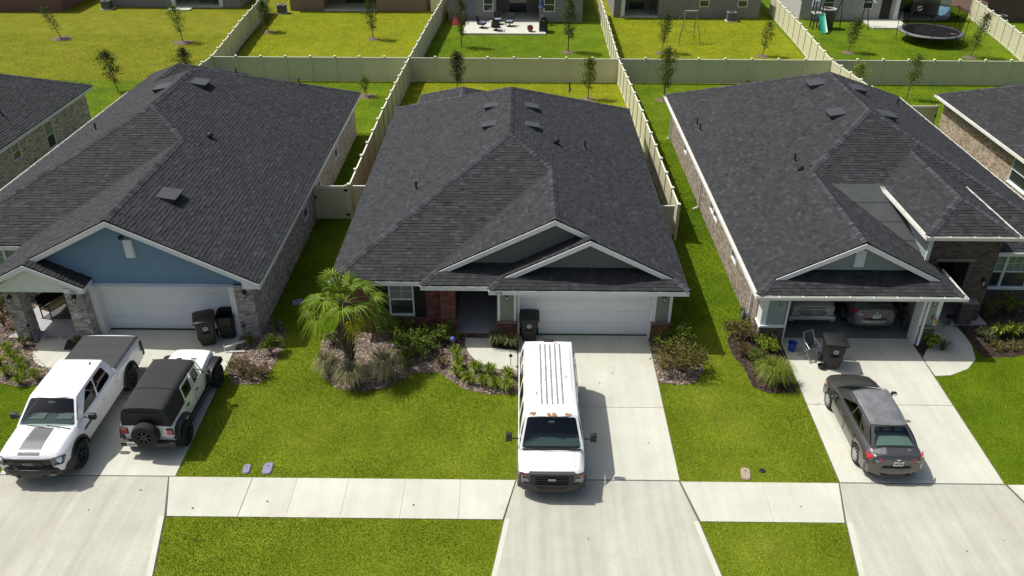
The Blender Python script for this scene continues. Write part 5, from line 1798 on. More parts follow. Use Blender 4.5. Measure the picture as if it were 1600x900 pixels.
def mirror(car, x, y, z, m, w=0.2, h=0.16, arm=0.12):
    s = 1 if x > 0 else -1
    mb = MB()
    mb.bbox(min(x, x + s * w), max(x, x + s * w), y - 0.07, y + 0.06, z, z + h, 0.035)
    mb.tube((x - s * arm, y, z + h * 0.3), (x + s * 0.02, y, z + h * 0.3), 0.022, 0.022, 6)
    mo = mb.build('wing_mirror', m, car, smooth=40)
    MB().add([(x + s * 0.02, y - 0.072, z + 0.02), (x + s * (w - 0.02), y - 0.072, z + 0.02), (x + s * (w - 0.02), y - 0.072, z + h - 0.02), (x + s * 0.02, y - 0.072, z + h - 0.02)], [(0, 1, 2, 3)]).build('mirror_glass', M_CHROME, mo)
    return mo

def plate(car, x, y, z, back=True, text='FLA 218'):
    s = -1 if back else 1
    p = MB().bbox(x - 0.15, x + 0.15, min(y, y + s * 0.012), max(y, y + s * 0.012), z - 0.08, z + 0.08, 0.004).build('licence_plate', P_PLATE, car)
    for i, dx in enumerate((-0.09, -0.055, -0.02, 0.035, 0.07, 0.105)):
        MB().box(x + dx - 0.012, x + dx + 0.012, y + s * 0.0125, y + s * 0.014, z - 0.03, z + 0.03).build('plate_character', P_INK, p)
    return p

def facet(car, pts, name, m, t=0.012, nrm=(0, 1, 0)):
    """thin solid over a planar-ish outline"""
    n = len(pts)
    d = Vector(nrm).normalized() * t
    vs = [Vector(p) for p in pts] + [Vector(p) + d for p in pts]
    return MB().add(vs, [tuple(range(n)), tuple(range(2 * n - 1, n - 1, -1))] + [(i, (i + 1) % n, n + (i + 1) % n, n + i) for i in range(n)]).build(name, m, car)

def curved_bumper(car, y0, w, z0, z1, depth, setback, mt, name, r=0.06, sign=1, nx=24):
    """bumper bowed in plan; sign +1 faces forward, -1 faces back"""
    mb = MB()
    h = z1 - z0
    prof = [(-depth, z0 + 0.02), (-0.10, z0), (-0.03, z0 + 0.02), (0.0, z0 + h * 0.35), (0.0, z0 + h * 0.7), (-0.025, z1 - 0.02), (-0.08, z1), (-depth, z1 - 0.01)]
    rows = []
    for i in range(nx + 1):
        u = -1 + 2 * i / nx
        sb = setback * abs(u) ** 3.2
        rows.append([(u * w, sign * (y0 - sb + p), z) for p, z in prof])
    k = len(prof)
    mb.add([p for r_ in rows for p in r_], [(i * k + j, i * k + j + 1, (i + 1) * k + j + 1, (i + 1) * k + j) for i in range(nx) for j in range(k - 1)] + [tuple(range(k)), tuple(nx * k + j for j in range(k - 1, -1, -1))])
    return mb.build(name, mt, car, smooth=45)

def bonnet_strip(car, keys, x0, x1, y0, y1, crown, lift, name, mt, nx=8, ny=14, taper=0.0):
    """thin sheet that follows the top of shell()"""
    K = np.array(keys)
    def f(u, v):
        y = y0 + (y1 - y0) * v
        zt_, wt_ = float(np.interp(y, K[:, 0], K[:, 4])), float(np.interp(y, K[:, 0], K[:, 5]))
        x = (x0 + (x1 - x0) * u) * (1 + taper * v)
        z = zt_ + crown * float(np.interp(abs(x) / wt_, [0, 0.33, 0.66, 1.0], [1.0, 0.95, 0.7, 0.0]))
        return (x, y, z + lift)
    return MB().grid(f, nx, ny).build(name, mt, car, smooth=60)

# ---- white passenger van
van = thing('passenger_van', 'white full-size van with rust spots on its ribbed roof, on the centre driveway', 'van', (1.02, 20.47, 0.03), math.pi)
shell(van, [(-2.70, 0.93, 0.42, 1.10, 1.22, 0.90), (-2.62, 0.985, 0.40, 1.10, 1.25, 0.94), (1.2, 0.99, 0.40, 1.10, 1.25, 0.95), (1.82, 0.985, 0.42, 1.06, 1.20, 0.86), (2.2, 0.97, 0.45, 1.00, 1.12, 0.80), (2.52, 0.94, 0.50, 0.96, 1.06, 0.74), (2.62, 0.88, 0.55, 0.92, 1.00, 0.66)],
      [1.78, -1.72], P_VAN, 0.44, zax=0.37)
underbody(van, -2.6, 2.5, 0.86)
for x in (-0.86, 0.86):
    for y in (1.78, -1.72):
        wheel(van, x, y, 0.37, 0.24, P_RIM, 8, 0.55)
vh = [[(0.07, 0.14), (0.25, 0.14), (0.25, 0.84), (0.13, 0.84)], [(0.30, 0.14), (0.50, 0.14), (0.50, 0.84), (0.30, 0.84)], [(0.54, 0.14), (0.74, 0.14), (0.74, 0.84), (0.54, 0.84)], [(0.78, 0.14), (0.95, 0.14), (0.95, 0.84), (0.78, 0.84)]]
VP, vro, vrf = cabin(van, (1.86, 1.19, 0.955), (-2.66, 1.22, 0.95), (1.24, 2.00, 0.775), (-2.54, 2.02, 0.775), vh, [(0.035, 0.06), (0.965, 0.06), (0.955, 0.96), (0.045, 0.96)], [(0.1, 0.15), (0.9, 0.15), (0.9, 0.85), (0.1, 0.85)], P_VAN, P_VAN, P_GLASS_D, P_GLASS, P_GLASS_D, crown=0.11, bulge=0.035, wb=0.09)
def van_roof_strip(x0, x1, b0, b1, lift, name, m, parent, n=30):
    mb = MB()
    def f(u, v):
        x = x0 + (x1 - x0) * u
        p = vrf((x / 0.775 + 1) / 2, b0 + (b1 - b0) * v)
        return (p[0], p[1], p[2] + lift * (1 if 0 < v < 1 else 0.2))
    mb.grid(f, 3, n)
    return mb.build(name, m, parent, smooth=50)
for x in (-0.62, -0.44, -0.28, -0.12, 0.04, 0.20, 0.36, 0.54):
    van_roof_strip(x - 0.05, x + 0.05, 0.16 if abs(x) < 0.5 else 0.3, 0.93, 0.013, 'roof_rib', P_VAN, vro)
rs = random.Random(8)
for x in (-0.36, -0.20, -0.04, 0.12, 0.28):
    van_roof_strip(x - 0.025, x + 0.025, 0.12, 0.94, 0.006, 'roof_seam', mat('seam_grime', (0.24, 0.24, 0.235), 0.9, var=0.5, scale=6, fine=0.5, fscale=30), vro)
for i in range(16):
    x = rs.uniform(-0.55, 0.5)
    b = rs.choice((rs.uniform(0.18, 0.45), rs.uniform(0.85, 0.95)))
    van_roof_strip(x, x + rs.uniform(0.02, 0.08), b, b + rs.uniform(0.015, 0.05), 0.0145, 'grime_patch', P_STAIN, vro, 3)
for x, b0, w in ((-0.52, 0.012, 0.13), (-0.02, 0.014, 0.17), (0.58, 0.018, 0.12)):
    for k in range(9):
        cx, cb = x + rs.uniform(-w, w) * 0.7, b0 + rs.uniform(-0.006, 0.014)
        pts = []
        for a in range(0, 360, 36):
            q = rs.uniform(0.5, 1.15)
            p_ = vrf((min(0.77, max(-0.77, cx + w * 0.42 * q * math.cos(R(a)))) / 0.775 + 1) / 2, max(0.001, cb + 0.011 * q * math.sin(R(a))))
            pts.append((p_[0], p_[1], p_[2] + 0.003 + 0.0007 * k))
        MB().add(pts, [tuple(range(len(pts)))]).build('rust_patch', P_RUST, vro)
MB().bbox(-0.17, 0.17, -2.60, -2.50, 2.055, 2.11, 0.02).build('high_brake_light', P_TRIM, van)
gr_ = MB().bbox(-0.64, 0.64, 2.56, 2.70, 0.58, 1.03, 0.03).build('grille', P_GRILLE, van)
for z in (0.64, 0.72, 0.80, 0.88, 0.95):
    MB().bbox(-0.46, 0.46, 2.70, 2.725, z - 0.018, z + 0.018, 0.006).build('grille_bar', P_TRIM, gr_)
MB().bbox(-0.66, 0.66, 2.60, 2.735, 0.985, 1.045, 0.02).build('grille_bar', MATS.get('bumper_grey') or mat('bumper_grey', (0.045, 0.045, 0.047), 0.6), gr_)
for s in (-1, 1):
    MB().bbox(min(s * 0.48, s * 0.60), max(s * 0.48, s * 0.60), 2.70, 2.735, 0.60, 0.98, 0.015).build('grille_bar', P_TRIM, gr_)
bd = MB()
bd.lathe([(0.0, 0.0), (1.0, 0.0), (1.0, 0.02), (0.0, 0.02)], 24)
bd.v = [(x * 0.115, 2.73 + z, 0.84 + y * 0.047) for x, y, z in bd.v]
bo = bd.build('badge', mat('badge_blue', (0.05, 0.07, 0.13), 0.3, metal=0.5), gr_)
bd = MB()
bd.lathe([(0.86, 0.02), (1.0, 0.02), (1.0, 0.026), (0.86, 0.026)], 24, closed=True)
bd.v = [(x * 0.115, 2.73 + z, 0.84 + y * 0.047) for x, y, z in bd.v]
bd.build('badge_rim', M_CHROME, gr_)
text_mesh('Ford', 0.085, M_CHROME, 'badge_lettering', gr_, Matrix.Translation((0, 2.754, 0.842)) @ Matrix.Rotation(math.pi, 4, 'Z') @ TEXT_FRONT, 0.002)
for s in (1, -1):
    hl_ = facet(van, [(s * 0.64, 2.63, 0.67), (s * 0.945, 2.555, 0.67), (s * 0.95, 2.53, 0.96), (s * 0.64, 2.62, 0.98)], 'headlight', mat('smoked_lamp', (0.05, 0.05, 0.052), 0.1, metal=0.3, coat=1.0), 0.05, (0, 1, 0))
    facet(hl_, [(s * 0.76, 2.652, 0.905), (s * 0.935, 2.61, 0.90), (s * 0.94, 2.60, 0.95), (s * 0.76, 2.65, 0.955)], 'indicator', mat('dull_red_lamp', (0.26, 0.045, 0.02), 0.2, coat=1.0), 0.02, (0, 1, 0))
    facet(hl_, [(s * 0.68, 2.675, 0.71), (s * 0.90, 2.62, 0.71), (s * 0.90, 2.62, 0.82), (s * 0.68, 2.675, 0.82)], 'lamp_bowl', P_LAMP, 0.01, (0, 1, 0))
    mirror(van, s * 1.16, 1.56, 1.28, P_TRIM, 0.19, 0.27, 0.2)
    MB().bbox(min(s * 0.985, s * 1.01), max(s * 0.985, s * 1.01), 0.55, 0.72, 1.0, 1.05, 0.008).build('door_handle', P_TRIM, van)
    MB().box(min(s * 0.99, s * 1.002), max(s * 0.99, s * 1.002), -2.3, 2.2, 0.56, 0.61).build('side_moulding', P_TRIM, van)
    MB().tube((s * 0.45 - 0.45, 1.93, 1.265), (s * 0.45 + 0.2, 1.86, 1.36), 0.011, 0.009, 5).build('wiper', P_TRIM, van)
bp = curved_bumper(van, 2.79, 1.0, 0.36, 0.66, 0.4, 0.24, mat('bumper_grey', (0.045, 0.045, 0.047), 0.6), 'front_bumper')
MB().bbox(-0.40, 0.40, 2.75, 2.80, 0.46, 0.57, 0.01).build('air_intake', P_GRILLE, bp)
MB().bbox(-0.98, 0.98, -2.82, -2.62, 0.42, 0.66, 0.05).build('rear_bumper', P_TRIM, van, smooth=40)
VAN_KEYS = [(-2.70, 0.93, 0.42, 1.10, 1.22, 0.90), (-2.62, 0.985, 0.40, 1.10, 1.25, 0.94), (1.2, 0.99, 0.40, 1.10, 1.25, 0.95), (1.82, 0.985, 0.42, 1.06, 1.20, 0.86)]
bonnet_strip(van, VAN_KEYS, -0.92, 0.92, -2.6, 1.22, 0.03, 0.006, 'cabin_floor', P_TRIM)
seats(van, (0.75,), 0.45, P_SEAT, 1.48)
seats(van, (-0.35, -1.4), 0.42, P_SEAT, 1.45)
MB().bbox(-0.84, 0.84, 1.22, 1.80, 1.0, 1.292, 0.04).build('dashboard', P_DASH, van)
MB().lathe([(0.19, -0.015), (0.2, 0.0), (0.19, 0.015), (0.18, 0.0)], 20, at=(0, 0, 0), closed=True).build('steering_wheel', P_TRIM, van).matrix_local = Matrix.Translation((-0.42, 1.14, 1.36)) @ Matrix.Rotation(R(60), 4, 'X')
MB().bbox(-0.09, 0.09, 1.36, 1.40, 1.82, 1.88, 0.01).build('rear_view_mirror', P_SEAT_L, van)

bonnet_strip(van, [(1.82, 0.985, 0.42, 1.06, 1.20, 0.86), (2.2, 0.97, 0.45, 1.00, 1.12, 0.80), (2.52, 0.94, 0.50, 0.96, 1.06, 0.74), (2.62, 0.88, 0.55, 0.92, 1.00, 0.66)], -0.72, 0.72, 1.925, 1.94, 0.03, 0.003, 'bonnet_gap', P_STAIN, 8, 1)
for s in (1, -1):
    bonnet_strip(van, [(1.82, 0.985, 0.42, 1.06, 1.20, 0.86), (2.2, 0.97, 0.45, 1.00, 1.12, 0.80), (2.52, 0.94, 0.50, 0.96, 1.06, 0.74), (2.62, 0.88, 0.55, 0.92, 1.00, 0.66)], s * 0.68 - 0.006, s * 0.68 + 0.006, 1.94, 2.55, 0.03, 0.003, 'bonnet_gap', P_STAIN, 1, 8)
MB().bbox(-0.86, 0.86, 1.80, 1.90, 1.215, 1.245, 0.01).build('cowl', P_TRIM, van)

# ---- white crew cab pickup
pk = thing('pickup_truck', 'white crew cab pickup with grey bonnet stripe and black bed cover', 'pickup', (-14.32, 21.1, 0.03), math.pi)
PK_KEYS = [(-3.0, 0.93, 0.55, 1.22, 1.36, 0.86), (-2.9, 1.0, 0.52, 1.24, 1.38, 0.90), (-1.12, 1.0, 0.50, 1.24, 1.38, 0.90), (-1.08, 0.99, 0.48, 1.16, 1.27, 0.93), (1.4, 0.99, 0.48, 1.14, 1.26, 0.93), (1.75, 1.0, 0.50, 1.12, 1.27, 0.86), (2.4, 1.0, 0.55, 1.10, 1.25, 0.82), (2.80, 0.98, 0.60, 1.06, 1.19, 0.80), (2.90, 0.95, 0.62, 1.02, 1.12, 0.78), (2.94, 0.92, 0.64, 0.99, 1.06, 0.76)]
shell(pk, PK_KEYS,
      [2.03, -1.78], P_WHITE, 0.50, zax=0.42, arch_lift=0.06)
underbody(pk, -2.9, 2.8, 0.85, 0.3, 0.62)
for x in (-0.87, 0.87):
    for y in (2.03, -1.78):
        wheel(pk, x, y, 0.42, 0.30, P_RIM_D, 6, 0.55)
for s in (1, -1):
    for yw in (2.03, -1.78):
        fl = MB()
        for i in range(16):
            a0, a1 = math.pi * i / 16, math.pi * (i + 1) / 16
            fl.add([(s * 0.95, yw + 0.50 * math.cos(a0), 0.46 + 0.50 * math.sin(a0)), (s * 1.045, yw + 0.53 * math.cos(a0), 0.46 + 0.53 * math.sin(a0)), (s * 1.045, yw + 0.53 * math.cos(a1), 0.46 + 0.53 * math.sin(a1)), (s * 0.95, yw + 0.50 * math.cos(a1), 0.46 + 0.50 * math.sin(a1))], [(0, 1, 2, 3)])
            fl.add([(s * 1.045, yw + 0.53 * math.cos(a0), 0.46 + 0.53 * math.sin(a0)), (s * 1.0, yw + 0.60 * math.cos(a0), 0.46 + 0.60 * math.sin(a0)), (s * 1.0, yw + 0.60 * math.cos(a1), 0.46 + 0.60 * math.sin(a1)), (s * 1.045, yw + 0.53 * math.cos(a1), 0.46 + 0.53 * math.sin(a1))], [(0, 1, 2, 3)])
        fl.build('wheel_arch_flare', P_TRIM, pk, smooth=40, weld=True)
ph = [[(0.13, 0.10), (0.50, 0.07), (0.50, 0.90), (0.27, 0.90)], [(0.53, 0.07), (0.88, 0.10), (0.85, 0.88), (0.53, 0.90)]]
cabin(pk, (1.72, 1.24, 0.92), (-1.08, 1.26, 0.90), (0.98, 1.84, 0.72), (-0.88, 1.86, 0.71), ph, [(0.03, 0.05), (0.97, 0.05), (0.955, 0.95), (0.045, 0.95)], [(0.12, 0.2), (0.88, 0.2), (0.88, 0.8), (0.12, 0.8)], P_WHITE, P_WHITE, P_GLASS_D, P_GLASS, P_GLASS_D, crown=0.07, wb=0.12)
bonnet_strip(pk, PK_KEYS, -0.30, 0.30, 1.84, 2.90, 0.03, 0.006, 'bonnet_stripe', P_STRIPE, taper=0.06)
for s in (1, -1):
    bonnet_strip(pk, PK_KEYS, s * 0.36 - 0.03, s * 0.36 + 0.03, 1.9, 2.8, 0.03, 0.014, 'bonnet_crease', P_WHITE, 2)
    bonnet_strip(pk, PK_KEYS, s * 0.44 - 0.04, s * 0.44 + 0.04, 1.88, 1.90, 0.03, 0.012, 'washer_jet', P_TRIM, 1, 1)
bc = MB().bbox(-0.90, 0.90, -2.92, -1.10, 1.385, 1.415, 0.012).build('bed_cover', P_TONNEAU, pk)
for y in (-1.7, -2.3):
    MB().box(-0.89, 0.89, y - 0.008, y + 0.008, 1.413, 1.418).build('cover_seam', P_TRIM, bc)
for s in (1, -1):
    MB().bbox(min(s * 0.90, s * 0.96), max(s * 0.90, s * 0.96), -2.95, -1.08, 1.36, 1.405, 0.015).build('bed_rail', P_TRIM, pk)
    mirror(pk, s * 1.10, 1.28, 1.20, P_TRIM, 0.22, 0.2, 0.16)
    facet(pk, [(s * 0.70, 2.985, 0.86), (s * 0.985, 2.89, 0.88), (s * 1.01, 2.72, 1.02), (s * 0.995, 2.74, 1.10), (s * 0.70, 2.965, 1.115)], 'headlight', mat('tinted_lamp', (0.09, 0.09, 0.092), 0.1, metal=0.4, coat=1.0), 0.05, (0, 1, 0.1))
    facet(pk, [(s * 0.99, -2.98, 0.85), (s * 0.99, -2.80, 0.85), (s * 0.985, -2.80, 1.22), (s * 0.985, -2.98, 1.22)], 'tail_light', P_TRIM, 0.025, (s, 0, 0))
    for y in (0.05, -0.85):
        MB().bbox(min(s * 0.985, s * 1.015), max(s * 0.985, s * 1.015), y - 0.11, y + 0.11, 1.02, 1.06, 0.01).build('door_handle', P_WHITE, pk)
    MB().box(min(s * 0.992, s * 1.003), max(s * 0.992, s * 1.003), 1.05, 1.5, 0.93, 1.0).build('side_emblem', P_TRIM, pk)
    MB().beam((s * 0.3 - 0.5, 1.86, 1.30), (s * 0.3 + 0.25, 1.78, 1.345), 0.02, 0.015).build('wiper', P_TRIM, pk)
gr_ = curved_bumper(pk, 3.0, 0.74, 0.70, 1.09, 0.2, 0.06, P_GRILLE, 'grille')
MB().bbox(-0.70, 0.70, 2.98, 3.01, 1.04, 1.09, 0.015).build('grille_bar', P_GRILLE, pk, smooth=40)
MB().bbox(-0.42, 0.42, 2.99, 3.02, 0.84, 0.97, 0.02).build('grille_bar', P_TRIM, gr_)
for z in (0.78, 1.01):
    MB().bbox(-0.62, 0.62, 2.99, 3.015, z - 0.02, z + 0.02, 0.01).build('grille_bar', P_TRIM, gr_)
text_mesh('REBEL', 0.13, mat('letter_grey', (0.35, 0.35, 0.36), 0.4), 'grille_lettering', gr_, Matrix.Translation((0, 3.023, 0.905)) @ Matrix.Rotation(math.pi, 4, 'Z') @ TEXT_FRONT, 0.004)
bp = curved_bumper(pk, 3.10, 1.02, 0.42, 0.74, 0.45, 0.30, mat('bumper_dark', (0.028, 0.028, 0.030), 0.5), 'front_bumper')
for s in (1, -1):
    MB().bbox(min(s * 0.55, s * 0.75), max(s * 0.55, s * 0.75), 3.02, 3.075, 0.52, 0.60, 0.02).build('fog_light', MATS['tinted_lamp'], bp)
    MB().beam((s * 0.38, 3.12, 0.48), (s * 0.38, 3.02, 0.48), 0.09, 0.05).build('tow_hook', P_TRIM, bp)
MB().bbox(-0.98, 0.98, -3.10, -2.96, 0.55, 0.78, 0.05).build('rear_bumper', P_TRIM, pk, smooth=40)
ant = MB()
ant.add([(-0.03, -0.62, 1.925), (0.03, -0.62, 1.925), (0.0, -0.50, 1.93), (0.0, -0.64, 2.0)], [(0, 1, 3), (1, 2, 3), (2, 0, 3)])
ao = ant.build('roof_antenna', P_TRIM, pk)
ao.location = (-0.45, 0, -0.015)
bonnet_strip(pk, PK_KEYS, -0.9, 0.9, -1.04, 1.2, 0.03, 0.006, 'cabin_floor', P_TRIM)
seats(pk, (0.45, -0.35), 0.4, P_SEAT, 1.38)
MB().bbox(-0.80, 0.80, 1.15, 1.66, 1.0, 1.312, 0.04).build('dashboard', P_DASH, pk)
for x in (-0.42, 0.42):
    MB().bbox(x - 0.24, x + 0.24, 1.18, 1.48, 1.30, 1.345, 0.02).build('dash_cowl', P_SEAT_L, pk)
MB().bbox(-0.1, 0.1, 1.12, 1.16, 1.68, 1.74, 0.01).build('rear_view_mirror', P_SEAT_L, pk)

# ---- white off-road car with black soft top, seen from behind
jp = thing('offroad_car', 'white boxy off-road car with black soft top and spare wheel, beside the pickup', 'off-road car', (-11.34, 21.62, 0.03), R(-1.0))
shell(jp, [(-2.06, 0.74, 0.55, 1.02, 1.12, 0.72), (-2.0, 0.78, 0.52, 1.04, 1.14, 0.755), (0.62, 0.78, 0.52, 1.06, 1.16, 0.755), (0.80, 0.76, 0.55, 1.06, 1.17, 0.70), (1.6, 0.70, 0.62, 1.06, 1.16, 0.63), (2.0, 0.66, 0.66, 1.02, 1.11, 0.58), (2.06, 0.62, 0.68, 1.0, 1.06, 0.54)],
      [], P_JEEP, 0.5, zax=0.42, crown=0.035)
underbody(jp, -2.0, 2.0, 0.7, 0.34, 0.7)
for x in (-0.83, 0.83):
    for y in (1.5, -1.5):
        wheel(jp, x, y, 0.42, 0.28, P_RIM_D, 7, 0.52)
for s in (1, -1):
    for y0, y1, yb in ((0.86, 2.02, 1.45), (-2.02, -1.0, -1.5)):
        fm = MB()
        pts = [(y0 - 0.02, 0.62), (y0 + 0.10, 0.93), (y0 + 0.26, 1.0), (y1 - 0.26, 1.0), (y1 - 0.06, 0.90), (y1 + 0.03, 0.68)]
        for (ya, za), (yb2, zb2) in zip(pts[:-1], pts[1:]):
            xi = 0.64 if y0 > 0 else 0.76
            fm.add([(s * xi, ya, za + 0.02), (s * 0.95, ya, za), (s * 0.95, yb2, zb2), (s * xi, yb2, zb2 + 0.02), (s * 0.95, ya, za - 0.07), (s * 0.95, yb2, zb2 - 0.07)], [(0, 1, 2, 3), (1, 4, 5, 2)])
        fm.build('wheel_arch_flare', P_TRIM, jp, smooth=50, weld=True)
    MB().bbox(min(s * 0.76, s * 0.92), max(s * 0.76, s * 0.92), -0.95, 0.85, 0.42, 0.49, 0.03).build('side_step', P_TRIM, jp)
    tl = MB().bbox(min(s * 0.62, s * 0.79), max(s * 0.62, s * 0.79), -2.12, -2.05, 0.86, 1.04, 0.02).build('tail_light', P_RED, jp)
    MB().bbox(min(s * 0.60, s * 0.81), max(s * 0.60, s * 0.81), -2.10, -2.055, 0.83, 1.07, 0.02).build('lamp_surround', P_TRIM, tl)
    mirror(jp, s * 0.90, 0.62, 1.18, P_TRIM, 0.16, 0.17, 0.12)
    for y in (0.05, -0.75):
        MB().bbox(min(s * 0.78, s * 0.81), max(s * 0.78, s * 0.81), y - 0.08, y + 0.08, 0.94, 0.99, 0.01).build('door_handle', P_TRIM, jp)
    for y in (0.78, -0.12, -0.9):
        MB().box(min(s * 0.781, s * 0.786), max(s * 0.781, s * 0.786), y - 0.006, y + 0.006, 0.55, 1.1).build('door_gap', P_TRIM, jp)
    MB().bbox(s * 0.25 - 0.09, s * 0.25 + 0.09, 1.35, 1.42, 1.185, 1.20, 0.005).build('bonnet_vent', P_TRIM, jp)
    # door window frames in body white
    for ya, yb in ((0.56, -0.10), (-0.16, -0.88)):
        fr_ = MB()
        def DP(y, z):
            t = (z - 1.15) / 0.6
            return (s * (0.775 - 0.085 * t), y, z)
        yt = ya - 0.14 if ya > 0 else ya
        out = [DP(ya, 1.13), DP(yb, 1.13), DP(yb, 1.73), DP(yt, 1.73)]
        inn = [DP(ya - 0.09, 1.21), DP(yb + 0.08, 1.21), DP(yb + 0.08, 1.64), DP(yt - 0.06, 1.64)]
        fr_.add(out + inn, [(0, 1, 5, 4), (1, 2, 6, 5), (2, 3, 7, 6), (3, 0, 4, 7)])
        fo = fr_.build('door_frame', P_JEEP, jp)
        MB().add([Vector(p) - Vector((s * 0.012, 0, 0)) for p in inn], [(0, 1, 2, 3)]).build('side_window', P_GLASS_D, fo)
# soft top
st = MB()
def soft(u, v):
    """u around from right sill over the roof to left sill, v front to back"""
    y = 0.46 - 2.50 * v
    wl = 0.735 - 0.05 * v
    zt_ = 1.82 + 0.035 * math.sin(math.pi * min(1, v * 1.15)) - 0.035 * v
    prof = [(0.77, 1.14), (0.74, 1.45), (wl - 0.02, zt_ - 0.10), (wl - 0.10, zt_), (wl * 0.5, zt_ + 0.03), (0, zt_ + 0.04)]
    full = prof + [(-x, z) for x, z in prof[-2::-1]]
    t = u * (len(full) - 1)
    i = min(int(t), len(full) - 2)
    f = t - i
    x = full[i][0] * (1 - f) + full[i + 1][0] * f
    z = full[i][1] * (1 - f) + full[i + 1][1] * f
    if v > 0.93:
        z = z
    return (x, y + (0.03 * (z - 1.5) if v > 0.9 else 0), z)
top = MB()
nu, nv = 20, 20
vs_ = [[soft(i / nu, j / nv) for i in range(nu + 1)] for j in range(nv + 1)]
for j in range(nv):
    for i in range(nu):
        zc = (vs_[j][i][2] + vs_[j + 1][i + 1][2]) / 2
        yc = (vs_[j][i][1] + vs_[j + 1][i + 1][1]) / 2
        if zc < 1.70 and yc > -0.86:
            continue
        top.add([vs_[j][i], vs_[j][i + 1], vs_[j + 1][i + 1], vs_[j + 1][i]], [(0, 1, 2, 3)])
rear_l = vs_[nv]
so_ = top.build('soft_top', P_SOFT, jp, smooth=45, weld=True)
MB().add(rear_l, [tuple(range(len(rear_l)))]).build('soft_top_rear', P_SOFT, so_)
MB().add([(-0.52, -2.07, 1.24), (0.52, -2.07, 1.24), (0.50, -2.055, 1.66), (-0.50, -2.055, 1.66)], [(0, 1, 2, 3)]).build('rear_window', mat('vinyl_window', (0.010, 0.010, 0.011), 0.4, spec=0.3), so_)
for y in (-0.3, -1.1):
    MB().path([(-0.66, y, 1.83), (-0.3, y, 1.868), (0, y, 1.874), (0.3, y, 1.868), (0.66, y, 1.83)], 0.012, 5).build('roof_bow', P_SOFT, so_)
P = patch((-0.74, 0.80, 1.17), (0.74, 0.80, 1.17), (0.70, 0.50, 1.80), (-0.70, 0.50, 1.80), 0.02, 0, n=(0, 1, 0.3))
framed(P, [round_quad([(0.06, 0.1), (0.94, 0.1), (0.94, 0.93), (0.06, 0.93)], 0.06)]).build('windscreen_frame', P_JEEP, jp)
pane(P, [(0.06, 0.1), (0.94, 0.1), (0.94, 0.93), (0.06, 0.93)]).build('windscreen', P_GLASS, jp)
sp = empty('spare_wheel', jp, (0.0, -2.22, 0.92), (0, 0, R(-90)))
link_mesh('tyre', WHEELS[(0.42, 0.28, P_RIM_D.name, 7)][0], sp)
link_mesh('rim', WHEELS[(0.42, 0.28, P_RIM_D.name, 7)][1], sp)
MB().bbox(-0.86, 0.86, -2.24, -2.06, 0.46, 0.62, 0.04).build('rear_bumper', P_TRIM, jp, smooth=40)
MB().box(-0.742, -0.738, -2.08, -2.066, 0.6, 1.1).build('tailgate_gap', P_TRIM, jp)
MB().bbox(-0.85, 0.85, 2.06, 2.22, 0.5, 0.7, 0.05).build('front_bumper', P_TRIM, jp, smooth=40)
plate(jp, -0.5, -2.245, 0.56)
seats(jp, (0.1, -0.85), 0.36, P_SEAT, 1.3)
MB().bbox(-0.7, 0.7, 0.45, 0.75, 0.95, 1.16, 0.05).build('dashboard', P_TRIM, jp)

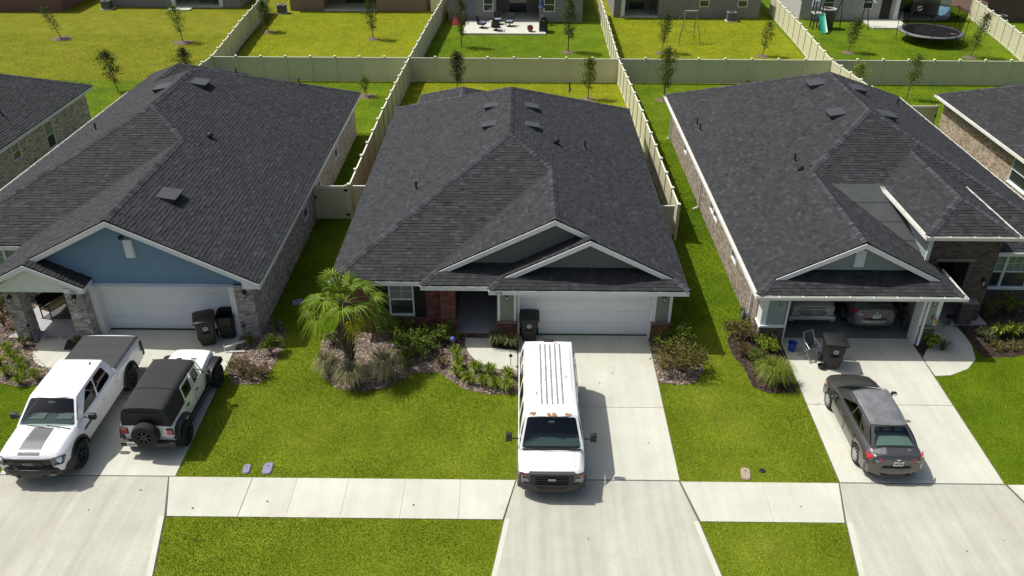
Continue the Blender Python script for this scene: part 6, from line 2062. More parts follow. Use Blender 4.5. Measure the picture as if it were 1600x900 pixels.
# ---- grey sedans
def sedan(label, loc, rz, body_m, roof_m, rim, light=True):
    c = thing('sedan_car', label, 'car', loc, rz)
    shell(c, [(-2.25, 0.70, 0.42, 0.72, 0.86, 0.58), (-2.16, 0.80, 0.34, 0.80, 0.97, 0.64), (-1.85, 0.865, 0.30, 0.86, 1.02, 0.69), (-1.2, 0.88, 0.27, 0.86, 0.99, 0.76), (0.4, 0.88, 0.25, 0.80, 0.94, 0.78), (1.1, 0.875, 0.26, 0.78, 0.945, 0.72), (1.6, 0.86, 0.27, 0.74, 0.87, 0.68), (2.0, 0.80, 0.28, 0.66, 0.78, 0.62), (2.18, 0.70, 0.30, 0.60, 0.70, 0.55), (2.25, 0.58, 0.34, 0.54, 0.62, 0.48)],
          [1.32, -1.35], body_m, 0.36, zax=0.31, crown=0.035)
    underbody(c, -2.1, 2.1, 0.74, 0.18, 0.42)
    for x in (-0.775, 0.775):
        for y in (1.32, -1.35):
            wheel(c, x, y, 0.315, 0.21, rim, 9, 0.66)
    hs = [[(0.16, 0.10), (0.46, 0.08), (0.46, 0.88), (0.36, 0.88)], [(0.485, 0.08), (0.72, 0.10), (0.66, 0.86), (0.485, 0.88)], [(0.745, 0.14), (0.83, 0.22), (0.72, 0.66), (0.70, 0.70)]]
    cabin(c, (1.15, 0.96, 0.76), (-1.86, 1.02, 0.70), (0.40, 1.395, 0.585), (-1.18, 1.385, 0.56), hs, [(0.03, 0.05), (0.97, 0.05), (0.955, 0.96), (0.045, 0.96)], [(0.07, 0.08), (0.93, 0.08), (0.92, 0.92), (0.08, 0.92)], body_m, roof_m, P_GLASS_D, P_GLASS, P_GLASS, crown=0.05, bulge=0.04, wb=0.14, rearb=0.09)
    for s in (1, -1):
        tl = facet(c, [(s * 0.40, -2.235, 0.80), (s * 0.70, -2.19, 0.74), (s * 0.845, -2.0, 0.80), (s * 0.835, -1.88, 0.93), (s * 0.70, -2.12, 0.93), (s * 0.44, -2.20, 0.91)], 'tail_light', P_RED, 0.045, (s * 0.5, -1, 0.1))
        facet(tl, [(s * 0.50, -2.265, 0.83), (s * 0.66, -2.24, 0.80), (s * 0.66, -2.225, 0.86), (s * 0.50, -2.25, 0.87)], 'reversing_lamp', P_LAMP, 0.02, (0, -1, 0))
        facet(c, [(s * 0.42, 2.15, 0.56), (s * 0.70, 2.0, 0.60), (s * 0.78, 1.80, 0.72), (s * 0.66, 1.92, 0.73), (s * 0.44, 2.12, 0.68)], 'headlight', P_LAMP, 0.04, (s * 0.4, 1, 0.3))
        facet(c, [(s * 0.79, 1.92, 0.60), (s * 0.835, 1.72, 0.63), (s * 0.835, 1.72, 0.71), (s * 0.79, 1.90, 0.69)], 'indicator', P_AMBER, 0.03, (s, 0.5, 0))
        mirror(c, s * 0.90, 0.78, 0.95, P_TRIM if body_m is P_GREY else body_m, 0.17, 0.12, 0.1)
        for y in (0.1, -0.85):
            MB().bbox(min(s * 0.872, s * 0.90), max(s * 0.872, s * 0.90), y - 0.1, y + 0.1, 0.76, 0.79, 0.01).build('door_handle', body_m, c)
        for y in (0.98, -0.18, -1.02):
            MB().box(min(s * 0.874, s * 0.886), max(s * 0.874, s * 0.886), y - 0.005, y + 0.005, 0.34, 0.84).build('door_gap', P_TRIM, c)
        MB().beam((s * 0.3 - 0.4, 1.16, 0.985), (s * 0.3 + 0.25, 1.08, 1.02), 0.02, 0.012).build('wiper', P_TRIM, c)
    bp_ = curved_bumper(c, 2.33, 0.87, 0.28, 0.62, 0.5, 0.34, body_m, 'rear_bumper', sign=-1)
    MB().bbox(-0.45, 0.45, -2.345, -2.29, 0.32, 0.39, 0.02).build('bumper_insert', P_TRIM, bp_)
    MB().bbox(-0.42, 0.42, -2.262, -2.2, 0.62, 0.68, 0.02).build('boot_recess', P_TRIM, c)
    plate(c, 0.02, -2.27, 0.76)
    MB().bbox(-0.05, 0.05, -2.275, -2.24, 0.88, 0.93, 0.015).build('badge', M_CHROME, c)
    curved_bumper(c, 2.31, 0.86, 0.26, 0.56, 0.5, 0.42, body_m, 'front_bumper')
    MB().bbox(-0.40, 0.40, 2.22, 2.27, 0.50, 0.60, 0.02).build('grille', P_GRILLE, c)
    SK = [(-2.25, 0.70, 0.42, 0.72, 0.86, 0.58), (-1.85, 0.865, 0.30, 0.86, 1.02, 0.69), (-1.2, 0.88, 0.27, 0.86, 0.99, 0.76), (0.4, 0.88, 0.25, 0.80, 0.94, 0.78), (1.1, 0.875, 0.26, 0.78, 0.945, 0.72)]
    bonnet_strip(c, SK, -0.7, 0.7, -1.2, 1.0, 0.035, 0.006, 'cabin_floor', P_TRIM)
    seats(c, (0.25,), 0.36, P_SEAT, 0.87)
    rs_ = MB().bbox(-0.60, 0.60, -1.15, -0.98, 0.8, 1.10, 0.05).build('rear_seat', P_SEAT, c)
    for x in (-0.36, 0, 0.36):
        MB().bbox(x - 0.12, x + 0.12, -1.16, -1.06, 1.09, 1.21, 0.04).build('headrest', P_SEAT_L, rs_)
    bonnet_strip(c, SK, -0.60, 0.60, -1.78, -1.17, 0.035, 0.012, 'parcel_shelf', mat('parcel_shelf', (0.20, 0.28, 0.24), 0.8))
    MB().bbox(-0.62, 0.62, 0.62, 1.0, 0.8, 1.005, 0.03).build('dashboard', P_TRIM, c)
    return c
sedan('dark grey sedan with faded roof paint and boot, parked on the right driveway', (11.33, 20.88, 0.03), 0.0, P_GREY, P_ROOF, P_RIM)
cs = bpy.data.objects['sedan_car']
# peeling clear coat on the boot lid
pe = random.Random(4)
for i in range(9):
    x, y = pe.uniform(-0.5, 0.3), pe.uniform(-2.06, -1.94)
    w_, l_ = pe.uniform(0.1, 0.3), pe.uniform(0.05, 0.12)
    facet(cs, [(x + w_ * math.cos(R(a)) * pe.uniform(0.7, 1.1), y + l_ * math.sin(R(a)), 1.043 - 0.05 * abs(y + l_ * math.sin(R(a)) + 1.85) / 0.3 + 0.003 + 0.0006 * i) for a in range(0, 360, 30)], 'peeled_patch', P_ROOF, 0.001, (0, 0, 1))
sedan('grey sedan seen from behind inside the open garage', (13.62, 28.95, 0.04), 0.0, paint('gunmetal_paint', (0.16, 0.16, 0.165), 0.35, metal=0.5), paint('gunmetal_paint', (0.16, 0.16, 0.165)), P_RIM)

# ---- silver pickup facing out of the garage
gp = thing('pickup_truck', 'silver pickup facing out of the open garage beside the grey sedan', 'pickup', (11.3, 29.5, 0.04), math.pi)
shell(gp, [(-2.3, 0.92, 0.5, 1.05, 1.15, 0.85), (0.8, 0.93, 0.45, 1.05, 1.16, 0.87), (1.3, 0.93, 0.45, 1.03, 1.16, 0.80), (2.1, 0.92, 0.48, 0.98, 1.10, 0.74), (2.45, 0.86, 0.52, 0.92, 1.02, 0.66), (2.55, 0.78, 0.54, 0.86, 0.94, 0.58)], [1.6], P_SILVER, 0.46, zax=0.38)
underbody(gp, -2.2, 2.3, 0.8, 0.3, 0.6)
for x in (-0.82, 0.82):
    for y in (1.6, -1.5):
        wheel(gp, x, y, 0.38, 0.25, P_RIM, 6, 0.6)
cabin(gp, (1.2, 1.14, 0.86), (-1.2, 1.14, 0.85), (0.55, 1.70, 0.68), (-1.0, 1.70, 0.67), ph, [(0.03, 0.05), (0.97, 0.05), (0.955, 0.95), (0.045, 0.95)], None, P_SILVER, P_SILVER, P_GLASS_D, P_GLASS_D, P_GLASS_D)
gr_ = facet(gp, [(-0.42, 2.56, 0.62), (0.42, 2.56, 0.62), (0.54, 2.54, 0.76), (0.42, 2.52, 0.92), (-0.42, 2.52, 0.92), (-0.54, 2.54, 0.76)], 'grille', P_GRILLE, 0.04, (0, 1, 0))
for a, b in (((-0.44, 0.62), (0.44, 0.62)), ((0.44, 0.62), (0.57, 0.76)), ((0.57, 0.76), (0.44, 0.92)), ((0.44, 0.92), (-0.44, 0.92)), ((-0.44, 0.92), (-0.57, 0.76)), ((-0.57, 0.76), (-0.44, 0.62))):
    MB().beam((a[0], 2.60, a[1]), (b[0], 2.60, b[1]), 0.05, 0.045).build('grille_surround', M_ALU, gr_)
for z in (0.70, 0.77, 0.84):
    MB().beam((-0.46, 2.595, z), (0.46, 2.595, z), 0.03, 0.022).build('grille_bar', M_ALU, gr_)
bd = MB()
bd.lathe([(0.7, 0.0), (1.0, 0.0), (1.0, 0.02), (0.7, 0.02)], 20, closed=True)
bd.v = [(x * 0.095, 2.61 + z, 0.77 + y * 0.06) for x, y, z in bd.v]
bd.build('badge', M_CHROME, gr_)
bd = MB()
bd.lathe([(0.65, 0.0), (1.0, 0.0), (1.0, 0.02), (0.65, 0.02)], 16, closed=True)
bd.v = [(x * 0.035, 2.612 + z, 0.77 + y * 0.058) for x, y, z in bd.v]
bd.build('badge', M_CHROME, gr_)
for s in (1, -1):
    facet(gp, [(s * 0.56, 2.48, 0.80), (s * 0.88, 2.30, 0.84), (s * 0.90, 2.16, 0.96), (s * 0.56, 2.45, 0.92)], 'headlight', P_LAMP, 0.05, (0, 1, 0.1))
    facet(gp, [(s * 0.62, 2.58, 0.54), (s * 0.80, 2.50, 0.54), (s * 0.80, 2.50, 0.62), (s * 0.62, 2.58, 0.62)], 'fog_light', P_LAMP, 0.03, (0, 1, 0))
    mirror(gp, s * 1.0, 0.95, 1.12, P_TRIM, 0.18, 0.17, 0.12)
bp = MB().bbox(-0.90, 0.90, 2.3, 2.64, 0.38, 0.62, 0.09).build('front_bumper', P_SILVER, gp, smooth=40)
MB().bbox(-0.7, 0.7, 2.60, 2.66, 0.40, 0.47, 0.02).build('bumper_insert', P_TRIM, bp)

# ------------------------------------------------------------------ vegetation
def leaf_mat(name, c1, c2, tone=0.45, rough=0.6):
    m = bpy.data.materials.new(name)
    m.use_nodes = True
    n, l = m.node_tree.nodes, m.node_tree.links
    b = n['Principled BSDF']
    b.inputs['Roughness'].default_value = rough
    b.inputs['Specular IOR Level'].default_value = 0.18
    a = n.new('ShaderNodeAttribute')
    a.attribute_name = 'tone'
    r = n.new('ShaderNodeValToRGB')
    r.color_ramp.elements[0].color = (*c1, 1)
    r.color_ramp.elements[1].color = (*c2, 1)
    l.new(a.outputs['Fac'], r.inputs[0])
    l.new(r.outputs[0], b.inputs['Base Color'])
    tr = n.new('ShaderNodeBsdfTranslucent')
    l.new(r.outputs[0], tr.inputs[0])
    mx = n.new('ShaderNodeMixShader')
    mx.inputs[0].default_value = 0.3
    l.new(b.outputs[0], mx.inputs[1])
    l.new(tr.outputs[0], mx.inputs[2])
    l.new(mx.outputs[0], n['Material Output'].inputs[0])
    return m
L_TREE = leaf_mat('oak_leaf', (0.030, 0.045, 0.012), (0.105, 0.135, 0.030))
L_TREE_B = leaf_mat('young_leaf', (0.060, 0.090, 0.015), (0.170, 0.220, 0.030))
L_SHRUB = leaf_mat('shrub_leaf', (0.045, 0.080, 0.012), (0.170, 0.225, 0.030))
L_OLIVE = leaf_mat('olive_leaf', (0.075, 0.065, 0.018), (0.210, 0.195, 0.040))
L_RUST = leaf_mat('reddish_leaf', (0.085, 0.055, 0.025), (0.200, 0.150, 0.060))
L_BRIGHT = leaf_mat('bright_leaf', (0.085, 0.140, 0.010), (0.300, 0.370, 0.035))
L_LIME = leaf_mat('lime_leaf', (0.110, 0.165, 0.015), (0.330, 0.380, 0.060))
L_FOUNT = leaf_mat('fountain_grass', (0.180, 0.180, 0.075), (0.460, 0.420, 0.230))
L_LIRI = leaf_mat('dark_strap_leaf', (0.060, 0.075, 0.025), (0.220, 0.230, 0.090))
L_PALM = leaf_mat('palm_leaf', (0.050, 0.105, 0.008), (0.235, 0.325, 0.024), rough=0.55)
L_PALM_Y = leaf_mat('yellow_palm_leaf', (0.300, 0.290, 0.015), (0.480, 0.450, 0.025), rough=0.4)
L_DEAD = leaf_mat('dry_leaf', (0.120, 0.090, 0.055), (0.250, 0.200, 0.130))
M_FLOWER = mat('yellow_flower', (0.62, 0.42, 0.015), 0.6)
M_FLOWER_R = mat('orange_flower', (0.48, 0.08, 0.02), 0.6)
M_FLOWER_P = mat('pink_flower', (0.42, 0.12, 0.28), 0.6)
M_BOOT = mat('palm_boot', (0.205, 0.150, 0.100), 0.9, tone=0.5, var=0.3, scale=8)

def leaves(name, C, size, material, parent, rng, aspect=0.55, flat=0.35):
    """one rhombic leaf per point of C"""
    n = len(C)
    d = rng.normal(size=(n, 3))
    d[:, 2] *= 0.6
    d /= np.linalg.norm(d, axis=1)[:, None]
    u = rng.normal(size=(n, 3))
    u[:, 2] += flat
    q = np.cross(d, u)
    q /= np.linalg.norm(q, axis=1)[:, None]
    s = size * rng.uniform(0.6, 1.3, n)[:, None]
    V = np.stack([C - d * s, C + q * s * aspect, C + d * s, C - q * s * aspect], 1)
    return np_mesh(name, V.reshape(-1, 3), np.arange(4 * n).reshape(n, 4), material, parent, np.clip(rng.normal(0.5, 0.25, n), 0, 1))

def young_tree(x, y, h, r, label, seed, material=None, lean=(0, 0), bare=0.28, group='young trees in the back yards', n=1500):
    rng = np.random.default_rng(seed)
    rr = random.Random(seed)
    t = thing('young_tree', label, 'tree', (x, y, gz(y)), 0, group)
    tk = MB()
    pts = [Vector((lean[0] * k + rr.uniform(-0.03, 0.03) * (k > 0), lean[1] * k, h * 0.92 * k)) for k in (0, 0.2, 0.4, 0.6, 0.8, 1.0)]
    for i in range(5):
        tk.tube(pts[i], pts[i + 1], 0.042 * (1 - i * 0.18) * h / 3, 0.042 * (1 - (i + 1) * 0.18) * h / 3, 7, cap=False)
    C = []
    nb = 26
    for i in range(nb):
        k = bare + (1 - bare) * (i / nb) ** 0.9
        a = i * 2.4 + rr.uniform(-0.4, 0.4)
        prof = math.sin(math.pi * min(1, max(0.06, (k - bare) / (1 - bare) * 0.86 + 0.12))) ** 0.8
        L = r * prof * rr.uniform(0.55, 1.25)
        p0 = Vector((lean[0] * k, lean[1] * k, h * k * 0.93))
        p1 = p0 + Vector((math.cos(a) * L, math.sin(a) * L, L * rr.uniform(0.35, 1.0)))
        tk.tube(p0, p1, 0.014, 0.004, 5, cap=False)
        m = int(n / nb * rr.uniform(0.5, 1.5))
        s = rng.uniform(0.25, 1.08, m)[:, None]
        base = np.array(p0)[None] * (1 - s) + np.array(p1)[None] * s
        C.append(base + rng.normal(0, 0.07 + 0.10 * r, (m, 3)))
    top = rng.normal(0, 0.09, (int(n * 0.05), 3)) + np.array(pts[-1])[None]
    C.append(top)
    tk.build('trunk', M_TRUNK, t)
    leaves('crown', np.concatenate(C), 0.055, material or L_TREE, t, rng)
    return t

def mulch_ring(x, y, r, seed=0):
    rr = random.Random(seed)
    poly = [(x + r * rr.uniform(0.85, 1.1) * math.cos(R(a)), y + r * rr.uniform(0.85, 1.1) * math.sin(R(a))) for a in range(0, 360, 24)]
    o = MB()
    n = len(poly)
    z = gz(y)
    o.add([(px, py, z + 0.005) for px, py in poly] + [(x + (px - x) * 0.4, y + (py - y) * 0.4, z + 0.07) for px, py in poly] + [(x, y, z + 0.08)],
          [(i, (i + 1) % n, n + (i + 1) % n, n + i) for i in range(n)] + [(n + i, n + (i + 1) % n, 2 * n) for i in range(n)])
    tag(o.build('mulch_ring', M_MULCH), kind='structure')

TREES = [(-38.6, 70.45, 2.65, 0.62, 'sparse young tree in the yard behind the red brick house', (-0.9, 0.0), None, 700),
         (-28.1, 56.7, 2.95, 0.66, 'young tree on the lawn left of the blue gable house roof', (-0.3, 0), None, 1700),
         (-28.0, 69.5, 3.1, 0.66, 'young tree in a wide mulch ring near the far left fence', (-0.3, 0), L_TREE_B, 1300),
         (-21.8, 73.0, 2.7, 0.62, 'dense young tree right of the far left fence', (-0.2, 0), None, 1800),
         (-12.4, 70.8, 3.5, 0.62, 'slender young tree in front of the brown brick house', (-0.1, 0), None, 1700),
         (-4.8, 68.6, 3.95, 0.60, 'tall slim tree at the left end of the furnished patio', (0, 0), None, 2200),
         (3.85, 67.4, 4.4, 0.72, 'tall slim tree at the right end of the furnished patio', (0.05, 0), None, 2600),
         (11.4, 67.4, 3.2, 0.50, 'thin young tree left of the metal swing frame', (0.25, 0), None, 1200),
         (19.3, 66.65, 2.8, 0.50, 'small young tree near the fence right of the swing frame', (0.3, 0), L_TREE_B, 1000),
         (26.5, 67.7, 2.8, 0.55, 'young tree in the lawn left of the trampoline', (0.35, 0), None, 1300),
         (35.8, 66.6, 3.6, 0.62, 'young tree in front of the right side of the trampoline', (0.5, 0), None, 1400),
         (-10.6, 55.8, 1.35, 0.42, 'tiny round sapling in a mulch mound by the left fence', (0, 0), L_TREE_B, 500),
         (4.65, 55.45, 2.9, 0.52, 'young tree in the back yard of the centre house', (0.05, 0), L_TREE_B, 1700),
         (9.8, 55.4, 3.7, 0.62, 'tall bushy young tree at the rear corner of the open garage house', (0.05, 0), L_TREE_B, 2600),
         (26.5, 55.85, 3.2, 0.55, 'sparse tree behind the gate at the right', (0.2, 0), L_TREE_B, 1000),
         (-4.35, 56.8, 3.0, 0.50, 'narrow tree rising behind the centre house roof', (0, 0), None, 2200),
         (-23.5, 57.9, 2.9, 0.60, 'dark tree behind the rear ridge of the blue gable house', (0, 0), None, 2000),
         (23.4, 57.2, 2.3, 0.55, 'yellowish tree behind the ridge of the open garage house', (0.1, 0), L_LIME, 1100)]
for i, (x, y, h, r, lb, ln, m_, n_) in enumerate(TREES):
    young_tree(x, y, h, r, lb, 100 + i, m_, ln, n=n_)
    if i in (0, 2, 3, 4, 6, 7, 8, 9, 10, 11, 12, 13):
        mulch_ring(x, y, 0.85 if i in (0, 2) else (0.7 if i == 11 else 0.55), i)

# ---- fan palm
def fan_palm(x, y, label):
    rr = random.Random(3)
    t = thing('fan_palm', label, 'palm tree', (x, y, 0))
    H = 2.95
    tk = MB()
    for i in range(10):
        z0, z1 = H * i / 10, H * (i + 1) / 10
        tk.tube((0.02 * math.sin(i), 0, z0), (0.02 * math.sin(i + 1), 0, z1), 0.15 - 0.002 * i, 0.15 - 0.002 * (i + 1), 12, cap=False)
    tk.build('trunk', M_TRUNK, t)
    bt = MB()
    for i in range(95):
        z = 0.35 + (H - 0.35) * i / 95
        a = i * 2.4
        bt.cur_t = rr.random()
        d = Vector((math.cos(a), math.sin(a), 0))
        s = Vector((-d.y, d.x, 0))
        b = Vector((0, 0, z)) + d * 0.13
        tip = b + d * 0.13 + Vector((0, 0, 0.2))
        bt.add([b + s * 0.07, b - s * 0.07, tip - s * 0.025, tip + s * 0.025, b + d * 0.05 - Vector((0, 0, 0.03))], [(0, 1, 2, 3), (4, 0, 3, 2), (1, 4, 2)])
    bt.build('leaf_bases', M_BOOT, t, tone=True)['kind'] = 'stuff'

    def frond(az, el, pet, bl, material, droop, seed, roll=0.0, name='frond'):
        r2 = random.Random(seed)
        o = Vector((0.06 * math.cos(az), 0.06 * math.sin(az), H))
        d = Vector((math.cos(az) * math.cos(el), math.sin(az) * math.cos(el), math.sin(el)))
        s = Vector((-math.sin(az), math.cos(az), 0))
        u = s.cross(d) * -1
        if u.z < 0:
            u = -u
        mid = o + d * pet * 0.55
        e = o + d * pet - Vector((0, 0, droop * 0.25))
        st = MB()
        st.tube(o, mid, 0.016, 0.013, 5, cap=False)
        st.tube(mid, e, 0.013, 0.010, 5, cap=False)
        d2 = (e - mid).normalized()
        lf = MB()
        nseg = 26
        for i in range(nseg):
            th = R(-118 + 236 * (i + 0.5) / nseg)
            L = bl * (0.78 + 0.28 * math.cos(th * 0.75)) * r2.uniform(0.9, 1.06)
            lf.cur_t = min(1, max(0, r2.gauss(0.5, 0.22)))
            dr = d2 * math.cos(th) + s * math.sin(th)
            p = [e]
            fold = 0.012 * (1 if i % 2 else -1)
            for k in (0.3, 0.6, 0.85, 1.0):
                sag = -(droop * 0.7 + 0.12 * r2.random()) * (k ** 2.2) * L - (0.22 * (k - 0.7) * L if k > 0.7 else 0)
                p.append(e + dr * (L * k) + u * (0.10 * L * math.sin(k * 2.2)) + Vector((0, 0, sag)))
            w = [0.006, 0.020, 0.019, 0.010, 0.0015]
            side = (d2 * -math.sin(th) + s * math.cos(th))
            vs = []
            for q, ww in zip(p, w):
                vs += [q + side * ww + u * fold, q - side * ww - u * fold]
            lf.add(vs, [(2 * k, 2 * k + 1, 2 * k + 3, 2 * k + 2) for k in range(4)])
        f = lf.build(name, material, t, tone=True)
        st.build('leaf_stalk', mat('palm_stalk', (0.17, 0.20, 0.05), 0.6), f)
    rng = random.Random(12)
    for i in range(5):
        frond(i * 2 * math.pi / 5 + 0.9, R(rng.uniform(48, 76)), rng.uniform(0.5, 0.7), rng.uniform(0.6, 0.75), L_PALM, 0.15, i)
    for i in range(8):
        frond(i * 2 * math.pi / 8 + rng.uniform(-0.25, 0.25), R(rng.uniform(8, 36)), rng.uniform(0.75, 1.1), rng.uniform(0.65, 0.85), L_PALM, 0.4, 40 + i)
    for i, az in enumerate((165, 195, 225, 15, -20)):
        frond(R(az + rng.uniform(-8, 8)), R(rng.uniform(-14, 4)), rng.uniform(0.9, 1.15), rng.uniform(0.65, 0.8), L_PALM, 0.6, 80 + i)
    frond(R(-52), R(-35), 0.75, 0.62, L_PALM_Y, 0.5, 200, name='yellow_frond')
    for i in range(4):
        frond(rng.uniform(0, 6.28), R(-74), rng.uniform(0.6, 0.9), 0.5, L_DEAD, 1.3, 210 + i, name='dry_frond')
    return t
palm_ = fan_palm(-6.0, 24.2, 'fan palm with drooping green fronds and one yellow frond in the front bed')
palm_.scale = (0.92, 0.92, 0.97)

def tuft(x, y, r, h, n, material, name, label, cat, seed, w=0.02, group=None, arch=1.0, z=0.01):
    """grass-like plant: arching strap leaves from one base"""
    rng = random.Random(seed)
    t = MB()
    for i in range(n):
        a = rng.uniform(0, 2 * math.pi)
        out = r * rng.uniform(0.25, 1.0) ** 0.8
        hh = h * rng.uniform(0.65, 1.1)
        d = Vector((math.cos(a), math.sin(a), 0))
        s = Vector((-d.y, d.x, 0)) * w * rng.uniform(0.6, 1.2)
        b = d * rng.uniform(0, 0.12 * r)
        t.cur_t = min(1, max(0, rng.gauss(0.5, 0.25)))
        pts = []
        for k, ww in ((0, 0.8), (0.35, 1.0), (0.7, 0.8), (1.0, 0.1)):
            p = b + d * out * (k ** 1.3) + Vector((0, 0, hh * (math.sin(k * math.pi * (0.5 + 0.22 * arch * out / max(r, 0.01))) if k else 0)))
            pts += [p + s * ww, p - s * ww]
        t.add(pts, [(0, 1, 3, 2), (2, 3, 5, 4), (4, 5, 7, 6)])
    o = t.build(name, material, None, tone=True)
    o.location = (x, y, z)
    return tag(o, label, cat, group)

def shrub(x, y, r, h, n, leaf, material, label, seed, cat='shrub', group=None, name='shrub', stems=14, lean=0.0):
    rng = np.random.default_rng(seed)
    rr = random.Random(seed)
    t = thing(name, label, cat, (x, y, 0.01), 0, group)
    st = MB()
    C = []
    for i in range(stems):
        a = rr.uniform(0, 6.283)
        e = rr.uniform(0.15, 1.0)
        tip = Vector((math.cos(a) * r * e, math.sin(a) * r * e, h * rr.uniform(0.55, 1.05) * (1 - 0.35 * e * e)))
        mid = tip * 0.5 + Vector((0, 0, 0.08 * h))
        st.tube((0, 0, 0), mid, 0.010, 0.008, 5, cap=False)
        st.tube(mid, tip, 0.008, 0.003, 5, cap=False)
        m = int(n / stems)
        s = rng.uniform(0.35, 1.06, m)[:, None]
        base = np.array(mid)[None] * (1 - s) + np.array(tip)[None] * s
        C.append(base + rng.normal(0, 0.10 * max(r, 0.25) + 0.02, (m, 3)))
    P_ = np.concatenate(C)
    P_[:, 2] = np.maximum(P_[:, 2], 0.03)
    st.build('stems', M_TRUNK, t)
    leaves('foliage', P_, leaf, material, t, rng)
    return t

# fountain grasses round the palm
for x, y, r, h, lb, sd in ((-5.75, 23.1, 0.72, 0.85, 'dry fountain grass in front of the palm trunk', 1), (-4.6, 23.5, 0.82, 1.05, 'tall dry fountain grass right of the palm', 2), (-6.75, 23.75, 0.6, 0.8, 'dry fountain grass left of the palm trunk', 3)):
    tuft(x, y, r, h, 650, L_FOUNT, 'fountain_grass', lb, 'ornamental grass', sd, 0.009, 'fountain grasses in the centre bed', 1.4)
for x, y, r, h, n, lb, sd in ((-4.75, 26.05, 0.52, 0.9, 700, 'leafy shrub under the shuttered window', 1), (-4.0, 26.0, 0.58, 0.85, 800, 'leafy shrub right of the window under the brick wall', 2), (-3.4, 25.75, 0.58, 0.8, 800, 'leafy shrub in front of the brick wall corner', 3), (-2.75, 25.9, 0.55, 0.85, 750, 'leafy shrub beside the brick porch pier', 4), (-4.15, 25.2, 0.6, 0.7, 800, 'yellow-green shrub behind the tall fountain grass', 5), (-3.5, 25.0, 0.6, 0.7, 800, 'yellow-green shrub in the middle of the centre bed', 6), (-4.0, 24.4, 0.42, 0.55, 450, 'small yellow-green shrub right of the fountain grass', 7)):
    shrub(x, y, r, h, n, 0.055, L_SHRUB, lb, 300 + sd, group='green shrubs in the centre bed')
shrub(-6.9, 25.6, 0.45, 0.7, 420, 0.05, L_SHRUB, 'low shrub behind the palm at the house corner', 320, group='green shrubs in the centre bed')
shrub(-2.7, 24.35, 0.32, 0.4, 150, 0.05, L_RUST, 'sparse small shrub in the mulch beside the bright lilies', 308, stems=9)
BR = [(-2.26, 24.93, 'bright green lily clump nearest the porch step'), (-2.14, 24.3, 'second bright lily clump below the porch step'), (-2.15, 23.72, 'bright lily clump at the bend of the bed edge'), (-1.5, 24.0, 'bright lily clump hugging the curved walk'), (-1.72, 23.35, 'bright lily clump at the front left of the cluster'), (-1.2, 23.2, 'bright lily clump in the front row middle'), (-1.0, 23.85, 'bright lily clump in the back row middle'), (-0.75, 23.1, 'bright lily clump in the front row near the van'), (-0.35, 23.65, 'bright lily clump in the back row near the van'), (-0.34, 22.95, 'bright lily clump at the corner beside the van')]
for i, (x, y, lb) in enumerate(BR):
    tuft(x, y, 0.36, 0.42, 110, L_BRIGHT, 'lily_clump', lb, 'plant', 20 + i, 0.016, 'bright lilies in the centre bed', 1.3)
tuft(-0.75, 25.72, 0.5, 0.55, 260, L_LIRI, 'liriope_clump', 'dark strap-leaved clump beside the porch pier', 'plant', 41, 0.016, None, 1.2)
tuft(-0.25, 25.55, 0.42, 0.5, 200, L_LIRI, 'liriope_clump', 'dark strap-leaved clump left of the centre bin', 'plant', 42, 0.016, None, 1.2)
# bed right of the centre garage
shrub(5.85, 24.2, 1.0, 1.15, 2400, 0.045, L_OLIVE, 'wide olive shrub beside the centre driveway', 330, stems=44)
shrub(5.55, 25.55, 0.55, 1.0, 700, 0.05, L_SHRUB, 'green shrub at the right garage pier of the centre house', 331)
shrub(6.2, 25.4, 0.5, 1.25, 700, 0.05, L_SHRUB, 'tall open shrub in the shade right of the centre garage', 332)
# bed right of the left garage
shrub(-10.0, 25.5, 0.32, 0.45, 260, 0.045, L_SHRUB, 'low green shrub at the foot of the left garage pier', 340)
shrub(-9.15, 25.1, 0.5, 0.8, 700, 0.05, L_SHRUB, 'green shrub at the brick corner of the left house', 341)
shrub(-9.8, 23.75, 0.6, 0.6, 700, 0.04, L_RUST, 'sparse reddish shrub in front of the off-road car', 342, stems=24)
shrub(-9.15, 23.6, 0.5, 0.5, 500, 0.04, L_RUST, 'sparse reddish shrub at the tip of the left bed', 343, stems=20)
shrub(-9.25, 26.5, 0.3, 0.6, 200, 0.045, L_SHRUB, 'dark small shrub by the left house downspout', 344)
# bed in front of the left porch
LT = [(-18.85, 24.95, 'lily clump at the picture edge nearest the left porch'), (-18.45, 24.5, 'lily clump second from the left porch'), (-18.0, 24.15, 'lily clump in the middle of the left bed'), (-18.1, 23.5, 'lily clump near the left picture edge by the lawn'), (-17.4, 23.05, 'lily clump at the lawn edge behind the pickup bonnet'), (-17.6, 23.6, 'lily clump beside the pickup windscreen'), (-17.0, 23.35, 'lily clump nearest the pickup'), (-18.7, 24.1, 'lily clump cut by the left picture edge')]
for i, (x, y, lb) in enumerate(LT):
    tuft(x, y, 0.34, 0.4, 110, L_BRIGHT if i % 3 else L_LIME, 'lily_clump', lb, 'plant', 60 + i, 0.016, 'lilies in the left porch bed', 1.3)
tuft(-18.45, 25.35, 0.32, 0.4, 130, L_LIRI, 'liriope_clump', 'dark grassy clump beside the left porch step', 'plant', 70, 0.012)
fl = shrub(-19.3, 26.3, 0.3, 0.4, 180, 0.035, L_SHRUB, 'pink flowering plant beside the left porch pier', 350)
leaves('flowers', np.random.default_rng(5).normal(0, 0.16, (60, 3)) * np.array([1, 1, 0.4]) + np.array([0, 0, 0.36]), 0.04, M_FLOWER_P, fl, np.random.default_rng(6))
shrub(-19.95, 26.7, 0.4, 0.6, 320, 0.035, L_RUST, 'brownish shrub at the left picture edge by the porch', 351, stems=20)
shrub(-20.5, 27.6, 0.5, 0.8, 380, 0.05, L_SHRUB, 'dark shrub under the left porch window', 352)
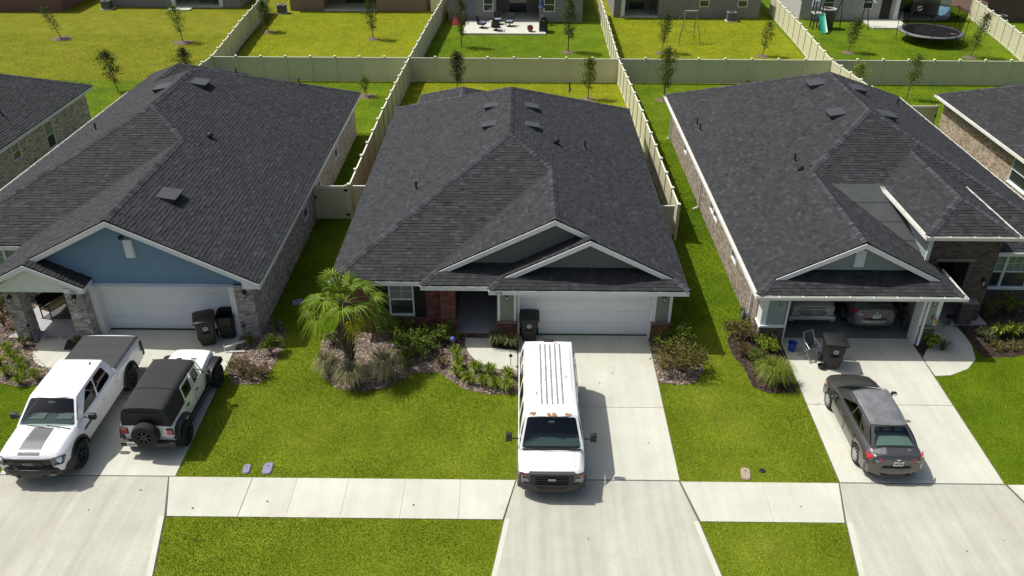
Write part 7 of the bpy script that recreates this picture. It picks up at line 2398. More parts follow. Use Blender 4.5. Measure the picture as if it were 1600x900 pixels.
# bed left of the open garage
shrub(8.45, 26.15, 0.72, 0.85, 1300, 0.04, L_OLIVE, 'olive brown shrub below the hose reel', 360, stems=26)
shrub(9.25, 25.45, 0.52, 0.65, 900, 0.04, L_BRIGHT, 'bright green shrub at the open garage pier', 361)
shrub(8.62, 24.6, 0.52, 0.6, 850, 0.04, L_SHRUB, 'green shrub in the middle of the right hand bed', 362)
shrub(8.35, 25.25, 0.45, 0.5, 500, 0.035, L_RUST, 'brown twiggy shrub in the bed left of the open garage', 363, stems=24)
tuft(9.0, 23.5, 0.85, 0.85, 700, L_LIME, 'fountain_grass', 'green fountain grass at the front of the right hand bed', 'ornamental grass', 80, 0.008, None, 1.4)
# beds right of the open garage
cn = tuft(15.42, 25.75, 0.42, 0.55, 70, L_BRIGHT, 'canna_clump', 'broad-leaved clump with yellow flowers beside the open garage', 'plant', 81, 0.05)
for i, (dx, dy, z, m_) in enumerate(((0.02, 0.05, 1.15, M_FLOWER), (0.05, 0.1, 1.05, M_FLOWER), (0.28, 0.0, 0.55, M_FLOWER), (0.33, 0.05, 0.5, M_FLOWER), (-0.08, 0.15, 1.25, M_FLOWER_R))):
    sk = MB().tube((dx * 0.3, dy * 0.3, 0), (dx, dy, z), 0.012, 0.008, 5).build('flower_stalk', mat('stalk_green', (0.16, 0.20, 0.03), 0.6), cn)
    leaves('flower', np.random.default_rng(i).normal(0, 0.045, (14, 3)) + np.array([dx, dy, z]), 0.05, m_, sk, np.random.default_rng(i + 9))
tuft(15.85, 25.6, 0.45, 0.4, 90, L_LIRI, 'liriope_clump', 'thin grassy clump next to the yellow flowers', 'plant', 82, 0.01)
for i, (x, y, lb) in enumerate(((18.35, 26.5, 'strap-leaved lily in the right bed nearest the walk side'), (18.95, 26.6, 'strap-leaved lily in the middle of the far right bed'), (19.6, 26.6, 'strap-leaved lily at the right picture edge'), (17.75, 26.2, 'blue-green grassy clump at the left of the far right bed'))):
    tuft(x, y, 0.45, 0.55, 60, L_LIME if i < 3 else L_LIRI, 'lily_clump', lb, 'plant', 83 + i, 0.03 if i < 3 else 0.012)
for i, (x, y, lb) in enumerate(((17.95, 25.75, 'low groundcover clump at the edge of the far right lawn'), (18.6, 25.75, 'low groundcover clump second from the right walk'), (19.3, 25.85, 'low groundcover clump by the right picture edge'))):
    shrub(x, y, 0.4, 0.25, 320, 0.035, L_OLIVE, lb, 370 + i, group='groundcover in the far right bed')
shrub(18.5, 27.8, 0.6, 0.9, 420, 0.05, L_RUST, 'dark reddish shrub under the right hand window', 375)
shrub(19.6, 28.2, 0.6, 0.9, 420, 0.05, L_SHRUB, 'dark green shrub under the right hand window', 376)
tuft(16.5, 59.3, 0.4, 0.5, 60, L_SHRUB, 'weed_clump', 'weed growing at the rear fence behind the open garage house', 'plant', 90, 0.015, z=-0.48)

tuft(-16.5, 25.5, 0.28, 0.35, 90, L_LIRI, 'liriope_clump', 'dark grassy clump between the left walk and the pickup bed', 'plant', 95, 0.012)

# ------------------------------------------------------------------ yard objects
def bin_cart(x, y, rz, label, lid_open=False, s=1.0, emblem=True):
    b = thing('wheelie_bin', label, 'bin', (x, y, 0.03), rz, 'black wheeled bins')
    b.scale = (s, s, s)
    body = MB()
    prof = [(0.22, 0.24, 0.06), (0.23, 0.25, 0.12), (0.295, 0.32, 0.86), (0.31, 0.34, 0.88), (0.31, 0.34, 0.94)]
    rings = []
    for w, d, z in prof:
        c = 0.05
        rings.append([(-w + c, -d, z), (w - c, -d, z), (w, -d + c, z), (w, d - c, z), (w - c, d, z), (-w + c, d, z), (-w, d - c, z), (-w, -d + c, z)])
    vs = [p for r in rings for p in r]
    fs = [(k * 8 + i, k * 8 + (i + 1) % 8, (k + 1) * 8 + (i + 1) % 8, (k + 1) * 8 + i) for k in range(len(prof) - 1) for i in range(8)]
    fs.append(tuple(range(7, -1, -1)))
    body.add(vs, fs)
    body.build('body', M_BIN, b, smooth=25)
    if not lid_open:
        lid = MB()
        lid.grid(lambda u, v: ((2 * u - 1) * 0.33, (2 * v - 1) * 0.36, 0.945 + 0.07 * (1 - abs(2 * u - 1) ** 3) * (1 - abs(2 * v - 1) ** 3)), 10, 10)
        lid.box(-0.33, 0.33, -0.365, -0.345, 0.91, 0.955)
        lid.build('lid', M_BIN, b, smooth=40)
    else:
        MB().add([(-0.25, -0.27, 0.6), (0.25, -0.27, 0.6), (0.25, 0.27, 0.6), (-0.25, 0.27, 0.6)], [(0, 1, 2, 3)]).build('liner', M_SCREEN, b)
    MB().tube((-0.24, 0.40, 0.93), (0.24, 0.40, 0.93), 0.016, 0.016, 8).tube((-0.24, 0.40, 0.93), (-0.24, 0.33, 0.91), 0.016, 0.016, 6).tube((0.24, 0.40, 0.93), (0.24, 0.33, 0.91), 0.016, 0.016, 6).build('handle', M_BIN, b)
    for sx in (-1, 1):
        w = MB().lathe([(0.02, -0.03), (0.13, -0.03), (0.14, -0.01), (0.14, 0.01), (0.13, 0.03), (0.02, 0.03)], 18, 'X', at=(sx * 0.28, 0.24, 0.14))
        w.build('wheel', M_TYRE, b, smooth=40)
    MB().bbox(-0.12, 0.12, -0.33, -0.285, 0.46, 0.52, 0.01).build('lift_bar', M_DARKMETAL, b)
    if emblem:
        e = MB().lathe([(0.035, 0.0), (0.075, 0.0), (0.075, 0.006), (0.035, 0.006)], 20, closed=True)
        e.v = [(px, -0.325 - pz + 0.0 * py, 0.70 + py) for px, py, pz in e.v]
        eo = e.build('emblem', mat('emblem_white', (0.5, 0.5, 0.49), 0.6), b)
        MB().beam((-0.02, -0.329, 0.715), (0.02, -0.329, 0.685), 0.018, 0.006).build('emblem_mark', MATS['emblem_white'], eo)
    return b
bin_cart(-11.65, 25.72, R(20), 'black wheeled bin in front of the left garage door', s=1.2)
bin_cart(-11.0, 26.15, R(4), 'open black bin in the right corner of the left garage', lid_open=True, emblem=False, s=1.1)
bin_cart(0.42, 26.12, 0.0, 'black wheeled bin behind the white van', s=1.15)
bin_cart(11.35, 24.6, R(-8), 'black wheeled bin in front of the grey sedan', s=1.2)

# blue bucket
bk = thing('bucket', 'blue plastic bucket on the right driveway', 'bucket', (10.2, 25.5, 0.03))
M_BLUEP = mat('blue_plastic', (0.015, 0.07, 0.32), 0.45)
MB().lathe([(0.0, 0.01), (0.12, 0.01), (0.155, 0.34), (0.17, 0.34), (0.17, 0.36), (0.148, 0.36), (0.115, 0.03), (0.0, 0.03)], 24).build('body', M_BLUEP, bk, smooth=40)
hm = MB()
for i in range(10):
    a0, a1 = math.pi * i / 10, math.pi * (i + 1) / 10
    hm.tube((0.165 * math.cos(a0), 0.14 * math.sin(a0), 0.34 - 0.06 * math.sin(a0)), (0.165 * math.cos(a1), 0.14 * math.sin(a1), 0.34 - 0.06 * math.sin(a1)), 0.004, 0.004, 4)
hm.build('handle', M_ALU, bk)

# folding chair
fc = thing('folding_chair', 'half folded aluminium chair beside the bin on the right driveway', 'folding chair', (10.72, 25.05, 0.03), R(25))
for sx in (-0.22, 0.22):
    MB().tube((sx, -0.32, 0.0), (sx, 0.16, 0.66), 0.016, 0.016, 7).build('leg', M_ALU, fc)
    MB().tube((sx * 1.15, 0.30, 0.0), (sx * 1.15, -0.16, 0.55), 0.016, 0.016, 7).build('leg', M_ALU, fc)
    MB().tube((sx, 0.05, 0.5), (sx, 0.30, 1.0), 0.016, 0.016, 7).build('back_post', M_ALU, fc)
    MB().tube((sx * 1.15, -0.18, 0.56), (sx, 0.2, 0.74), 0.018, 0.018, 7).build('armrest', M_ALU, fc)
for a, b in (((-0.22, -0.32, 0.02), (0.22, -0.32, 0.02)), ((-0.25, 0.3, 0.02), (0.25, 0.3, 0.02)), ((-0.22, 0.3, 1.0), (0.22, 0.3, 1.0)), ((-0.25, -0.16, 0.55), (0.22, 0.16, 0.3)), ((0.25, -0.16, 0.55), (-0.22, 0.16, 0.3))):
    MB().tube(a, b, 0.014, 0.014, 7).build('crossbar', M_ALU, fc)
MB().grid(lambda u, v: ((2 * u - 1) * 0.21, 0.06 + 0.23 * v, 0.52 + 0.46 * v - 0.05 * math.sin(math.pi * u)), 6, 6).build('back_fabric', mat('teal_fabric', (0.05, 0.085, 0.085), 0.9), fc)
MB().grid(lambda u, v: ((2 * u - 1) * 0.21, -0.14 + 0.2 * v, 0.53 - 0.02 * v - 0.06 * math.sin(math.pi * u)), 6, 4).build('seat_fabric', MATS['teal_fabric'], fc)
tr_ = thing('boot_tray', 'small black tray on the ground beside the folding chair', 'tray', (10.98, 24.4, 0.03), R(10))
MB().lathe([(0.0, 0.01), (0.11, 0.01), (0.14, 0.12), (0.15, 0.12), (0.15, 0.14), (0.13, 0.14), (0.1, 0.03), (0.0, 0.03)], 18).build('body', M_BLACK, tr_, smooth=40)
MB().bbox(-0.06, 0.06, -0.06, 0.06, 0.03, 0.09, 0.01).build('contents', M_DARKMETAL, tr_)

# bench on the left porch
bn = thing('porch_bench', 'dark metal bench with tan seat on the left porch', 'bench', (-18.15, 27.55, 0.1), R(68))
M_TAN = mat('tan_cushion', (0.36, 0.30, 0.16), 0.9, fine=0.1, fscale=30)
MB().bbox(-0.55, 0.55, -0.26, 0.26, 0.40, 0.47, 0.03).build('seat', M_TAN, bn)
MB().add([(-0.55, 0.26, 0.47), (0.55, 0.26, 0.47), (0.55, 0.40, 0.92), (-0.55, 0.40, 0.92), (-0.55, 0.30, 0.46), (0.55, 0.30, 0.46), (0.55, 0.44, 0.92), (-0.55, 0.44, 0.92)], [(0, 1, 2, 3), (7, 6, 5, 4), (3, 2, 6, 7), (0, 3, 7, 4), (1, 5, 6, 2)]).build('backrest', M_DARKMETAL, bn)
for sx in (-0.56, 0.56):
    for sy in (-0.24, 0.26):
        MB().beam((sx, sy, 0), (sx, sy, 0.62), 0.035, 0.035).build('leg', M_DARKMETAL, bn)
    MB().beam((sx, -0.28, 0.63), (sx, 0.34, 0.63), 0.05, 0.03).build('armrest', M_DARKMETAL, bn)
tag(MB().grid(lambda u, v: (-18.7 + 1.5 * u + 0.5 * v, 27.1 + 1.5 * v, 0.103), 2, 2).build('porch_mat', mat('grey_mat', (0.10, 0.10, 0.095), 0.95, fine=0.2, fscale=20)), 'grey mat under the bench on the left porch', 'mat')

# hose reel, bowl
hrl = thing('hose_reel', 'black hose reel with coiled hose against the tan brick wall', 'hose reel', (8.78, 27.25, 0.0))
for k in range(7):
    rr_ = 0.16 + 0.022 * k
    MB().lathe([(rr_ - 0.011, -0.06 + 0.02 * (k % 3)), (rr_, -0.072 + 0.02 * (k % 3)), (rr_ + 0.011, -0.06 + 0.02 * (k % 3)), (rr_, -0.048 + 0.02 * (k % 3))], 24, 'X', at=(0, 0, 0.5), closed=True).build('hose', mat('hose_rubber', (0.03, 0.035, 0.03), 0.5), hrl, smooth=60)
MB().lathe([(0.0, -0.09), (0.14, -0.09), (0.14, 0.1), (0.0, 0.1)], 20, 'X', at=(0, 0, 0.5)).build('drum', M_ALU, hrl)
for sy in (-0.18, 0.18):
    MB().beam((0.05, sy, 0.0), (0.05, 0, 0.5), 0.04, 0.04, up=(1, 0, 0)).build('leg', M_BLACK, hrl)
tag(MB().lathe([(0.0, 0.01), (0.22, 0.01), (0.27, 0.12), (0.25, 0.12), (0.2, 0.04), (0.0, 0.04)], 22, at=(8.3, 27.05, 0.0)).build('plant_saucer', M_BLACK, None, smooth=40), 'round black saucer on the lawn beside the hose reel', 'saucer')

# covers in the lawn
def cover(x, y, rz, w, l, label, m=None):
    n = 16
    poly = [(w * (abs(math.cos(a)) ** 0.55) * (1 if math.cos(a) > 0 else -1), l * (abs(math.sin(a)) ** 0.55) * (1 if math.sin(a) > 0 else -1)) for a in [2 * math.pi * (i + 0.5) / n for i in range(n)]]
    t = thing('meter_cover', label, 'cover', (x, y, 0.0), rz)
    MB().prism([(a * 1.12, b * 1.1) for a, b in poly], -0.02, 0.035).build('frame', m or M_LILAC, t)
    MB().prism(poly, 0.035, 0.05).build('lid', m or M_LILAC, t)
    MB().box(-0.03, 0.03, l * 0.35, l * 0.5, 0.05, 0.053).build('slot', M_BLACK, t)
    return t
cover(-8.3, 18.95, 0.1, 0.10, 0.19, 'small lilac cover in the lawn beside the sidewalk, nearer the left driveway')
cover(-7.66, 18.98, 0.05, 0.13, 0.23, 'larger lilac oval cover in the lawn beside the sidewalk')
cover(7.0, 18.95, -0.15, 0.13, 0.24, 'worn pale cover in the lawn beside the right sidewalk', mat('worn_cover', (0.34, 0.27, 0.20), 0.8, fine=0.3, fscale=20))
cover(-8.95, 28.6, 0.3, 0.2, 0.2, 'lilac square cover in the shaded side yard')
tag(MB().lathe([(0.0, 0.04), (0.08, 0.04), (0.1, 0.02), (0.1, -0.02)], 12, at=(7.55, 19.1, 0)).build('cleanout_cap', M_BLACK), 'tiny dark cap in the lawn right of the worn cover', 'cap')

# garden lights and stakes
def path_light(x, y, label, h=0.45, m=None):
    t = thing('path_light', label, 'garden light', (x, y, 0.0), 0, 'garden path lights')
    MB().tube((0, 0, 0), (0, 0, h), 0.012, 0.012, 6).build('stake', M_BLACK, t)
    MB().lathe([(0.0, 0.09), (0.03, 0.08), (0.075, 0.0), (0.0, 0.0)], 12, at=(0, 0, h)).build('shade', m or M_BLACK, t)
    return t
path_light(-2.2, 26.15, 'thin black garden light at the porch step')
path_light(-0.25, 24.4, 'black garden light on the curved walk beside the van')
path_light(-18.3, 25.7, 'black garden light at the left porch step', 0.7)
path_light(-10.3, 25.95, 'black garden light at the left garage corner', 0.6)
path_light(9.5, 26.0, 'black garden light in front of the open garage pier', 0.5)
path_light(16.95, 27.1, 'black garden light at the right entry pier', 0.7)
path_light(-4.55, 24.9, 'white garden light between the fountain grass and shrubs', 0.5, mat('white_shade', (0.7, 0.7, 0.7), 0.5))
orb = thing('garden_orb', 'blue glass ball on a stake beside the curved walk', 'garden ornament', (-2.42, 25.45, 0.0))
MB().tube((0, 0, 0), (0, 0, 0.35), 0.012, 0.012, 6).build('stake', M_ALU, orb)
MB().lathe([(0.0, -0.11)] + [(0.11 * math.cos(R(a)), 0.11 * math.sin(R(a))) for a in range(-75, 80, 15)] + [(0.0, 0.11)], 18, at=(0, 0, 0.44)).build('ball', mat('blue_glass', (0.10, 0.11, 0.32), 0.15, coat=1.0), orb, smooth=60)
lp = thing('sign_stake', 'thin white stake sign at the left garage driveway edge', 'stake', (-10.85, 25.1, 0.03), R(20))
MB().beam((0, 0, 0.18), (0.75, 0.15, 0.22), 0.06, 0.05).build('rail', mat('pvc_white', (0.68, 0.68, 0.66), 0.5), lp)
MB().beam((0.02, -0.05, 0.02), (0.7, -0.3, 0.05), 0.05, 0.05).build('rail', MATS['pvc_white'], lp)
MB().tube((0, 0, 0.0), (0, 0, 0.3), 0.02, 0.02, 6).build('foot', M_ALU, lp)
st_ = thing('patio_stool', 'small round black stool on the right entry walk', 'stool', (16.75, 27.2, 0.03))
MB().lathe([(0.0, 0.46), (0.17, 0.46), (0.18, 0.44), (0.17, 0.42), (0.0, 0.42)], 18).build('seat', M_BLACK, st_, smooth=40)
MB().tube((0, 0, 0), (0, 0, 0.43), 0.022, 0.022, 8).build('stem', M_BLACK, st_)
MB().lathe([(0.0, 0.0), (0.16, 0.0), (0.15, 0.03), (0.0, 0.05)], 18).build('base', M_CONC, st_)

# bicycle in the garage
by = thing('bicycle', 'black bicycle leaning on the right wall inside the open garage', 'bicycle', (14.95, 27.6, 0.04), R(90))
for x in (-0.52, 0.52):
    w = MB().lathe([(0.315, 0.0), (0.335, 0.018), (0.35, 0.0), (0.335, -0.018)], 28, 'Z', closed=True)
    w.v = [(px + x, pz, py + 0.35) for px, py, pz in w.v]
    wo = w.build('wheel', M_TYRE, by, smooth=60)
    sp_ = MB()
    for i in range(10):
        a = math.pi * 2 * i / 10
        sp_.tube((x, 0, 0.35), (x + 0.32 * math.cos(a), 0, 0.35 + 0.32 * math.sin(a)), 0.003, 0.003, 3)
    sp_.build('spokes', M_ALU, wo)
for a, b in (((-0.52, 0, 0.35), (-0.1, 0, 0.3)), ((-0.52, 0, 0.35), (-0.2, 0, 0.75)), ((-0.1, 0, 0.3), (-0.22, 0, 0.85)), ((-0.1, 0, 0.3), (0.35, 0, 0.72)), ((-0.2, 0, 0.76), (0.33, 0, 0.78)), ((0.3, 0, 0.92), (0.52, 0, 0.35))):
    MB().tube(a, b, 0.017, 0.017, 7).build('frame_tube', M_BLACK, by)
MB().bbox(-0.35, -0.1, -0.07, 0.07, 0.86, 0.92, 0.02).build('saddle', M_BLACK, by)
MB().tube((0.3, -0.28, 0.98), (0.3, 0.28, 0.98), 0.013, 0.013, 7).build('handlebar', M_BLACK, by)

# ------------------------------------------------------------------ rear yards
def ac_unit(x, y, label):
    z = gz(y)
    t = thing('air_conditioner', label, 'air conditioner', (x, y, z), 0, 'air conditioners at the rear houses')
    MB().box(-0.5, 0.5, -0.5, 0.5, -0.1, 0.08).build('pad', M_CONC, t)
    MB().bbox(-0.38, 0.38, -0.38, 0.38, 0.08, 0.78, 0.03).build('cabinet', mat('ac_grey', (0.085, 0.09, 0.09), 0.6), t)
    for i in range(9):
        zz = 0.16 + i * 0.065
        MB().box(-0.36, 0.36, -0.392, -0.381, zz, zz + 0.03).build('louvre', mat('ac_louvre', (0.13, 0.135, 0.135), 0.6), t)
    MB().box(-0.39, 0.39, -0.39, 0.39, 0.78, 0.82).build('top', mat('ac_top', (0.22, 0.225, 0.225), 0.5), t)
    MB().lathe([(0.1, 0.825), (0.3, 0.825), (0.3, 0.835), (0.1, 0.835)], 18, closed=True).build('fan_guard', M_DARKMETAL, t)
ac_unit(-22.3, 79.9, 'grey air conditioner left of the brown brick rear house')
ac_unit(19.2, 77.9, 'grey air conditioner under the windows behind the swing frame')
ac_unit(43.3, 77.2, 'grey air conditioner at the dark red house far right')
ac_unit(-39.3, 81.2, 'grey air conditioner at the corner of the left grey rear house')

zp = ZB + 0.1
M_CUSH = mat('blue_grey_cushion', (0.20, 0.23, 0.30), 0.9)
M_WICK = mat('dark_wicker', (0.030, 0.028, 0.030), 0.8, fine=0.3, fscale=30)
def patio_chair(x, y, rz, label):
    t = thing('patio_chair', label, 'chair', (x, y, zp), rz, 'swivel chairs on the rear patio')
    MB().bbox(-0.34, 0.34, -0.32, 0.32, 0.30, 0.40, 0.03).build('seat', M_WICK, t)
    MB().bbox(-0.29, 0.29, -0.30, 0.26, 0.40, 0.50, 0.04).build('cushion', M_CUSH, t)
    MB().add([(-0.33, 0.28, 0.36), (0.33, 0.28, 0.36), (0.31, 0.46, 1.0), (-0.31, 0.46, 1.0), (-0.33, 0.34, 0.36), (0.33, 0.34, 0.36), (0.31, 0.52, 1.0), (-0.31, 0.52, 1.0)], [(0, 1, 2, 3), (7, 6, 5, 4), (3, 2, 6, 7), (0, 3, 7, 4), (1, 5, 6, 2)]).build('backrest', M_WICK, t)
    for s in (-1, 1):
        MB().bbox(s * 0.36 - 0.04, s * 0.36 + 0.04, -0.30, 0.32, 0.55, 0.60, 0.02).build('armrest', M_WICK, t)
        MB().beam((s * 0.36, -0.26, 0.34), (s * 0.36, -0.26, 0.56), 0.04, 0.04).build('arm_post', M_WICK, t)
    MB().tube((0, 0, 0.02), (0, 0, 0.32), 0.05, 0.05, 8).lathe([(0.0, 0.0), (0.28, 0.0), (0.27, 0.03), (0.0, 0.05)], 16).build('swivel_base', M_WICK, t)
patio_chair(-3.35, 74.3, R(75), 'left swivel chair of the rear patio, seen from the side')
patio_chair(-2.1, 73.5, R(178), 'swivel chair of the rear patio with its back to us')
patio_chair(-0.95, 74.9, R(-10), 'right swivel chair of the rear patio with blue cushion')
patio_chair(-2.0, 75.6, R(8), 'rear swivel chair of the patio next to the wall')
ft = thing('fire_table', 'round low table between the swivel chairs', 'table', (-2.35, 74.55, zp))
MB().lathe([(0.0, 0.52), (0.40, 0.52), (0.42, 0.5), (0.40, 0.47), (0.0, 0.47)], 24).build('top', mat('stone_top', (0.36, 0.34, 0.31), 0.7), ft, smooth=40)
MB().lathe([(0.25, 0.0), (0.2, 0.25), (0.22, 0.47)], 16).build('base', M_WICK, ft)
po = thing('flower_pot', 'red planter on the rear patio', 'planter', (0.85, 73.1, zp))
MB().lathe([(0.0, 0.02), (0.16, 0.02), (0.27, 0.25), (0.24, 0.42), (0.27, 0.46), (0.24, 0.46), (0.2, 0.36), (0.0, 0.36)], 20).build('pot', mat('red_glaze', (0.17, 0.028, 0.028), 0.3), po, smooth=40)
leaves('plant', np.random.default_rng(1).normal(0, 0.1, (70, 3)) + np.array([0, 0, 0.48]), 0.04, L_TREE, po, np.random.default_rng(2))
gl_ = thing('covered_grill', 'grill under a black cover at the right end of the patio', 'grill', (2.0, 73.6, zp))
gc = MB()
pf_ = [(-0.62, 0.0), (0.62, 0.0), (0.60, 0.82), (0.42, 0.92), (0.38, 1.12), (0.1, 1.26), (-0.1, 1.26), (-0.38, 1.12), (-0.42, 0.92), (-0.60, 0.82)]
gc.prism_xz([(x * 0.6, z) for x, z in pf_], -0.55, 0.55)
gc.build('cover', mat('grill_cover', (0.014, 0.014, 0.015), 0.6, bump=0.4, bscale=8), gl_)
MB().lathe([(0.0, 0.0), (0.06, 0.0), (0.06, 0.06), (0.0, 0.06)], 10, at=(0, -0.56, 0.9)).build('vent', M_ALU, gl_)
um = thing('folded_parasol', 'dark blue folded parasol behind the covered grill', 'parasol', (1.9, 76.2, zp))
MB().tube((0, 0, 0), (0, 0, 2.3), 0.025, 0.025, 8).build('pole', M_DARKMETAL, um)
MB().lathe([(0.04, 2.35), (0.1, 2.1), (0.2, 1.5), (0.32, 1.35), (0.1, 1.32)], 9).build('canopy', mat('navy_cloth', (0.03, 0.04, 0.12), 0.9), um)
pt = thing('play_tent', 'small red play tent on the lawn beside the patio house', 'tent', (-5.7, 76.2, gz(76)))
MB().add([(-0.45, -0.4, 0), (0.45, -0.4, 0), (0.45, 0.4, 0), (-0.45, 0.4, 0), (0.05, 0.0, 0.95)], [(0, 1, 4), (1, 2, 4), (2, 3, 4), (3, 0, 4)]).build('canopy', mat('red_cloth', (0.55, 0.02, 0.06), 0.7), pt)
MB().add([(-0.2, -0.37, 0.02), (0.2, -0.37, 0.02), (0.04, -0.12, 0.62)], [(0, 1, 2)]).build('door_flap', mat('red_cloth_dark', (0.36, 0.012, 0.04), 0.7), pt)

# swing frame with hoop
sf = thing('hoop_swing', 'thin metal swing with a hanging hoop in the rear yard', 'swing frame', (14.0, 70.2, gz(70)))
M_RUSTY = mat('weathered_pipe', (0.20, 0.17, 0.09), 0.6, metal=0.2)
for sx in (-1, 1):
    MB().tube((sx * 0.9, -0.7, 0), (sx * 0.42, 0.0, 2.6), 0.028, 0.028, 7).build('leg', M_RUSTY, sf)
    MB().tube((sx * 0.6, 0.9, 0), (sx * 0.42, 0.0, 2.6), 0.028, 0.028, 7).build('leg', M_RUSTY, sf)
MB().tube((-2.3, 0.6, 0), (-0.42, 0.0, 2.6), 0.02, 0.02, 6).build('brace', M_RUSTY, sf)
MB().tube((-0.55, 0, 2.6), (0.55, 0, 2.6), 0.04, 0.04, 8).build('top_bar', mat('pale_pipe', (0.42, 0.42, 0.36), 0.5), sf)
MB().tube((0, 0, 2.6), (0, 0, 1.75), 0.008, 0.008, 5).build('rope', M_RUSTY, sf)
hp = MB().lathe([(0.43, 0.0), (0.45, 0.018), (0.47, 0.0), (0.45, -0.018)], 26, closed=True)
hp.v = [(px, pz, py + 1.3) for px, py, pz in hp.v]
hp.build('hoop', M_RUSTY, sf, smooth=60)

# trampoline
tz = gz(70)
tp = thing('trampoline', 'large round trampoline with black safety net in the rear yard', 'trampoline', (34.4, 71.2, tz))
TR = 2.55
MB().lathe([(0.0, 0.86), (TR - 0.32, 0.86), (TR - 0.32, 0.85), (0.0, 0.85)], 40).build('jumping_mat', mat('tramp_mat', (0.010, 0.010, 0.012), 0.7), tp)
MB().lathe([(TR - 0.32, 0.865), (TR - 0.3, 0.90), (TR, 0.89), (TR + 0.03, 0.84), (TR - 0.02, 0.82)], 40).build('edge_pad', mat('tramp_pad', (0.17, 0.165, 0.17), 0.6, var=0.3, scale=2), tp, smooth=50)
MB().lathe([(TR - 0.04, 0.80), (TR, 0.84), (TR + 0.04, 0.80), (TR, 0.76)], 40, closed=True).build('frame_ring', M_DARKMETAL, tp)
M_NET = glass_mat('safety_net', (0.5, 0.5, 0.5), 0.0)
for i in range(8):
    a = R(22.5 + 45 * i)
    c, s_ = math.cos(a), math.sin(a)
    MB().path([(c * TR, s_ * TR, 0.0), (c * (TR + 0.06), s_ * (TR + 0.06), 1.0), (c * (TR + 0.10), s_ * (TR + 0.10), 2.4), (c * (TR - 0.1), s_ * (TR - 0.1), 2.75)], 0.026, 6).build('pole', M_DARKMETAL, tp)
nt_ = MB()
for i in range(40):
    a0, a1 = R(9 * i), R(9 * (i + 1))
    dip = lambda a: 2.72 - 0.13 * abs(math.sin(4 * (a - R(22.5))))
    nt_.add([((TR - 0.3) * math.cos(a0), (TR - 0.3) * math.sin(a0), 0.87), ((TR - 0.3) * math.cos(a1), (TR - 0.3) * math.sin(a1), 0.87), ((TR - 0.1) * math.cos(a1), (TR - 0.1) * math.sin(a1), dip(a1)), ((TR - 0.1) * math.cos(a0), (TR - 0.1) * math.sin(a0), dip(a0))], [(0, 1, 2, 3)])
nt_.build('safety_net', M_NET, tp)
cl_ = MB().grid(lambda u, v: (1.2 + 0.75 * u, 2.02 - 0.55 * u, 1.5 + 0.95 * v), 4, 4).build('hanging_towel', mat('blue_towel', (0.10, 0.36, 0.55), 0.9, col2=(0.4, 0.6, 0.7), scale=6), tp)
bh = MB().lathe([(0.15, 0.0), (0.17, 0.015), (0.19, 0.0), (0.17, -0.015)], 20, closed=True)
bh.v = [(px - 0.35, pz + 2.2, py + 2.2) for px, py, pz in bh.v]
bh.build('net_hoop', mat('pvc_white', (0.68, 0.68, 0.66), 0.5), tp)
tv_ = random.Random(2)
for i, m_ in enumerate((mat('toy_red', (0.4, 0.05, 0.05), 0.6), mat('toy_white', (0.5, 0.5, 0.5), 0.6), M_ALU, mat('toy_pink', (0.45, 0.2, 0.22), 0.6))):
    ty = tag(MB().bbox(-0.12, 0.12, -0.07, 0.07, 0, 0.09, 0.03).build('toy', m_), ('small red toy', 'small white toy', 'small grey toy', 'small pink toy')[i] + ' lying on the trampoline mat', 'toy')
    ty.location = (34.4 + (0.9, 1.25, 0.15, 1.5)[i], 71.2 + (-1.3, -1.2, -0.2, -1.4)[i], tz + 0.862)
    ty.rotation_euler = (0, 0, tv_.uniform(0, 3))
# play tower with slide
pw = thing('play_tower', 'grey plastic climbing tower with green slide in the rear yard', 'play tower', (26.5, 75.2, gz(75)))
M_PLG = mat('play_grey', (0.085, 0.08, 0.075), 0.6, fine=0.2, fscale=6)
MB().lathe([(0.55, 0.0), (0.6, 0.1), (0.58, 1.5), (0.63, 1.6), (0.55, 1.65), (0.5, 1.5), (0.5, 0.2)], 14, at=(0.55, 0.2, 0)).build('barrel', M_PLG, pw, smooth=40)
MB().lathe([(0.50, 1.64), (0.66, 1.62), (0.68, 1.72), (0.52, 1.74)], 14, at=(0.55, 0.2, 0), closed=True).build('barrel_rim', mat('play_beige', (0.42, 0.38, 0.33), 0.6), pw)
for sx in (-0.75, -0.15):
    for sy in (-0.3, 0.5):
        MB().beam((sx, sy, 0), (sx, sy, 2.4), 0.1, 0.1).build('post', M_PLG, pw)
MB().bbox(-0.85, 0.0, -0.4, 0.6, 1.3, 1.4, 0.03).build('platform', MATS['play_beige'], pw)
MB().bbox(-0.85, -0.05, 0.45, 0.6, 1.75, 2.3, 0.03).build('panel', mat('play_white', (0.55, 0.56, 0.58), 0.6), pw)
MB().grid(lambda u, v: (-0.55 + 0.62 * u, -0.4 - 1.5 * v, 1.36 - 1.3 * v ** 0.9 + 0.14 * abs(2 * u - 1) ** 2), 6, 10).build('slide', mat('play_green', (0.02, 0.28, 0.19), 0.35), pw, smooth=60)
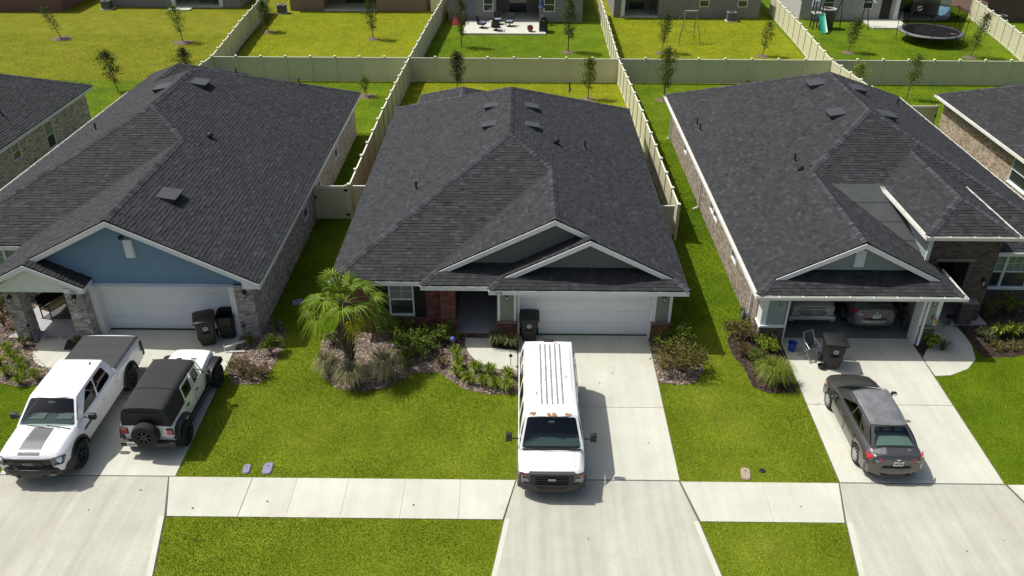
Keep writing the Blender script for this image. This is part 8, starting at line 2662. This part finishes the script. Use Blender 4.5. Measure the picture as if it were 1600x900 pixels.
# black swing set
bs = thing('swing_set', 'black A-frame swing set with pale roof bar beside the play tower', 'swing set', (29.6, 75.8, gz(75)))
for sx, sy0, sy1 in ((-1.3, -0.9, 1.2), (0.9, -0.9, 1.2)):
    for sy in (sy0, sy1):
        MB().tube((sx + (0.15 if sx > 0 else -0.15), sy, 0), (sx, 0.15, 2.5), 0.04, 0.04, 7).build('leg', M_DARKMETAL, bs)
MB().tube((-1.5, 0.15, 2.5), (1.1, 0.15, 2.5), 0.05, 0.05, 8).build('top_bar', M_DARKMETAL, bs)
for sx in (-0.6, -0.2, 0.3, 0.6):
    MB().tube((sx, 0.15, 2.5), (sx, 0.15, 0.55), 0.008, 0.008, 4).build('chain', M_ALU, bs)
for sx in (-0.4, 0.45):
    MB().bbox(sx - 0.22, sx + 0.22, 0.07, 0.23, 0.5, 0.54, 0.015).build('seat', M_BLACK, bs)
for a, b in (((0.6, -0.5, 2.35), (1.5, -0.5, 2.2)), ((0.6, 0.4, 2.4), (1.5, 0.4, 2.25)), ((1.5, -0.5, 2.2), (1.5, 0.4, 2.25))):
    MB().beam(a, b, 0.06, 0.05).build('canopy_bar', mat('pale_pipe', (0.42, 0.42, 0.36), 0.5), bs)
# patio things far left and behind the swing frame
gl2 = thing('patio_table', 'dark patio table under the left grey rear house', 'table', (-30.3, 83.4, ZB + 0.08))
MB().bbox(-0.7, 0.7, -0.4, 0.4, 0.68, 0.73, 0.02).build('top', M_DARKMETAL, gl2)
for sx in (-0.6, 0.6):
    for sy in (-0.32, 0.32):
        MB().beam((sx, sy, 0), (sx, sy, 0.68), 0.05, 0.05).build('leg', M_DARKMETAL, gl2)
gl3 = thing('kettle_grill', 'black kettle grill on the porch behind the swing frame', 'grill', (12.2, 79.4, ZB + 0.08))
MB().lathe([(0.0, 0.6), (0.2, 0.64), (0.29, 0.8), (0.29, 0.86), (0.2, 1.02), (0.0, 1.08)], 18).build('bowl', M_BLACK, gl3, smooth=50)
for a in (0, 120, 240):
    MB().tube((0.15 * math.cos(R(a)), 0.15 * math.sin(R(a)), 0.66), (0.3 * math.cos(R(a)), 0.3 * math.sin(R(a)), 0), 0.015, 0.015, 6).build('leg', M_BLACK, gl3)

# a few fallen leaves and twigs on the concrete
rl = np.random.default_rng(44)
LP_ = np.array([(11.9, 24.3), (12.3, 24.1), (12.6, 25.3), (12.0, 25.5), (13.1, 25.0), (10.3, 22.4), (10.2, 22.3), (13.6, 16.4), (14.1, 15.6), (12.4, 16.0), (3.4, 24.0), (2.9, 23.4), (4.2, 20.3), (-7.3, 17.6), (2.0, 16.3), (-12.4, 17.2), (-3.0, 17.5), (8.3, 17.6), (-9.4, 17.3), (3.9, 25.4), (-11.2, 18.0)])
LC = np.concatenate([LP_, np.full((len(LP_), 1), 0.045)], 1)
lv_ = leaves('fallen_leaves', LC, 0.045, L_DEAD, None, rl, flat=6.0)
tag(lv_, 'scattered dry leaves lying on the driveways', 'leaf litter', kind='stuff')
